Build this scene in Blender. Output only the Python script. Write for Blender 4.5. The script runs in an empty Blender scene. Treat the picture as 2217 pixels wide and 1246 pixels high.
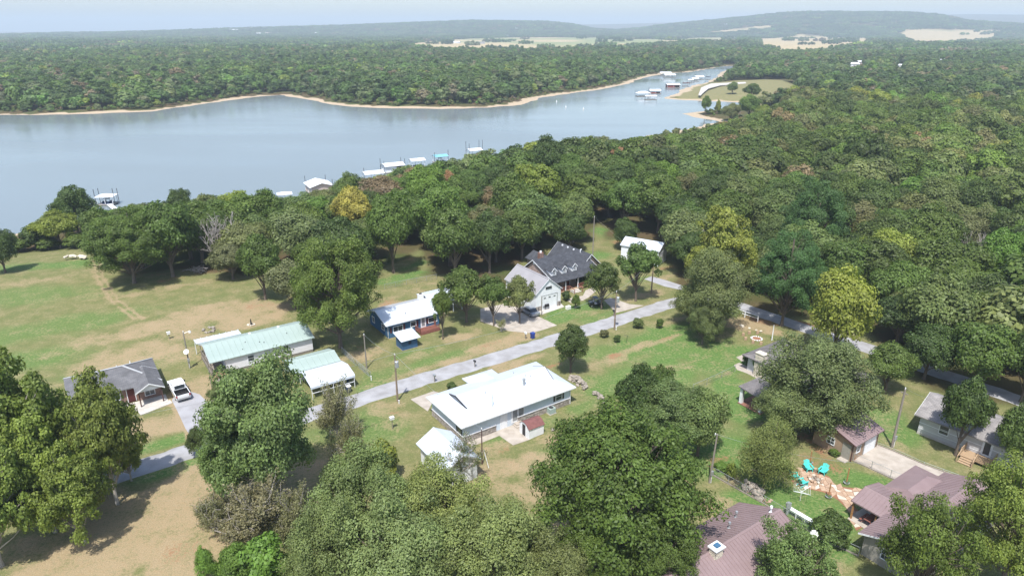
import bpy, bmesh, math, random
import numpy as np
from mathutils import Vector, Matrix, noise as mnoise

# ------------------------------------------------------------------ camera, sky, sun, exposure
scene = bpy.context.scene
CAM_H = 50.0
FOC = 1478.0                                   # focal length in photo pixels (photo 2217 x 1246)
PITCH = math.atan(563.0 / FOC)
cam_d = bpy.data.cameras.new('camera')
cam_d.sensor_width = 36.0
cam_d.lens = 36.0 * FOC / 2217.0
cam_d.clip_start = 0.5
cam_d.clip_end = 60000.0
cam = bpy.data.objects.new('camera', cam_d)
scene.collection.objects.link(cam)
cam.location = (0, 0, CAM_H)
cam.rotation_euler = (math.pi / 2 - PITCH, 0, 0)
scene.camera = cam

SUN_EL = math.radians(63)
SUN_AZ = math.atan2(-0.20, -1.0)               # where the sun stands, measured from +Y towards +X
w = bpy.data.worlds.new('World')
scene.world = w
w.use_nodes = True
wn = w.node_tree.nodes
wl = w.node_tree.links
bg = wn['Background']
sky = wn.new('ShaderNodeTexSky')
sky.sky_type = 'NISHITA'
sky.sun_disc = False
sky.sun_elevation = SUN_EL
sky.sun_rotation = SUN_AZ
sky.air_density = 1.0
sky.dust_density = 1.5
sky.ozone_density = 1.0
wl.new(sky.outputs['Color'], bg.inputs['Color'])
bg.inputs['Strength'].default_value = 0.15

sun_d = bpy.data.lights.new('sun', 'SUN')
sun_d.energy = 4.2
sun_d.angle = math.radians(0.53)
sun_d.color = (1.0, 0.97, 0.92)
sun = bpy.data.objects.new('sun', sun_d)
scene.collection.objects.link(sun)
sdir = Vector((math.sin(SUN_AZ) * math.cos(SUN_EL), math.cos(SUN_AZ) * math.cos(SUN_EL), math.sin(SUN_EL)))
sun.rotation_euler = (-sdir).to_track_quat('-Z', 'Y').to_euler()
sun.location = (-60, -60, 200)

vs = scene.view_settings
vs.view_transform = 'Standard'
vs.look = 'None'
vs.exposure = 0.62
vs.gamma = 1.0
vs.use_curve_mapping = False
scene.render.engine = 'CYCLES'
scene.cycles.use_denoising = True
scene.cycles.max_bounces = 6
scene.cycles.diffuse_bounces = 3
scene.cycles.glossy_bounces = 2
scene.cycles.transmission_bounces = 4
scene.cycles.transparent_max_bounces = 8
scene.cycles.volume_bounces = 0
scene.cycles.caustics_reflective = False
scene.cycles.caustics_refractive = False
scene.cycles.sample_clamp_indirect = 4.0

# ------------------------------------------------------------------ photo pixel -> place on a level
CP, SP = math.cos(PITCH), math.sin(PITCH)
def P(u, v, z=0.0):
    """World (x, y) of the point at height z seen at photo pixel (u, v)."""
    a = (u - 1108.5) / FOC
    b = (v - 623.0) / FOC
    zc = (CAM_H - z) / (SP + b * CP)
    return (a * zc, (CP - b * SP) * zc)
def ztop(y, v):
    """Height at forward distance y that shows at photo row v."""
    b = (v - 623.0) / FOC
    return CAM_H - y * (SP + b * CP) / (CP - b * SP)
def depth(x, y, z):
    return y * CP + (CAM_H - z) * SP

# ------------------------------------------------------------------ helpers: materials
MATS = {}
def nodes_of(name):
    m = bpy.data.materials.new(name)
    m.use_nodes = True
    nt = m.node_tree
    return m, nt, nt.nodes, nt.links, nt.nodes['Principled BSDF']
def rgb(c): return (c[0], c[1], c[2], 1.0)
def mat(name, c1, c2=None, scale=2.0, rough=0.7, metal=0.0, bump=0.0, bscale=None, spec=0.3, lo=0.35, hi=0.65, detail=5.0, stretch=(1, 1, 1)):
    """Two-tone noisy surface with fine relief."""
    m, nt, n, l, b = nodes_of(name)
    b.inputs['Roughness'].default_value = rough
    b.inputs['Metallic'].default_value = metal
    b.inputs['Specular IOR Level'].default_value = spec
    if c2 is None: c2 = tuple(x * 0.82 for x in c1)
    tc = n.new('ShaderNodeTexCoord')
    mp = n.new('ShaderNodeMapping'); mp.inputs['Scale'].default_value = stretch
    l.new(tc.outputs['Object'], mp.inputs['Vector'])
    ns = n.new('ShaderNodeTexNoise'); ns.inputs['Scale'].default_value = scale; ns.inputs['Detail'].default_value = detail
    l.new(mp.outputs['Vector'], ns.inputs['Vector'])
    mr = n.new('ShaderNodeMapRange'); mr.inputs['From Min'].default_value = lo; mr.inputs['From Max'].default_value = hi
    l.new(ns.outputs['Fac'], mr.inputs['Value'])
    mx = n.new('ShaderNodeMix'); mx.data_type = 'RGBA'
    mx.inputs[6].default_value = rgb(c1); mx.inputs[7].default_value = rgb(c2)
    l.new(mr.outputs['Result'], mx.inputs[0])
    l.new(mx.outputs[2], b.inputs['Base Color'])
    if bump > 0:
        n2 = n.new('ShaderNodeTexNoise'); n2.inputs['Scale'].default_value = bscale or scale * 6; n2.inputs['Detail'].default_value = 4
        l.new(mp.outputs['Vector'], n2.inputs['Vector'])
        bp = n.new('ShaderNodeBump'); bp.inputs['Strength'].default_value = 1.0; bp.inputs['Distance'].default_value = bump
        l.new(n2.outputs['Fac'], bp.inputs['Height']); l.new(bp.outputs['Normal'], b.inputs['Normal'])
    MATS[name] = m
    return m
def brickmat(name, c1, c2, mortar, bw, rh, ms, rough=0.85, bump=0.01, axis='XZ', offset=0.5):
    m, nt, n, l, b = nodes_of(name)
    b.inputs['Roughness'].default_value = rough; b.inputs['Specular IOR Level'].default_value = 0.2
    tc = n.new('ShaderNodeTexCoord'); sx = n.new('ShaderNodeSeparateXYZ'); cx = n.new('ShaderNodeCombineXYZ')
    l.new(tc.outputs['Object'], sx.inputs[0])
    if axis == 'XZ':
        ad = n.new('ShaderNodeMath'); ad.operation = 'ADD'
        l.new(sx.outputs['X'], ad.inputs[0]); l.new(sx.outputs['Y'], ad.inputs[1])
        l.new(ad.outputs[0], cx.inputs['X']); l.new(sx.outputs['Z'], cx.inputs['Y'])
    else:
        l.new(sx.outputs['X'], cx.inputs['X']); l.new(sx.outputs['Y'], cx.inputs['Y'])
    bt = n.new('ShaderNodeTexBrick'); bt.offset = offset
    bt.inputs['Color1'].default_value = rgb(c1); bt.inputs['Color2'].default_value = rgb(c2); bt.inputs['Mortar'].default_value = rgb(mortar)
    bt.inputs['Scale'].default_value = 1.0; bt.inputs['Mortar Size'].default_value = ms
    bt.inputs['Brick Width'].default_value = bw; bt.inputs['Row Height'].default_value = rh
    l.new(cx.outputs[0], bt.inputs['Vector'])
    ns = n.new('ShaderNodeTexNoise'); ns.inputs['Scale'].default_value = 0.9; ns.inputs['Detail'].default_value = 6
    l.new(tc.outputs['Object'], ns.inputs['Vector'])
    mr = n.new('ShaderNodeMapRange'); mr.inputs['From Min'].default_value = 0.3; mr.inputs['From Max'].default_value = 0.7; mr.inputs['To Min'].default_value = 0.78; mr.inputs['To Max'].default_value = 1.15
    l.new(ns.outputs['Fac'], mr.inputs['Value'])
    mx = n.new('ShaderNodeMix'); mx.data_type = 'RGBA'; mx.blend_type = 'MULTIPLY'; mx.inputs[0].default_value = 1.0
    l.new(bt.outputs['Color'], mx.inputs[6]); l.new(mr.outputs['Result'], mx.inputs[7])
    l.new(mx.outputs[2], b.inputs['Base Color'])
    bp = n.new('ShaderNodeBump'); bp.inputs['Strength'].default_value = 0.8; bp.inputs['Distance'].default_value = bump; bp.invert = True
    l.new(bt.outputs['Fac'], bp.inputs['Height']); l.new(bp.outputs['Normal'], b.inputs['Normal'])
    MATS[name] = m
    return m

mat('white_metal_roof', (0.54, 0.59, 0.65), (0.49, 0.535, 0.59), 0.7, rough=0.45, spec=0.4)
mat('white_paint', (0.78, 0.80, 0.82), (0.70, 0.72, 0.74), 1.2, rough=0.6)
mat('ice_blue_siding', (0.58, 0.66, 0.74), (0.54, 0.62, 0.70), 1.2, rough=0.65)
mat('white_siding', (0.76, 0.74, 0.76), (0.70, 0.68, 0.70), 1.5, rough=0.6)
mat('green_metal', (0.325, 0.400, 0.372), (0.295, 0.368, 0.342), 0.6, rough=0.5, spec=0.35)
mat('blue_siding', (0.055, 0.14, 0.25), (0.045, 0.12, 0.22), 1.2, rough=0.7)
mat('blue_shed_siding', (0.05, 0.115, 0.22), (0.04, 0.10, 0.19), 1.2, rough=0.7)
mat('navy_paint', (0.02, 0.03, 0.06), None, 1, rough=0.6)
mat('red_deck', (0.26, 0.105, 0.08), (0.21, 0.085, 0.065), 3, rough=0.7)
mat('maroon_door', (0.10, 0.025, 0.025), None, 2, rough=0.6)
mat('grey_metal_roof', (0.31, 0.30, 0.31), (0.28, 0.27, 0.28), 0.6, rough=0.45, metal=0.0, spec=0.4)
mat('rear_grey_roof', (0.42, 0.43, 0.44), (0.36, 0.37, 0.38), 0.8, rough=0.6)
mat('maroon_roof', (0.20, 0.085, 0.075), (0.15, 0.065, 0.06), 2.0, rough=0.6)
mat('brown_metal_roof', (0.245, 0.18, 0.18), (0.215, 0.155, 0.155), 0.6, rough=0.5, spec=0.35)
mat('brown_trim', (0.10, 0.055, 0.05), None, 2, rough=0.6)
mat('tan_siding', (0.36, 0.26, 0.18), (0.31, 0.22, 0.155), 1.5, rough=0.75)
mat('dark_tan_siding', (0.22, 0.165, 0.115), (0.19, 0.14, 0.10), 1.5, rough=0.75)
mat('grey_siding', (0.50, 0.50, 0.51), (0.45, 0.45, 0.46), 1.5, rough=0.7)
mat('taupe_siding', (0.33, 0.31, 0.27), (0.28, 0.265, 0.23), 1.5, rough=0.75)
mat('wood_deck', (0.42, 0.30, 0.19), (0.34, 0.24, 0.15), 3, rough=0.8, stretch=(1, 6, 1))
mat('weathered_wood', (0.27, 0.24, 0.20), (0.20, 0.175, 0.15), 4, rough=0.85, stretch=(4, 4, 0.6))
mat('pole_wood', (0.26, 0.20, 0.155), (0.19, 0.14, 0.10), 4, rough=0.85, stretch=(5, 5, 0.5))
mat('post_wood', (0.40, 0.21, 0.09), (0.32, 0.16, 0.07), 4, rough=0.8, stretch=(4, 4, 0.6))
mat('galvanised', (0.45, 0.47, 0.48), (0.36, 0.38, 0.39), 5, rough=0.45, metal=0.5)
mat('dark_metal', (0.05, 0.05, 0.055), None, 4, rough=0.5)
mat('black_plastic', (0.025, 0.025, 0.028), None, 4, rough=0.5)
mat('glass', (0.035, 0.045, 0.055), (0.05, 0.06, 0.07), 0.8, rough=0.08, spec=0.6)
mat('curtained_glass', (0.30, 0.31, 0.31), (0.20, 0.21, 0.22), 1.5, rough=0.1, spec=0.5)
mat('white_plastic', (0.80, 0.80, 0.78), None, 3, rough=0.5)
mat('blue_plastic', (0.03, 0.06, 0.28), (0.025, 0.05, 0.22), 3, rough=0.5)
mat('dark_blue_plastic', (0.02, 0.04, 0.12), None, 3, rough=0.5)
mat('turquoise_plastic', (0.08, 0.56, 0.50), (0.07, 0.50, 0.45), 3, rough=0.5)
mat('concrete', (0.43, 0.385, 0.335), (0.335, 0.295, 0.25), 0.9, rough=0.9, bump=0.004, bscale=14)
mat('white_concrete', (0.52, 0.49, 0.45), (0.43, 0.40, 0.36), 0.9, rough=0.9, bump=0.004, bscale=14)
mat('flagstone', (0.46, 0.33, 0.23), (0.34, 0.23, 0.16), 1.3, rough=0.85, bump=0.01, bscale=8)
mat('field_stone', (0.36, 0.32, 0.27), (0.20, 0.175, 0.15), 1.7, rough=0.9, bump=0.02, bscale=7)
mat('veneer_stone', (0.42, 0.375, 0.335), (0.24, 0.21, 0.185), 2.6, rough=0.9, bump=0.02, bscale=9)
mat('pale_stone', (0.62, 0.57, 0.47), (0.48, 0.43, 0.35), 1.5, rough=0.9, bump=0.02, bscale=8)
mat('mortar', (0.30, 0.28, 0.255), (0.25, 0.23, 0.21), 3, rough=0.95)
mat('red_dirt', (0.30, 0.15, 0.085), (0.22, 0.11, 0.065), 1.4, rough=0.95)
mat('car_white', (0.80, 0.81, 0.82), (0.78, 0.79, 0.80), 1, rough=0.22, spec=0.5)
mat('car_silver', (0.36, 0.39, 0.43), None, 1, rough=0.25, metal=0.4, spec=0.5)
mat('car_black', (0.012, 0.012, 0.015), None, 1, rough=0.25, spec=0.5)
mat('tyre', (0.018, 0.018, 0.018), None, 8, rough=0.9)
mat('rim', (0.50, 0.51, 0.52), None, 3, rough=0.3, metal=0.7)
mat('tail_red', (0.35, 0.01, 0.01), None, 3, rough=0.2)
mat('tractor_orange', (0.45, 0.12, 0.02), None, 3, rough=0.5)
mat('bark', (0.17, 0.135, 0.105), (0.10, 0.08, 0.065), 5, rough=0.95, bump=0.03, bscale=9, stretch=(3, 3, 0.7))
mat('pale_bark', (0.40, 0.365, 0.32), (0.22, 0.195, 0.165), 3, rough=0.9, bump=0.02, bscale=9, stretch=(2, 2, 0.7))
mat('dead_bark', (0.42, 0.385, 0.355), (0.30, 0.27, 0.25), 3, rough=0.9)
mat('dock_white', (0.76, 0.78, 0.79), (0.68, 0.70, 0.72), 0.4, rough=0.5)
mat('dock_tan', (0.50, 0.42, 0.37), None, 0.8, rough=0.7)
mat('dock_red', (0.24, 0.06, 0.055), None, 0.8, rough=0.7)
mat('dock_teal', (0.20, 0.45, 0.55), None, 0.8, rough=0.5)
mat('dock_deck', (0.33, 0.31, 0.28), (0.25, 0.23, 0.21), 1.0, rough=0.85)
mat('dull_green', (0.07, 0.12, 0.05), None, 3, rough=0.8)
brickmat('dark_shingle', (0.078, 0.082, 0.094), (0.052, 0.056, 0.066), (0.036, 0.038, 0.045), 0.5, 0.16, 0.012, axis='XY')
brickmat('grey_shingle', (0.165, 0.165, 0.172), (0.13, 0.13, 0.138), (0.09, 0.09, 0.095), 0.5, 0.16, 0.012, axis='XY')
brickmat('light_shingle', (0.30, 0.28, 0.27), (0.23, 0.215, 0.21), (0.17, 0.16, 0.155), 0.5, 0.16, 0.012, axis='XY')
brickmat('slate_shingle', (0.20, 0.185, 0.185), (0.165, 0.155, 0.155), (0.12, 0.11, 0.11), 0.5, 0.16, 0.012, axis='XY')
brickmat('pink_brick', (0.38, 0.27, 0.235), (0.30, 0.205, 0.175), (0.40, 0.36, 0.33), 0.42, 0.13, 0.02, axis='XZ')
brickmat('red_brick', (0.27, 0.125, 0.085), (0.20, 0.09, 0.065), (0.30, 0.26, 0.23), 0.42, 0.13, 0.02, axis='XZ')

# ------------------------------------------------------------------ helpers: meshes and objects
COL = scene.collection
def tag(o, label, cat, group=None, kind=None):
    o['label'] = label; o['category'] = cat
    if group: o['group'] = group
    if kind: o['kind'] = kind
    return o
def thing(name, label, cat, loc=(0, 0, 0), az=0.0, group=None):
    o = bpy.data.objects.new(name, None)
    o.empty_display_size = 0.5
    COL.objects.link(o)
    o.location = loc if len(loc) == 3 else (loc[0], loc[1], 0.0)
    o.rotation_euler = (0, 0, az)
    return tag(o, label, cat, group)
def link(name, me, m=None, parent=None, loc=None, rot=None):
    o = bpy.data.objects.new(name, me)
    if m is not None:
        mm = MATS[m] if isinstance(m, str) else m
        if not me.materials: me.materials.append(mm)
        elif me.materials[0] is not mm:
            o.material_slots[0].link = 'OBJECT'; o.material_slots[0].material = mm
    COL.objects.link(o)
    if parent is not None: o.parent = parent
    if loc is not None: o.location = loc
    if rot is not None: o.rotation_euler = rot
    return o
def copy_tree(o, parent=None):
    c = o.copy(); COL.objects.link(c)
    if parent is not None: c.parent = parent
    for ch in list(o.children): copy_tree(ch, c)
    return c
class MB:
    """Collects shapes; build() links them as one mesh object."""
    def __init__(s): s.v = []; s.f = []
    def add(s, vs, fs):
        o = len(s.v); s.v += [tuple(p) for p in vs]; s.f += [tuple(i + o for i in f) for f in fs]; return s
    def box(s, x0, x1, y0, y1, z0, z1):
        v = [(x0, y0, z0), (x1, y0, z0), (x1, y1, z0), (x0, y1, z0), (x0, y0, z1), (x1, y0, z1), (x1, y1, z1), (x0, y1, z1)]
        return s.add(v, [(3, 2, 1, 0), (4, 5, 6, 7), (0, 1, 5, 4), (1, 2, 6, 5), (2, 3, 7, 6), (3, 0, 4, 7)])
    def slab(s, pts, t):
        """Planar polygon (counter-clockwise from above) with thickness t below it."""
        n = len(pts)
        v = [tuple(p) for p in pts] + [(p[0], p[1], p[2] - t) for p in pts]
        f = [tuple(range(n)), tuple(range(2 * n - 1, n - 1, -1))] + [((i + 1) % n, i, n + i, n + (i + 1) % n) for i in range(n)]
        return s.add(v, f)
    def prism(s, poly, a, b, axis='y'):
        """2D polygon extruded along an axis: axis 'y' takes (x, z), 'x' takes (y, z), 'z' takes (x, y)."""
        def q(p, t): return (p[0], t, p[1]) if axis == 'y' else ((t, p[0], p[1]) if axis == 'x' else (p[0], p[1], t))
        n = len(poly)
        v = [q(p, a) for p in poly] + [q(p, b) for p in poly]
        f = [tuple(range(n)), tuple(range(2 * n - 1, n - 1, -1))] + [((i + 1) % n, i, n + i, n + (i + 1) % n) for i in range(n)]
        return s.add(v, f)
    def tube(s, p0, p1, r0, r1=None, n=6, caps=True):
        if r1 is None: r1 = r0
        p0 = Vector(p0); p1 = Vector(p1); d = (p1 - p0)
        if d.length < 1e-6: return s
        d.normalize()
        a = d.orthogonal().normalized(); b = d.cross(a)
        v = []
        for p, r in ((p0, r0), (p1, r1)):
            for i in range(n):
                t = 2 * math.pi * i / n
                v.append(p + (a * math.cos(t) + b * math.sin(t)) * r)
        f = [(i, (i + 1) % n, n + (i + 1) % n, n + i) for i in range(n)]
        if caps: f += [tuple(range(n - 1, -1, -1)), tuple(range(n, 2 * n))]
        return s.add(v, f)
    def beam(s, p0, p1, wd, ht):
        """Box along p0-p1, width wd across, height ht below the line."""
        p0 = Vector(p0); p1 = Vector(p1); d = (p1 - p0).normalized()
        side = Vector((-d.y, d.x, 0))
        side = side.normalized() * wd / 2 if side.length > 1e-6 else Vector((wd / 2, 0, 0))
        up = d.cross(side).normalized() * ht
        if up.z < 0: up = -up
        v = [p0 - side - up, p0 + side - up, p0 + side, p0 - side, p1 - side - up, p1 + side - up, p1 + side, p1 - side]
        return s.add(v, [(0, 1, 2, 3), (7, 6, 5, 4), (1, 0, 4, 5), (2, 1, 5, 6), (3, 2, 6, 7), (0, 3, 7, 4)])
    def rock(s, c, r, rnd, flat=0.7):
        ico = ROCK; o = []
        k = [rnd.uniform(0.72, 1.2) for _ in ico[0]]
        sx, sy = rnd.uniform(0.75, 1.3), rnd.uniform(0.75, 1.3)
        t = rnd.uniform(0, 6.28); ct, st = math.cos(t), math.sin(t)
        for p, q in zip(ico[0], k):
            x, y, z = p[0] * q * r * sx, p[1] * q * r * sy, p[2] * q * r * flat
            o.append((c[0] + x * ct - y * st, c[1] + x * st + y * ct, c[2] + z))
        return s.add(o, ico[1])
    def mesh(s, name, fix=True):
        me = bpy.data.meshes.new(name)
        me.from_pydata(s.v, [], s.f)
        if fix:
            bm = bmesh.new(); bm.from_mesh(me); bmesh.ops.recalc_face_normals(bm, faces=bm.faces); bm.to_mesh(me); bm.free()
        return me
    def build(s, name, m, parent=None, loc=None, rot=None, smooth=False):
        me = s.mesh(name)
        if smooth: me.polygons.foreach_set('use_smooth', [True] * len(me.polygons))
        return link(name, me, m, parent, loc, rot)
def _ico():
    bm = bmesh.new(); bmesh.ops.create_icosphere(bm, subdivisions=1, radius=1)
    bm.verts.ensure_lookup_table()
    r = ([tuple(v.co) for v in bm.verts], [tuple(v.index for v in f.verts) for f in bm.faces]); bm.free(); return r
ROCK = _ico()
def arrays_mesh(name, verts, quads, attrs=None, smooth=False, nper=4):
    me = bpy.data.meshes.new(name)
    nv, nf = len(verts), len(quads)
    me.vertices.add(nv); me.vertices.foreach_set('co', np.asarray(verts, np.float32).ravel())
    me.loops.add(nf * nper); me.loops.foreach_set('vertex_index', np.asarray(quads, np.int32).ravel())
    me.polygons.add(nf)
    me.polygons.foreach_set('loop_start', np.arange(0, nf * nper, nper, dtype=np.int32))
    if smooth: me.polygons.foreach_set('use_smooth', np.ones(nf, bool))
    for k, (typ, data) in (attrs or {}).items():
        a = me.attributes.new(k, typ, 'POINT')
        a.data.foreach_set({'FLOAT': 'value', 'INT': 'value', 'FLOAT_VECTOR': 'vector', 'FLOAT_COLOR': 'color'}[typ], np.asarray(data, np.int32 if typ == 'INT' else np.float32).ravel())
    me.update(calc_edges=True)
    return me

# ------------------------------------------------------------------ terrain
ZW = -4.0                                       # lake level
SHORE_PX = [(-700, 262), (-300, 254), (0, 249), (100, 249), (200, 246), (330, 241), (420, 228), (500, 217), (560, 209), (610, 206), (650, 213), (710, 225),
            (760, 231), (850, 235), (960, 236), (1060, 233), (1130, 226), (1170, 212), (1230, 203), (1300, 194), (1355, 183), (1385, 171),
            (1420, 163), (1450, 158), (1490, 157), (1530, 151), (1580, 143), (1600, 144), (1560, 155), (1548, 168), (1530, 178), (1500, 186), (1480, 192), (1468, 202),
            (1440, 213), (1480, 217), (1530, 219), (1600, 222), (1640, 225), (1600, 232), (1545, 238), (1500, 243), (1476, 246), (1500, 252), (1530, 258), (1556, 264),
            (1500, 276), (1420, 292), (1300, 316), (1200, 336), (1100, 350), (1000, 364), (900, 384), (800, 405), (700, 432), (620, 450),
            (500, 466), (400, 470), (300, 466), (255, 462), (190, 478), (100, 492), (40, 506), (-60, 520), (-300, 560), (-800, 650)]
SHORE = np.array([P(u, v, ZW) for u, v in SHORE_PX])
def poly_sd(pts, poly):
    """Signed distance to a closed polygon, negative inside."""
    x, y = pts[:, 0], pts[:, 1]
    d2 = np.full(len(pts), 1e18); ins = np.zeros(len(pts), bool)
    n = len(poly)
    for i in range(n):
        a = poly[i]; b = poly[(i + 1) % n]
        ex, ey = b[0] - a[0], b[1] - a[1]
        wx, wy = x - a[0], y - a[1]
        t = np.clip((wx * ex + wy * ey) / (ex * ex + ey * ey + 1e-12), 0, 1)
        d2 = np.minimum(d2, (wx - ex * t) ** 2 + (wy - ey * t) ** 2)
        c = ((a[1] <= y) & (b[1] > y)) | ((b[1] <= y) & (a[1] > y))
        if ey != 0:
            ins ^= c & (x < a[0] + (y - a[1]) / ey * ex)
    d = np.sqrt(d2)
    return np.where(ins, -d, d)
def ppoly(px, z=0.0): return np.array([P(u, v, z) for u, v in px])
def sstep(a, b, x):
    t = np.clip((x - a) / (b - a), 0, 1); return t * t * (3 - 2 * t)
# heights of the far ridges by direction (photo column) and the row their wooded top shows at
RIDGE = [(-700, 74), (0, 73), (300, 67), (500, 61), (740, 55), (900, 48), (1030, 43), (1180, 44), (1235, 50), (1280, 60), (1330, 64), (1390, 60), (1450, 52), (1560, 41),
         (1690, 27), (1760, 24), (1960, 25), (2030, 31), (2090, 43), (2217, 50), (2900, 55)]
FARRIDGE = [(-700, 90), (1100, 70), (1240, 53), (1300, 53), (1420, 50), (1600, 45), (2050, 32), (2100, 31), (2217, 33), (2900, 40)]
def vnoise(x, y, s, seed=0):
    """Cheap smooth value noise on arrays."""
    x = x / s + seed * 17.3; y = y / s - seed * 9.1
    xi = np.floor(x); yi = np.floor(y); fx = x - xi; fy = y - yi
    fx = fx * fx * (3 - 2 * fx); fy = fy * fy * (3 - 2 * fy)
    def h(a, b):
        t = np.sin(a * 127.1 + b * 311.7 + seed * 74.7) * 43758.5453; return t - np.floor(t)
    return (h(xi, yi) * (1 - fx) + h(xi + 1, yi) * fx) * (1 - fy) + (h(xi, yi + 1) * (1 - fx) + h(xi + 1, yi + 1) * fx) * fy
def terrain(pts, sd=None):
    x, y = pts[:, 0], pts[:, 1]
    if sd is None: sd = poly_sd(pts, SHORE)
    wob = (vnoise(x, y, 9, 3) - 0.5) * 5 * sstep(60, 160, np.hypot(x, y))
    d = sd + wob
    z = np.where(d < 14, ZW + d * 0.075, ZW + 14 * 0.075 + (4 - 14 * 0.075) * sstep(14, 62, d))
    z = np.maximum(z, ZW - 2.5)
    r = np.hypot(x, y)
    u = 1108.5 + FOC * np.clip(x / np.maximum(y * CP, 1) , -3, 3) / 1.0
    u = np.where(y < 10, 0 * u - 700 + 3600 * (x > 0), u)
    R1, R2 = 5300.0, 9800.0
    rp = np.interp(u, [a for a, _ in RIDGE], [b for _, b in RIDGE]); ca = np.clip(y / np.maximum(r, 1), 0.2, 1); h1 = CAM_H + (60 - rp) / FOC * CP * CP * R1 * ca - 12
    fp = np.interp(u, [a for a, _ in FARRIDGE], [b for _, b in FARRIDGE]); h2 = CAM_H + (60 - fp) / FOC * CP * CP * R2 * ca
    k1 = sstep(3950, R1, r) * (1 - 0.75 * sstep(R1 + 150, R1 + 1500, r))
    k2 = sstep(6800, R2, r)
    roll = (vnoise(x, y, 420, 5) - 0.5) * 5 * sstep(700, 1600, r) + (vnoise(x, y, 900, 6) - 0.45) * 6 * sstep(1300, 2600, r) * (1 - sstep(2000, 2400, r) * (1 - sstep(3900, 4300, r)))
    z = z + np.maximum(h1, -20) * k1 * (1 - k2) + np.maximum(h2, -20) * k2 + roll * (d > 0)
    return z
def tz(x, y): return float(terrain(np.array([[x, y]]))[0])
def on_ground(u, v, it=4):
    if v < 135:                                  # far off: walk out along the line of sight until the land meets it
        ys = np.geomspace(400, 5600, 900); b = (v - 623.0) / FOC
        zr = CAM_H - ys * (SP + b * CP) / (CP - b * SP)
        zc = ys * CP + (CAM_H - zr) * SP; p = np.stack([(u - 1108.5) / FOC * zc, ys], 1)
        zt = terrain(p); k = np.nonzero(zt >= zr)[0]; k = k[0] if len(k) else len(ys) - 60
        return float(p[k, 0]), float(p[k, 1]), float(zt[k])
    z = 0.0
    for _ in range(it):
        x, y = P(u, v, z); z = tz(x, y)
    return x, y, z

AZ = math.radians(34.5)
EX = (math.cos(AZ), math.sin(AZ)); NX = (-math.sin(AZ), math.cos(AZ))
rnd = random.Random(11)
nrg = np.random.default_rng(7)

# where the open, mown or built-up land lies (everything else on land is wood)
OPEN_PX = [(-900, 560), (-200, 540), (20, 545), (60, 530), (200, 520), (230, 560), (280, 596), (420, 580), (560, 602), (640, 640), (700, 640), (790, 610), (826, 575), (870, 560), (905, 536), (925, 540), (940, 590),
           (1090, 612), (1128, 560), (1180, 525), (1255, 540), (1278, 520), (1290, 480), (1310, 475), (1312, 520), (1345, 516), (1450, 560), (1470, 620), (1500, 640), (1560, 660), (1650, 690),
           (1740, 694), (1860, 728), (1960, 790), (2010, 845), (2217, 900), (2900, 1120), (2900, 1700), (-1500, 1700)]
OPEN = ppoly(OPEN_PX)
PARK = ppoly([(1462, 203), (1480, 186), (1530, 178), (1590, 174), (1690, 178), (1720, 190), (1718, 226), (1640, 226), (1560, 217), (1480, 214)], -2.0)
FIELDS = [np.array([(x * min(1, 3900 / y), min(y, 3900)) for x, y in ppoly(q, 4.0)]) for q in (
    [(880, 92), (960, 84), (1100, 79), (1200, 77), (1300, 80), (1300, 84), (1530, 78), (1600, 80), (1600, 92), (1400, 96), (1300, 104), (1160, 113), (1000, 112), (900, 108)],
    [(1640, 82), (1730, 79), (1880, 82), (1885, 90), (1800, 110), (1700, 113), (1640, 100)],
    [(1950, 72), (2140, 70), (2165, 74), (2120, 92), (1980, 94)],
    [(495, 135), (545, 128), (600, 123), (604, 129), (560, 141), (510, 143)],
    [(700, 118), (740, 117), (745, 121), (700, 123)])]
RIDGE_FIELDS = [np.array([((u - 1108.5) / FOC * y * CP, y) for u, y in q]) for q in ([(1525, 4180), (1540, 4260), (1600, 4340), (1650, 4340), (1695, 4280), (1640, 4210), (1600, 4150)],)]
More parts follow.
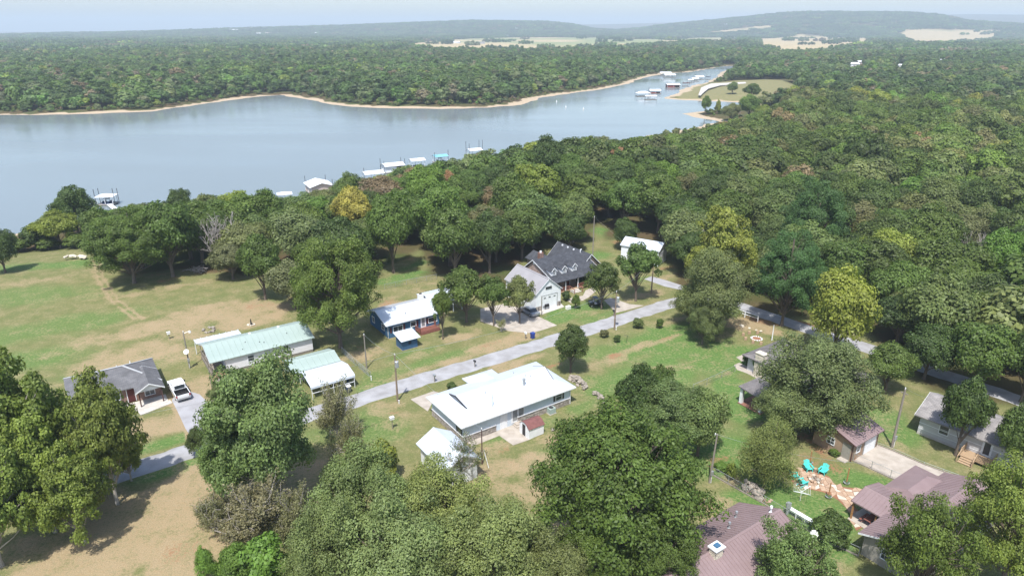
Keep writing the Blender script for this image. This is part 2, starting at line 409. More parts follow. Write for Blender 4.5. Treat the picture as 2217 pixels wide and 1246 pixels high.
# ------------------------------------------------------------------ ground sheet (polar grid, fine in front of the camera, out to the horizon)
def ground_mesh():
    th = np.concatenate([np.arange(-46, 46.01, 0.19), np.arange(50, 314, 4.0)])
    th = np.radians(th)
    r = np.concatenate([np.geomspace(4, 44, 10), np.arange(45, 160, 0.55), np.geomspace(160, 1200, 165), np.geomspace(1235, 15000, 85)])
    T, R = np.meshgrid(th, r)
    x = (R * np.sin(T)).ravel(); y = (R * np.cos(T)).ravel()
    pts = np.stack([x, y], 1)
    sd = poly_sd(pts, SHORE)
    z = terrain(pts, sd)
    nt, nr = len(th), len(r)
    i = np.arange(nr - 1)[:, None] * nt; j = np.arange(nt)[None, :]; j2 = (j + 1) % nt
    q = np.stack([i + j, i + nt + j, i + nt + j2, i + j2], -1).reshape(-1, 4)[:, ::-1]
    # zones
    n = len(x)
    wob = (vnoise(x, y, 6, 1) - 0.5) * 6 + (vnoise(x, y, 17, 2) - 0.5) * 8
    op = poly_sd(pts, OPEN)
    rr = np.hypot(x, y)
    dshore = sd + (vnoise(x, y, 9, 3) - 0.5) * 5 * sstep(60, 160, rr)
    wood = sstep(-3, 4, op + wob * 0.6)
    pk = poly_sd(pts, PARK); wood *= sstep(-4, 6, pk)
    straw = np.zeros(n); crop = np.zeros(n)
    for k, f in enumerate(FIELDS + RIDGE_FIELDS):
        m = 1 - sstep(-8, 20, poly_sd(pts, f)); straw = np.maximum(straw, m); wood *= 1 - m
        if k == 0: crop = np.maximum(crop, m * sstep(0.35, 0.6, vnoise(x, y, 260, 8)))
    sand = 1 - sstep(4.5, 8.0, dshore + (vnoise(x, y, 14, 4) - 0.5) * 7 * sstep(60, 300, rr))
    park = 1 - sstep(-4, 6, pk)
    dry = np.full(n, 0.30); lush = np.zeros(n); dirt = np.zeros(n)
    def blob(arr, u, v, ra, rb, wt, az=34.5, hard=0.35):
        cx, cy = P(u, v); a = math.radians(az)
        dx = x - cx; dy = y - cy
        p = (dx * math.cos(a) + dy * math.sin(a)) / ra; s = (-dx * math.sin(a) + dy * math.cos(a)) / rb
        d = np.sqrt(p * p + s * s) + (vnoise(x, y, 2.2, 9) - 0.5) * 0.45 + (vnoise(x, y, 5.5, 10) - 0.5) * 0.5
        np.maximum(arr, wt * (1 - sstep(hard, 1.0, d)), out=arr)
    for a in DRY: blob(dry, *a)
    for a in LUSH: blob(lush, *a)
    for a in DIRT: blob(dirt, *a)
    for line, wd, wt in TRACKS:
        pl = [P(*q_) for q_ in line]; d2 = np.full(n, 1e9)
        for a, b in zip(pl, pl[1:]):
            ex, ey = b[0] - a[0], b[1] - a[1]
            t = np.clip(((x - a[0]) * ex + (y - a[1]) * ey) / (ex * ex + ey * ey), 0, 1)
            d2 = np.minimum(d2, (x - a[0] - ex * t) ** 2 + (y - a[1] - ey * t) ** 2)
        k = wt * (1 - sstep(wd * 0.4, wd, np.sqrt(d2) + (vnoise(x, y, 1.5, 12) - 0.5) * wd * 0.7))
        dry = np.maximum(dry, k)
    za = np.stack([dry, lush, dirt, wood], 1)
    zb = np.stack([sand * (dshore > -6), straw, crop, park], 1)
    me = arrays_mesh('ground', np.stack([x, y, z], 1), q, {'zone_a': ('FLOAT_COLOR', za), 'zone_b': ('FLOAT_COLOR', zb)}, smooth=True)
    return me
# soft patches: photo column, row, half length, half width (m), weight, direction
DRY = [(420, 690, 26, 9, 0.85), (330, 760, 16, 9, 0.85), (560, 690, 14, 6, 0.9), (620, 665, 10, 6, 0.95), (240, 730, 14, 6, 0.7), (420, 850, 9, 6, 0.85), (340, 920, 8, 5, 0.95), (330, 560, 18, 4, 0.55),
       (300, 1150, 26, 13, 0.9), (150, 1240, 26, 9, 0.95), (420, 1040, 9, 5, 0.85), (420, 1200, 10, 8, 0.85), (360, 625, 16, 3, 0.6), (220, 640, 14, 5, 0.5, 10), (60, 610, 14, 3, 0.6, 20),
       (780, 770, 7, 5, 0.95), (840, 700, 5, 4, 0.7), (1080, 745, 13, 3.2, 0.9), (1000, 728, 8, 3, 0.8), (950, 790, 16, 2.0, 0.75), (1100, 790, 12, 2.2, 0.85), (900, 770, 12, 2, 0.55), (1160, 770, 8, 2, 0.8),
       (860, 905, 4, 4, 0.55), (840, 880, 6, 3, 0.6), (1110, 1010, 7, 4.5, 0.85), (1140, 1060, 5, 5, 0.75), (1195, 950, 5, 2.5, 0.75), (1060, 975, 5, 2.5, 0.7), (1250, 870, 5, 2, 0.45), (980, 1000, 6, 3, 0.7),
       (1330, 775, 4, 2.2, 0.85), (1300, 790, 5, 2.5, 0.6), (1360, 760, 5, 1.3, 0.8), (1390, 745, 4, 1.0, 0.8), (1440, 735, 6, 1.0, 0.85), (1490, 785, 10, 0.7, 0.62, 30), (1560, 812, 7, 0.6, 0.6, 30), (1470, 800, 6, 0.6, 0.6, 28), (1395, 790, 5, 0.8, 0.6, 150), (1440, 800, 5, 1.2, 0.6), (1260, 835, 6, 2, 0.5),
       (1640, 705, 8, 4, 0.95, -40), (1590, 700, 8, 4, 0.9, -40), (1470, 690, 8, 2, 0.7), (1560, 725, 9, 3, 0.55), (1800, 905, 6, 3, 0.3), (1400, 640, 8, 3, 0.75), (1330, 650, 5, 2, 0.5), (1270, 680, 5, 2, 0.45), (1440, 600, 7, 4, 0.6),
       (880, 635, 12, 3, 0.55), (850, 660, 6, 3, 0.85), (930, 610, 7, 4, 0.6), (875, 560, 5, 2.5, 0.8), (1540, 1095, 4, 3.5, 0.85, -55), (1580, 1040, 2.5, 2.0, 0.7), (1640, 1220, 8, 4, 0.5), (1790, 1240, 4, 2, 0.8), (1900, 900, 6, 4, 0.35, -50), (1870, 880, 6, 4, 0.4, -50), (1930, 960, 4, 2, 0.65, -50),
       (1170, 1180, 8, 5, 0.9), (1300, 1240, 8, 4, 0.9), (1000, 1050, 5, 3, 0.8), (1800, 970, 5, 1.6, 0.7)]
LUSH = [(100, 570, 30, 4, 0.8, 5), (240, 560, 9, 5, 0.8), (60, 640, 22, 7, 0.5, 10), (170, 700, 20, 7, 0.55), (60, 780, 14, 8, 0.6), (280, 790, 14, 5, 0.35), (870, 600, 12, 3.5, 1.0, 45), (905, 570, 9, 2.6, 0.9, 60), (960, 775, 14, 2.6, 0.6), (900, 765, 8, 3, 0.55), (840, 810, 8, 3, 0.45), (810, 835, 4, 2, 0.8),
        (1240, 672, 9, 4, 0.9), (1200, 690, 6, 3, 0.9), (1290, 690, 7, 2.5, 0.6), (1300, 500, 5, 16, 0.9, 60), (1290, 555, 6, 4, 0.8), (1310, 585, 5, 3, 0.6), (1380, 605, 5, 2, 0.5), (1500, 710, 14, 4, 0.85), (1420, 740, 16, 6, 0.85), (1480, 760, 16, 6, 0.9), (1340, 820, 14, 5, 0.7), (1560, 780, 12, 6, 0.9), (1300, 760, 8, 3, 0.55), (1440, 820, 12, 5, 0.75), (1600, 870, 10, 8, 0.95), (1570, 960, 8, 6, 1.0), (1540, 1010, 5, 4, 0.9), (1680, 1080, 7, 4.5, 1.0, -50), (1630, 1100, 6, 3, 0.95, -50), (1740, 1090, 7, 4, 1.0, -40), (1780, 1120, 6, 5, 1.0), (1870, 1045, 7, 2.6, 1.0, -40), (1930, 1065, 5, 2, 0.9, -40), (1900, 920, 9, 6, 0.75, -50), (1960, 1000, 8, 2.6, 0.75, -45), (1800, 1190, 5, 3, 0.9), (1580, 1100, 5, 2, 0.7, -50),
        (830, 930, 6, 3.5, 0.5), (800, 900, 4, 3, 0.5), (790, 930, 5, 4, 0.6), (1100, 915, 5, 2.2, 0.6), (1180, 915, 6, 2.5, 0.6), (1260, 880, 6, 2.5, 0.55), (1075, 955, 3, 1.2, 0.7), (1160, 1000, 6, 3, 0.45), (350, 960, 9, 1.6, 0.85), (400, 1010, 8, 1.6, 0.9), (660, 950, 8, 3, 0.4), (945, 880, 4, 1.2, 0.7, -50)]
DIRT = [(600, 650, 9, 4, 0.42), (650, 640, 9, 5, 0.45), (780, 750, 4, 3, 0.5), (760, 790, 5, 2, 0.6), (1330, 770, 2.4, 1.3, 0.7), (1440, 733, 2.6, 0.7, 0.7), (1420, 805, 2.2, 1.2, 0.7), (1200, 790, 3, 1, 0.6), (1060, 745, 4, 1.2, 0.55), (1000, 805, 10, 0.8, 0.55), (1090, 975, 1.8, 1, 0.6), (860, 890, 2, 1.5, 0.5), (1650, 695, 7, 1.8, 0.75, -40), (1760, 705, 8, 2, 0.9, -40), (1380, 512, 8, 4, 0.95), (1350, 520, 8, 3, 0.8), (1440, 580, 5, 3, 0.6), (1305, 480, 3, 4, 0.8),
        (1780, 985, 6.5, 2.2, 0.62, 100), (1760, 990, 4, 3, 0.55), (1560, 1005, 3, 2, 0.6), (1860, 985, 3, 1.5, 0.9), (880, 560, 6, 3, 0.55), (845, 655, 4, 3, 0.5), (400, 1190, 4, 3, 0.5), (1100, 1000, 3, 1, 0.4), (390, 600, 14, 2.5, 0.5), (350, 590, 10, 2, 0.45), (2100, 985, 5, 1.2, 0.7, -50), (1040, 760, 4, 1, 0.4), (1170, 500, 10, 4, 0.6), (1110, 560, 6, 4, 0.6)]
TRACKS = [([(418, 1010), (388, 1080), (340, 1160), (280, 1246), (240, 1300)], 0.55, 1.0), ([(440, 1030), (405, 1085), (368, 1160), (318, 1246), (280, 1300)], 0.55, 1.0), ([(200, 560), (208, 600), (240, 650), (290, 690)], 0.6, 0.8), ([(212, 560), (222, 600), (256, 650), (310, 690)], 0.6, 0.8), ([(415, 850), (440, 845), (460, 870), (470, 900)], 1.2, 0.9), ([(376, 870), (386, 895), (404, 935), (416, 955)], 0.7, 1.0)]

def ground_material():
    m, nt, n, l, b = nodes_of('ground_cover')
    b.inputs['Roughness'].default_value = 0.95; b.inputs['Specular IOR Level'].default_value = 0.1
    geo = n.new('ShaderNodeNewGeometry')
    def noise(scale, detail=6, rough=0.6):
        t = n.new('ShaderNodeTexNoise'); t.inputs['Scale'].default_value = scale; t.inputs['Detail'].default_value = detail; t.inputs['Roughness'].default_value = rough
        l.new(geo.outputs['Position'], t.inputs['Vector']); return t.outputs['Fac']
    def mth(op, a, c=None, clamp=False):
        t = n.new('ShaderNodeMath'); t.operation = op; t.use_clamp = clamp
        for k, q in enumerate((a, c)):
            if q is None: continue
            if isinstance(q, (int, float)): t.inputs[k].default_value = q
            else: l.new(q, t.inputs[k])
        return t.outputs[0]
    def rng(f, a, c, lo=0.0, hi=1.0):
        t = n.new('ShaderNodeMapRange'); t.inputs['From Min'].default_value = a; t.inputs['From Max'].default_value = c; t.inputs['To Min'].default_value = lo; t.inputs['To Max'].default_value = hi
        l.new(f, t.inputs['Value']); return t.outputs['Result']
    def mix(f, a, c):
        t = n.new('ShaderNodeMix'); t.data_type = 'RGBA'
        if isinstance(f, (int, float)): t.inputs[0].default_value = f
        else: l.new(f, t.inputs[0])
        for k, q in ((6, a), (7, c)):
            if isinstance(q, tuple): t.inputs[k].default_value = rgb(q)
            else: l.new(q, t.inputs[k])
        return t.outputs[2]
    def zone(name):
        a = n.new('ShaderNodeAttribute'); a.attribute_name = name
        s = n.new('ShaderNodeSeparateColor'); l.new(a.outputs['Color'], s.inputs[0])
        return s.outputs[0], s.outputs[1], s.outputs[2], a.outputs['Alpha']
    dry, lush, dirt, wood = zone('zone_a'); sand, straw, crop, park = zone('zone_b')
    big = noise(0.055, 5); mid = noise(0.35, 6, 0.65); fine = noise(2.6, 6, 0.7); tiny = noise(9.0, 3, 0.6)
    brk = mth('ADD', mth('MULTIPLY', mth('SUBTRACT', mid, 0.5), 1.5), mth('MULTIPLY', mth('SUBTRACT', fine, 0.5), 1.9))   # breaks every edge up
    grass = mix(rng(mid, 0.35, 0.65), (0.135, 0.152, 0.056), (0.188, 0.180, 0.080))
    green = mix(rng(fine, 0.35, 0.65), (0.078, 0.150, 0.038), (0.125, 0.195, 0.056))
    tan = mix(rng(fine, 0.35, 0.65), (0.350, 0.275, 0.170), (0.270, 0.205, 0.115))
    soil = mix(rng(fine, 0.35, 0.65), (0.300, 0.165, 0.090), (0.235, 0.125, 0.070))
    litter = mix(rng(fine, 0.35, 0.65), (0.130, 0.085, 0.050), (0.075, 0.062, 0.030))
    litter = mix(rng(big, 0.40, 0.62), litter, (0.070, 0.085, 0.028))
    sandc = mix(rng(fine, 0.3, 0.7), (0.47, 0.38, 0.27), (0.37, 0.29, 0.20))
    strawc = mix(rng(big, 0.35, 0.65), (0.47, 0.37, 0.22), (0.38, 0.31, 0.17))
    c = mix(mth('ADD', mth('MULTIPLY', lush, 1.35), mth('MULTIPLY', brk, 0.6), True), grass, green)
    c = mix(rng(mth('ADD', dry, brk), 0.30, 0.95), c, tan)
    c = mix(rng(mth('ADD', dirt, mth('MULTIPLY', brk, 0.9)), 0.45, 0.85), c, soil)
    c = mix(park, c, mix(rng(mid, 0.35, 0.65), (0.175, 0.175, 0.075), (0.235, 0.205, 0.105)))
    c = mix(rng(mth('ADD', wood, mth('MULTIPLY', brk, 0.5)), 0.35, 0.75), c, litter)
    c = mix(straw, c, strawc)
    c = mix(mth('MULTIPLY', crop, straw), c, (0.24, 0.26, 0.12))
    c = mix(rng(mth('ADD', sand, mth('MULTIPLY', brk, 0.35)), 0.40, 0.70), c, sandc)
    sp = mix(1.0, c, c)
    t = n.new('ShaderNodeMix'); t.data_type = 'RGBA'; t.blend_type = 'MULTIPLY'; t.inputs[0].default_value = 1.0
    l.new(c, t.inputs[6]); l.new(mth('MULTIPLY', rng(tiny, 0.25, 0.75, 0.66, 1.32), rng(fine, 0.3, 0.7, 0.86, 1.12)), t.inputs[7])
    l.new(t.outputs[2], b.inputs['Base Color'])
    bp = n.new('ShaderNodeBump'); bp.inputs['Strength'].default_value = 0.7; bp.inputs['Distance'].default_value = 0.12
    l.new(mth('ADD', fine, mth('MULTIPLY', tiny, 0.5)), bp.inputs['Height']); l.new(bp.outputs['Normal'], b.inputs['Normal'])
    return m
g = link('ground', ground_mesh(), ground_material())
tag(g, 'lawns, dry grass, bare earth and wooded land round the lake out to the ridges', 'ground', kind='structure')

def lake_material():
    m, nt, n, l, b = nodes_of('lake_water')
    b.inputs['Base Color'].default_value = (0.17, 0.20, 0.21, 1)
    b.inputs['IOR'].default_value = 1.333
    geo = n.new('ShaderNodeNewGeometry')
    mp = n.new('ShaderNodeMapping'); mp.inputs['Rotation'].default_value = (0, 0, math.radians(20)); mp.inputs['Scale'].default_value = (0.30, 1.0, 1.0)
    l.new(geo.outputs['Position'], mp.inputs['Vector'])
    n1 = n.new('ShaderNodeTexNoise'); n1.inputs['Scale'].default_value = 0.55; n1.inputs['Detail'].default_value = 5
    l.new(mp.outputs[0], n1.inputs['Vector'])
    n2 = n.new('ShaderNodeTexNoise'); n2.inputs['Scale'].default_value = 0.011; n2.inputs['Detail'].default_value = 3
    l.new(mp.outputs[0], n2.inputs['Vector'])
    st = n.new('ShaderNodeMapRange'); st.inputs['From Min'].default_value = 0.38; st.inputs['From Max'].default_value = 0.62; st.inputs['To Min'].default_value = 0.10; st.inputs['To Max'].default_value = 0.24
    l.new(n2.outputs['Fac'], st.inputs['Value'])
    l.new(st.outputs['Result'], b.inputs['Roughness'])
    bp = n.new('ShaderNodeBump'); bp.inputs['Strength'].default_value = 0.35; bp.inputs['Distance'].default_value = 0.06
    l.new(n1.outputs['Fac'], bp.inputs['Height']); l.new(bp.outputs['Normal'], b.inputs['Normal'])
    return m
lk = MB().add([(-2600, 60, ZW), (900, 60, ZW), (900, 1400, ZW), (-2600, 1400, ZW)], [(0, 1, 2, 3)]).build('lake', lake_material())
tag(lk, 'calm grey blue lake with a narrow inlet running back to the right', 'lake', kind='structure')

# ------------------------------------------------------------------ roads, drives, paved places
def gravel_material(name, c1, c2):
    return mat(name, c1, c2, 0.55, rough=0.95, bump=0.012, bscale=16, detail=8, lo=0.3, hi=0.7)
gravel_material('road_gravel', (0.36, 0.36, 0.375), (0.25, 0.245, 0.245))
gravel_material('drive_gravel', (0.365, 0.365, 0.385), (0.275, 0.27, 0.28))
def smooth_line(pts, step=1.5):
    pts = [Vector((p[0], p[1])) for p in pts]; out = []
    for i in range(len(pts) - 1):
        p0 = pts[max(i - 1, 0)]; p1 = pts[i]; p2 = pts[i + 1]; p3 = pts[min(i + 2, len(pts) - 1)]
        k = max(2, int((p2 - p1).length / step))
        for j in range(k):
            t = j / k
            out.append(0.5 * ((2 * p1) + (p2 - p0) * t + (2 * p0 - 5 * p1 + 4 * p2 - p3) * t * t + (3 * p1 - p0 - 3 * p2 + p3) * t ** 3))
    out.append(pts[-1]); return out
def strip(name, px, width, m, label, cat, z=0.02, edge=0.25):
    line = smooth_line([P(u, v) for u, v in px])
    v = []; f = []
    n = 6
    for i, p in enumerate(line):
        a = line[max(i - 1, 0)]; b = line[min(i + 1, len(line) - 1)]
        d = (b - a).normalized(); s = Vector((-d.y, d.x))
        for k in range(n + 1):
            t = k / n - 0.5
            e = rnd.uniform(-edge, edge) if k in (0, n) else 0
            q = p + s * (t * width + e)
            zz = tz(q.x, q.y) + z + 0.05 * (0.25 - t * t) * (1 if k not in (0, n) else 0) - (0.03 if k in (0, n) else 0)
            v.append((q.x, q.y, zz))
    for i in range(len(line) - 1):
        for k in range(n):
            a = i * (n + 1) + k
            f.append((a, a + n + 1, a + n + 2, a + 1))
    mb = MB(); mb.add(v, f)
    o = mb.build(name, m, smooth=True)
    return tag(o, label, cat, kind='structure')
strip('gravel_road', [(-260, 1210), (-60, 1130), (120, 1068), (330, 1003), (420, 974), (600, 918), (760, 869), (860, 837), (1000, 796), (1200, 736), (1330, 695), (1440, 660), (1500, 647), (1560, 650), (1640, 676),
      (1730, 706), (1786, 724), (1840, 741), (1900, 760), (2000, 795), (2217, 870), (2500, 970)], 4.1, 'road_gravel', 'pale gravel lane running diagonally past the houses', 'road')
def pad(name, px, m, label, cat, z=0.03, h=0.06, parent=None, zl=0.0):
    """Flat slab whose outline is given on the ground."""
    pts = [P(u, v, zl) for u, v in px]
    a = sum(pts[i][0] * pts[(i + 1) % len(pts)][1] - pts[(i + 1) % len(pts)][0] * pts[i][1] for i in range(len(pts)))
    if a < 0: pts = pts[::-1]
    o = MB().slab([(x, y, zl + z) for x, y in pts], h).build(name, m, parent)
    if parent is None: tag(o, label, cat, kind='structure')
    return o
pad('gravel_drive', [(372, 866), (384, 848), (408, 846), (432, 853), (449, 870), (458, 900), (456, 930), (446, 960), (440, 972), (412, 982), (411, 962), (416, 948), (402, 928), (386, 893)], 'drive_gravel', 'grey gravel drive under the white pickup', 'driveway', z=0.025)
pad('concrete_drive', [(1040, 668), (1090, 658), (1130, 668), (1164, 684), (1206, 704), (1152, 721), (1100, 716), (1040, 695)], 'concrete', 'concrete drive between the white garage and the lane', 'driveway', z=0.028)
pad('garage_apron', [(1172, 681), (1222, 664), (1213, 656), (1160, 672)], 'white_concrete', 'pale concrete apron before the white garage door', 'apron', z=0.06)
pad('concrete_driveway', [(1308, 650), (1322, 644), (1345, 652), (1362, 658), (1394, 661), (1350, 673), (1333, 677), (1322, 664)], 'concrete', 'concrete drive flaring to the lane by the transformer pole', 'driveway', z=0.03)
pad('front_walk', [(1228, 650), (1240, 643), (1262, 640), (1268, 628), (1283, 622), (1290, 630), (1275, 643), (1262, 650), (1236, 656)], 'concrete', 'curved concrete walk to the porch steps', 'walk', z=0.022)
pad('gravel_lane', [(1395, 604), (1410, 598), (1440, 606), (1478, 618), (1478, 628), (1440, 620)], 'drive_gravel', 'short gravel lane past the white barn', 'driveway', z=0.02)
pad('house_patio', [(1080, 942), (1111, 963.5), (1146, 951.5), (1170, 940), (1120, 905), (1094, 914)], 'concrete', 'concrete patio behind the white ranch house', 'patio', z=0.05)
pad('patio_walk', [(1012, 958), (1023, 965.5), (1079.5, 943.3), (1093, 916), (1070, 930)], 'concrete', 'narrow concrete walk from the patio to the garage', 'walk', z=0.04)
pad('porch_slab', [(889, 864), (939, 846.5), (950, 850), (936, 872), (926, 890), (918, 884)], 'concrete', 'concrete slab at the west end of the white ranch house', 'slab', z=0.05)
pad('paved_yard', [(1847, 998), (1893, 960), (1935, 975), (2000, 1003), (2085, 1033), (2125, 1055), (2085, 1085), (2036, 1068), (1956, 1044), (1925, 1034)], 'concrete', 'pale concrete yard in front of the tan garage', 'driveway', z=0.03)
pad('porch_walk', [(296, 888), (368, 866), (374, 872), (305, 899)], 'white_concrete', 'pale concrete walk before the grey hipped house', 'walk', z=0.10, h=0.12)
pad('side_walk', [(1589, 790), (1600, 785), (1618, 793), (1642, 805), (1660, 818), (1652, 826), (1618, 808), (1596, 800)], 'concrete', 'rounded concrete landing beside the slate-roofed house', 'walk', z=0.03)
pad('terrace', [(1594, 773), (1607, 768), (1625, 772), (1625, 782), (1606, 782)], 'concrete', 'small round concrete terrace at the slate-roofed house corner', 'terrace', z=0.03)
pad('park_road', [(1518, 190), (1540, 181.5), (1600, 178.5), (1700, 176), (1700, 178.5), (1620, 181), (1560, 185), (1534, 192), (1524, 200), (1517, 207), (1512, 206)], 'white_concrete', 'pale road and ramp by the far docks', 'road', z=0.25, h=0.6, zl=-1.0)
# ------------------------------------------------------------------ building parts
def wall_pt(wall, s, d=0.0):
    ox, oy, dx, dy = wall
    return (ox + dx * s + dy * d, oy + dy * s - dx * d)
def wbox(mb, wall, s0, s1, z0, z1, d0, d1):
    """Box on a wall: along it s0..s1, up z0..z1, proud d0..d1."""
    q = [wall_pt(wall, s0, d0), wall_pt(wall, s1, d0), wall_pt(wall, s1, d1), wall_pt(wall, s0, d1)]
    v = [(x, y, z0) for x, y in q] + [(x, y, z1) for x, y in q]
    return mb.add(v, [(3, 2, 1, 0), (4, 5, 6, 7), (0, 1, 5, 4), (1, 2, 6, 5), (2, 3, 7, 6), (3, 0, 4, 7)])
def window(parent, wall, s, z, w_, h_, frame='white_paint', pane='glass', cols=1, rows=2, shutters=None, name='window'):
    mb = MB(); t = 0.09
    wbox(mb, wall, s - t, s + w_ + t, z - t, z, 0.001, 0.07); wbox(mb, wall, s - t, s + w_ + t, z + h_, z + h_ + t, 0.001, 0.07)
    wbox(mb, wall, s - t, s, z, z + h_, 0.001, 0.07); wbox(mb, wall, s + w_, s + w_ + t, z, z + h_, 0.001, 0.07)
    for k in range(1, cols): wbox(mb, wall, s + w_ * k / cols - 0.025, s + w_ * k / cols + 0.025, z, z + h_, 0.001, 0.05)
    for k in range(1, rows): wbox(mb, wall, s, s + w_, z + h_ * k / rows - 0.02, z + h_ * k / rows + 0.02, 0.001, 0.045)
    f = mb.build(name, frame, parent)
    wbox(MB(), wall, s, s + w_, z, z + h_, 0.002, 0.02).build('pane', pane, f)
    if shutters:
        for a in (s - t - 0.34, s + w_ + t + 0.02):
            wbox(MB(), wall, a, a + 0.32, z - 0.05, z + h_ + 0.05, 0.001, 0.04).build('shutter', shutters, parent)
    return f
def door(parent, wall, s, z, w_=0.95, h_=2.05, m='white_paint', frame='white_paint', glass=None, name='door'):
    mb = MB(); t = 0.09
    wbox(mb, wall, s - t, s, z, z + h_ + t, 0.001, 0.06); wbox(mb, wall, s + w_, s + w_ + t, z, z + h_ + t, 0.001, 0.06); wbox(mb, wall, s, s + w_, z + h_, z + h_ + t, 0.001, 0.06)
    f = wbox(MB(), wall, s, s + w_, z, z + h_, 0.002, 0.035).build(name, m, parent)
    mb.build('door_frame', frame, f)
    if glass: wbox(MB(), wall, s + 0.14, s + w_ - 0.14, z + 0.25, z + h_ - 0.15, 0.036, 0.045).build('pane', glass, f)
    wbox(MB(), wall, s + w_ - 0.13, s + w_ - 0.07, z + 0.95, z + 1.08, 0.036, 0.09).build('handle', 'galvanised', f)
    return f
def garage_door(parent, wall, s, z, w_, h_, m='white_paint', rows=4, panes=0):
    """Sectional door: one panel per row, each a piece of its own."""
    f = wbox(MB(), wall, s, s + w_, z, z + h_, 0.001, 0.02).build('garage_door', 'galvanised', parent)
    hh = h_ / rows
    for k in range(rows):
        p = wbox(MB(), wall, s + 0.01, s + w_ - 0.01, z + k * hh + 0.012, z + (k + 1) * hh - 0.012, 0.021, 0.05).build('panel', m, f)
        if panes and k == rows - 1:
            for i in range(panes):
                a = s + w_ * (i + 0.5) / panes
                wbox(MB(), wall, a - 0.24, a + 0.24, z + k * hh + 0.13, z + k * hh + 0.36, 0.051, 0.058).build('pane', 'glass', f)
    mb = MB(); t = 0.12
    wbox(mb, wall, s - t, s, z, z + h_ + t, 0.001, 0.07); wbox(mb, wall, s + w_, s + w_ + t, z, z + h_ + t, 0.001, 0.07); wbox(mb, wall, s, s + w_, z + h_, z + h_ + t, 0.001, 0.07)
    mb.build('door_frame', 'galvanised', f)
    return f
def walls(parent, x0, x1, y0, y1, z0, z1, m, axis=None, zr=None, name='wall', mid=None):
    mb = MB()
    if axis == 'x':
        ym = mid if mid is not None else (y0 + y1) / 2
        mb.prism([(y0, z0), (y1, z0), (y1, z1), (ym, zr), (y0, z1)], x0, x1, 'x')
    elif axis == 'y':
        xm = mid if mid is not None else (x0 + x1) / 2
        mb.prism([(x0, z0), (x1, z0), (x1, z1), (xm, zr), (x0, z1)], y0, y1, 'y')
    else: mb.box(x0, x1, y0, y1, z0, z1)
    return mb.build(name, m, parent)
def gable_roof(parent, x0, x1, y0, y1, ze, zr, axis, m, t=0.14, mid=None, panels=0.0, seams=0.0, fascia=None, ze2=None, cap=True, name='roof', m2=None):
    """Two slopes; ze at the y0/x0 eave, ze2 at the other. panels: spacing of single sheets laid on it; seams: spacing of joined ribs."""
    ze2 = ze if ze2 is None else ze2
    if axis == 'x':
        ym = mid if mid is not None else (y0 + y1) / 2
        A = [(x0, y0, ze), (x1, y0, ze), (x1, ym, zr), (x0, ym, zr)]
        B = [(x0, ym, zr), (x1, ym, zr), (x1, y1, ze2), (x0, y1, ze2)]
    else:
        xm = mid if mid is not None else (x0 + x1) / 2
        A = [(x0, y1, ze), (x0, y0, ze), (xm, y0, zr), (xm, y1, zr)]
        B = [(xm, y1, zr), (xm, y0, zr), (x1, y0, ze2), (x1, y1, ze2)]
    if m2:
        r = MB().slab(A, t).build(name, m, parent); MB().slab(B, t).build(name, m2, parent)
    else:
        r = MB().slab(A, t).slab(B, t).build(name, m, parent)
    for quad in (A, B):
        a, b, c, d = [Vector(q) for q in quad]          # a-b and c-d run along the ridge
        L = (b - a).length; u = (b - a) / L; up = (b - a).cross(d - a).normalized()
        if up.z < 0: up = -up
        slope = (d - a)
        if panels:
            k = max(1, round(L / panels)); wd = L / k
            # one sheet, shared by all: flat pan with a raised rib on its edge
            mb = MB()
            o = up * 0.012; e1 = u * (wd - 0.015)
            mb.slab([Vector((0, 0, 0)) + o, e1 + o, e1 + slope + o, slope + o], 0.008)
            rb = u * 0.07; hh = up * 0.06
            mb.add([(0, 0, 0), rb, rb + slope, slope, hh + rb * 0.25, hh + rb * 0.75, hh + rb * 0.75 + slope, hh + rb * 0.25 + slope], [(0, 1, 5, 4), (1, 2, 6, 5), (2, 3, 7, 6), (3, 0, 4, 7), (4, 5, 6, 7)])
            me = mb.mesh('panel')
            for i in range(k): link('panel', me, m2 if (m2 and quad is B) else m, r, loc=tuple(a + u * (wd * i)))
        if seams:
            k = max(1, round(L / seams)); mb = MB()
            for i in range(k + 1):
                p = a + u * min(max(L * i / k, 0.03), L - 0.03)
                s_ = u * 0.025; hh = up * 0.035
                mb.add([p - s_, p + s_, p + s_ + slope, p - s_ + slope, p - s_ + hh, p + s_ + hh, p + s_ + slope + hh, p - s_ + slope + hh], [(0, 1, 5, 4), (1, 2, 6, 5), (2, 3, 7, 6), (3, 0, 4, 7), (4, 5, 6, 7)])
            so = mb.build('seams', m2 if (m2 and quad is B) else m, r); so['kind'] = 'stuff'
    if cap:
        mb = MB()
        if axis == 'x': mb.prism([(ym - 0.2, zr - 0.05), (ym + 0.2, zr - 0.05), (ym + 0.02, zr + 0.05), (ym - 0.02, zr + 0.05)], x0, x1, 'x')
        else: mb.prism([(xm - 0.2, zr - 0.05), (xm + 0.2, zr - 0.05), (xm + 0.02, zr + 0.05), (xm - 0.02, zr + 0.05)], y0, y1, 'y')
        mb.build('ridge_cap', m, r)
    if fascia:
        for quad in (A, B):
            a, b, c, d = [Vector(q) for q in quad]
            u = (b - a).normalized(); dn = Vector((0, 0, -0.02 - t)); tp = Vector((0, 0, 0.02))
            for p, q, s_ in ((a - u * 0.002, d - u * 0.002, u * -0.03), (b + u * 0.002, c + u * 0.002, u * 0.03)):
                MB().add([p + tp, q + tp, q + dn, p + dn, p + s_ + tp, q + s_ + tp, q + s_ + dn, p + s_ + dn], [(0, 1, 2, 3), (7, 6, 5, 4), (0, 4, 5, 1), (2, 6, 7, 3), (0, 3, 7, 4), (1, 5, 6, 2)]).build('rake_board', fascia, r)
    return r
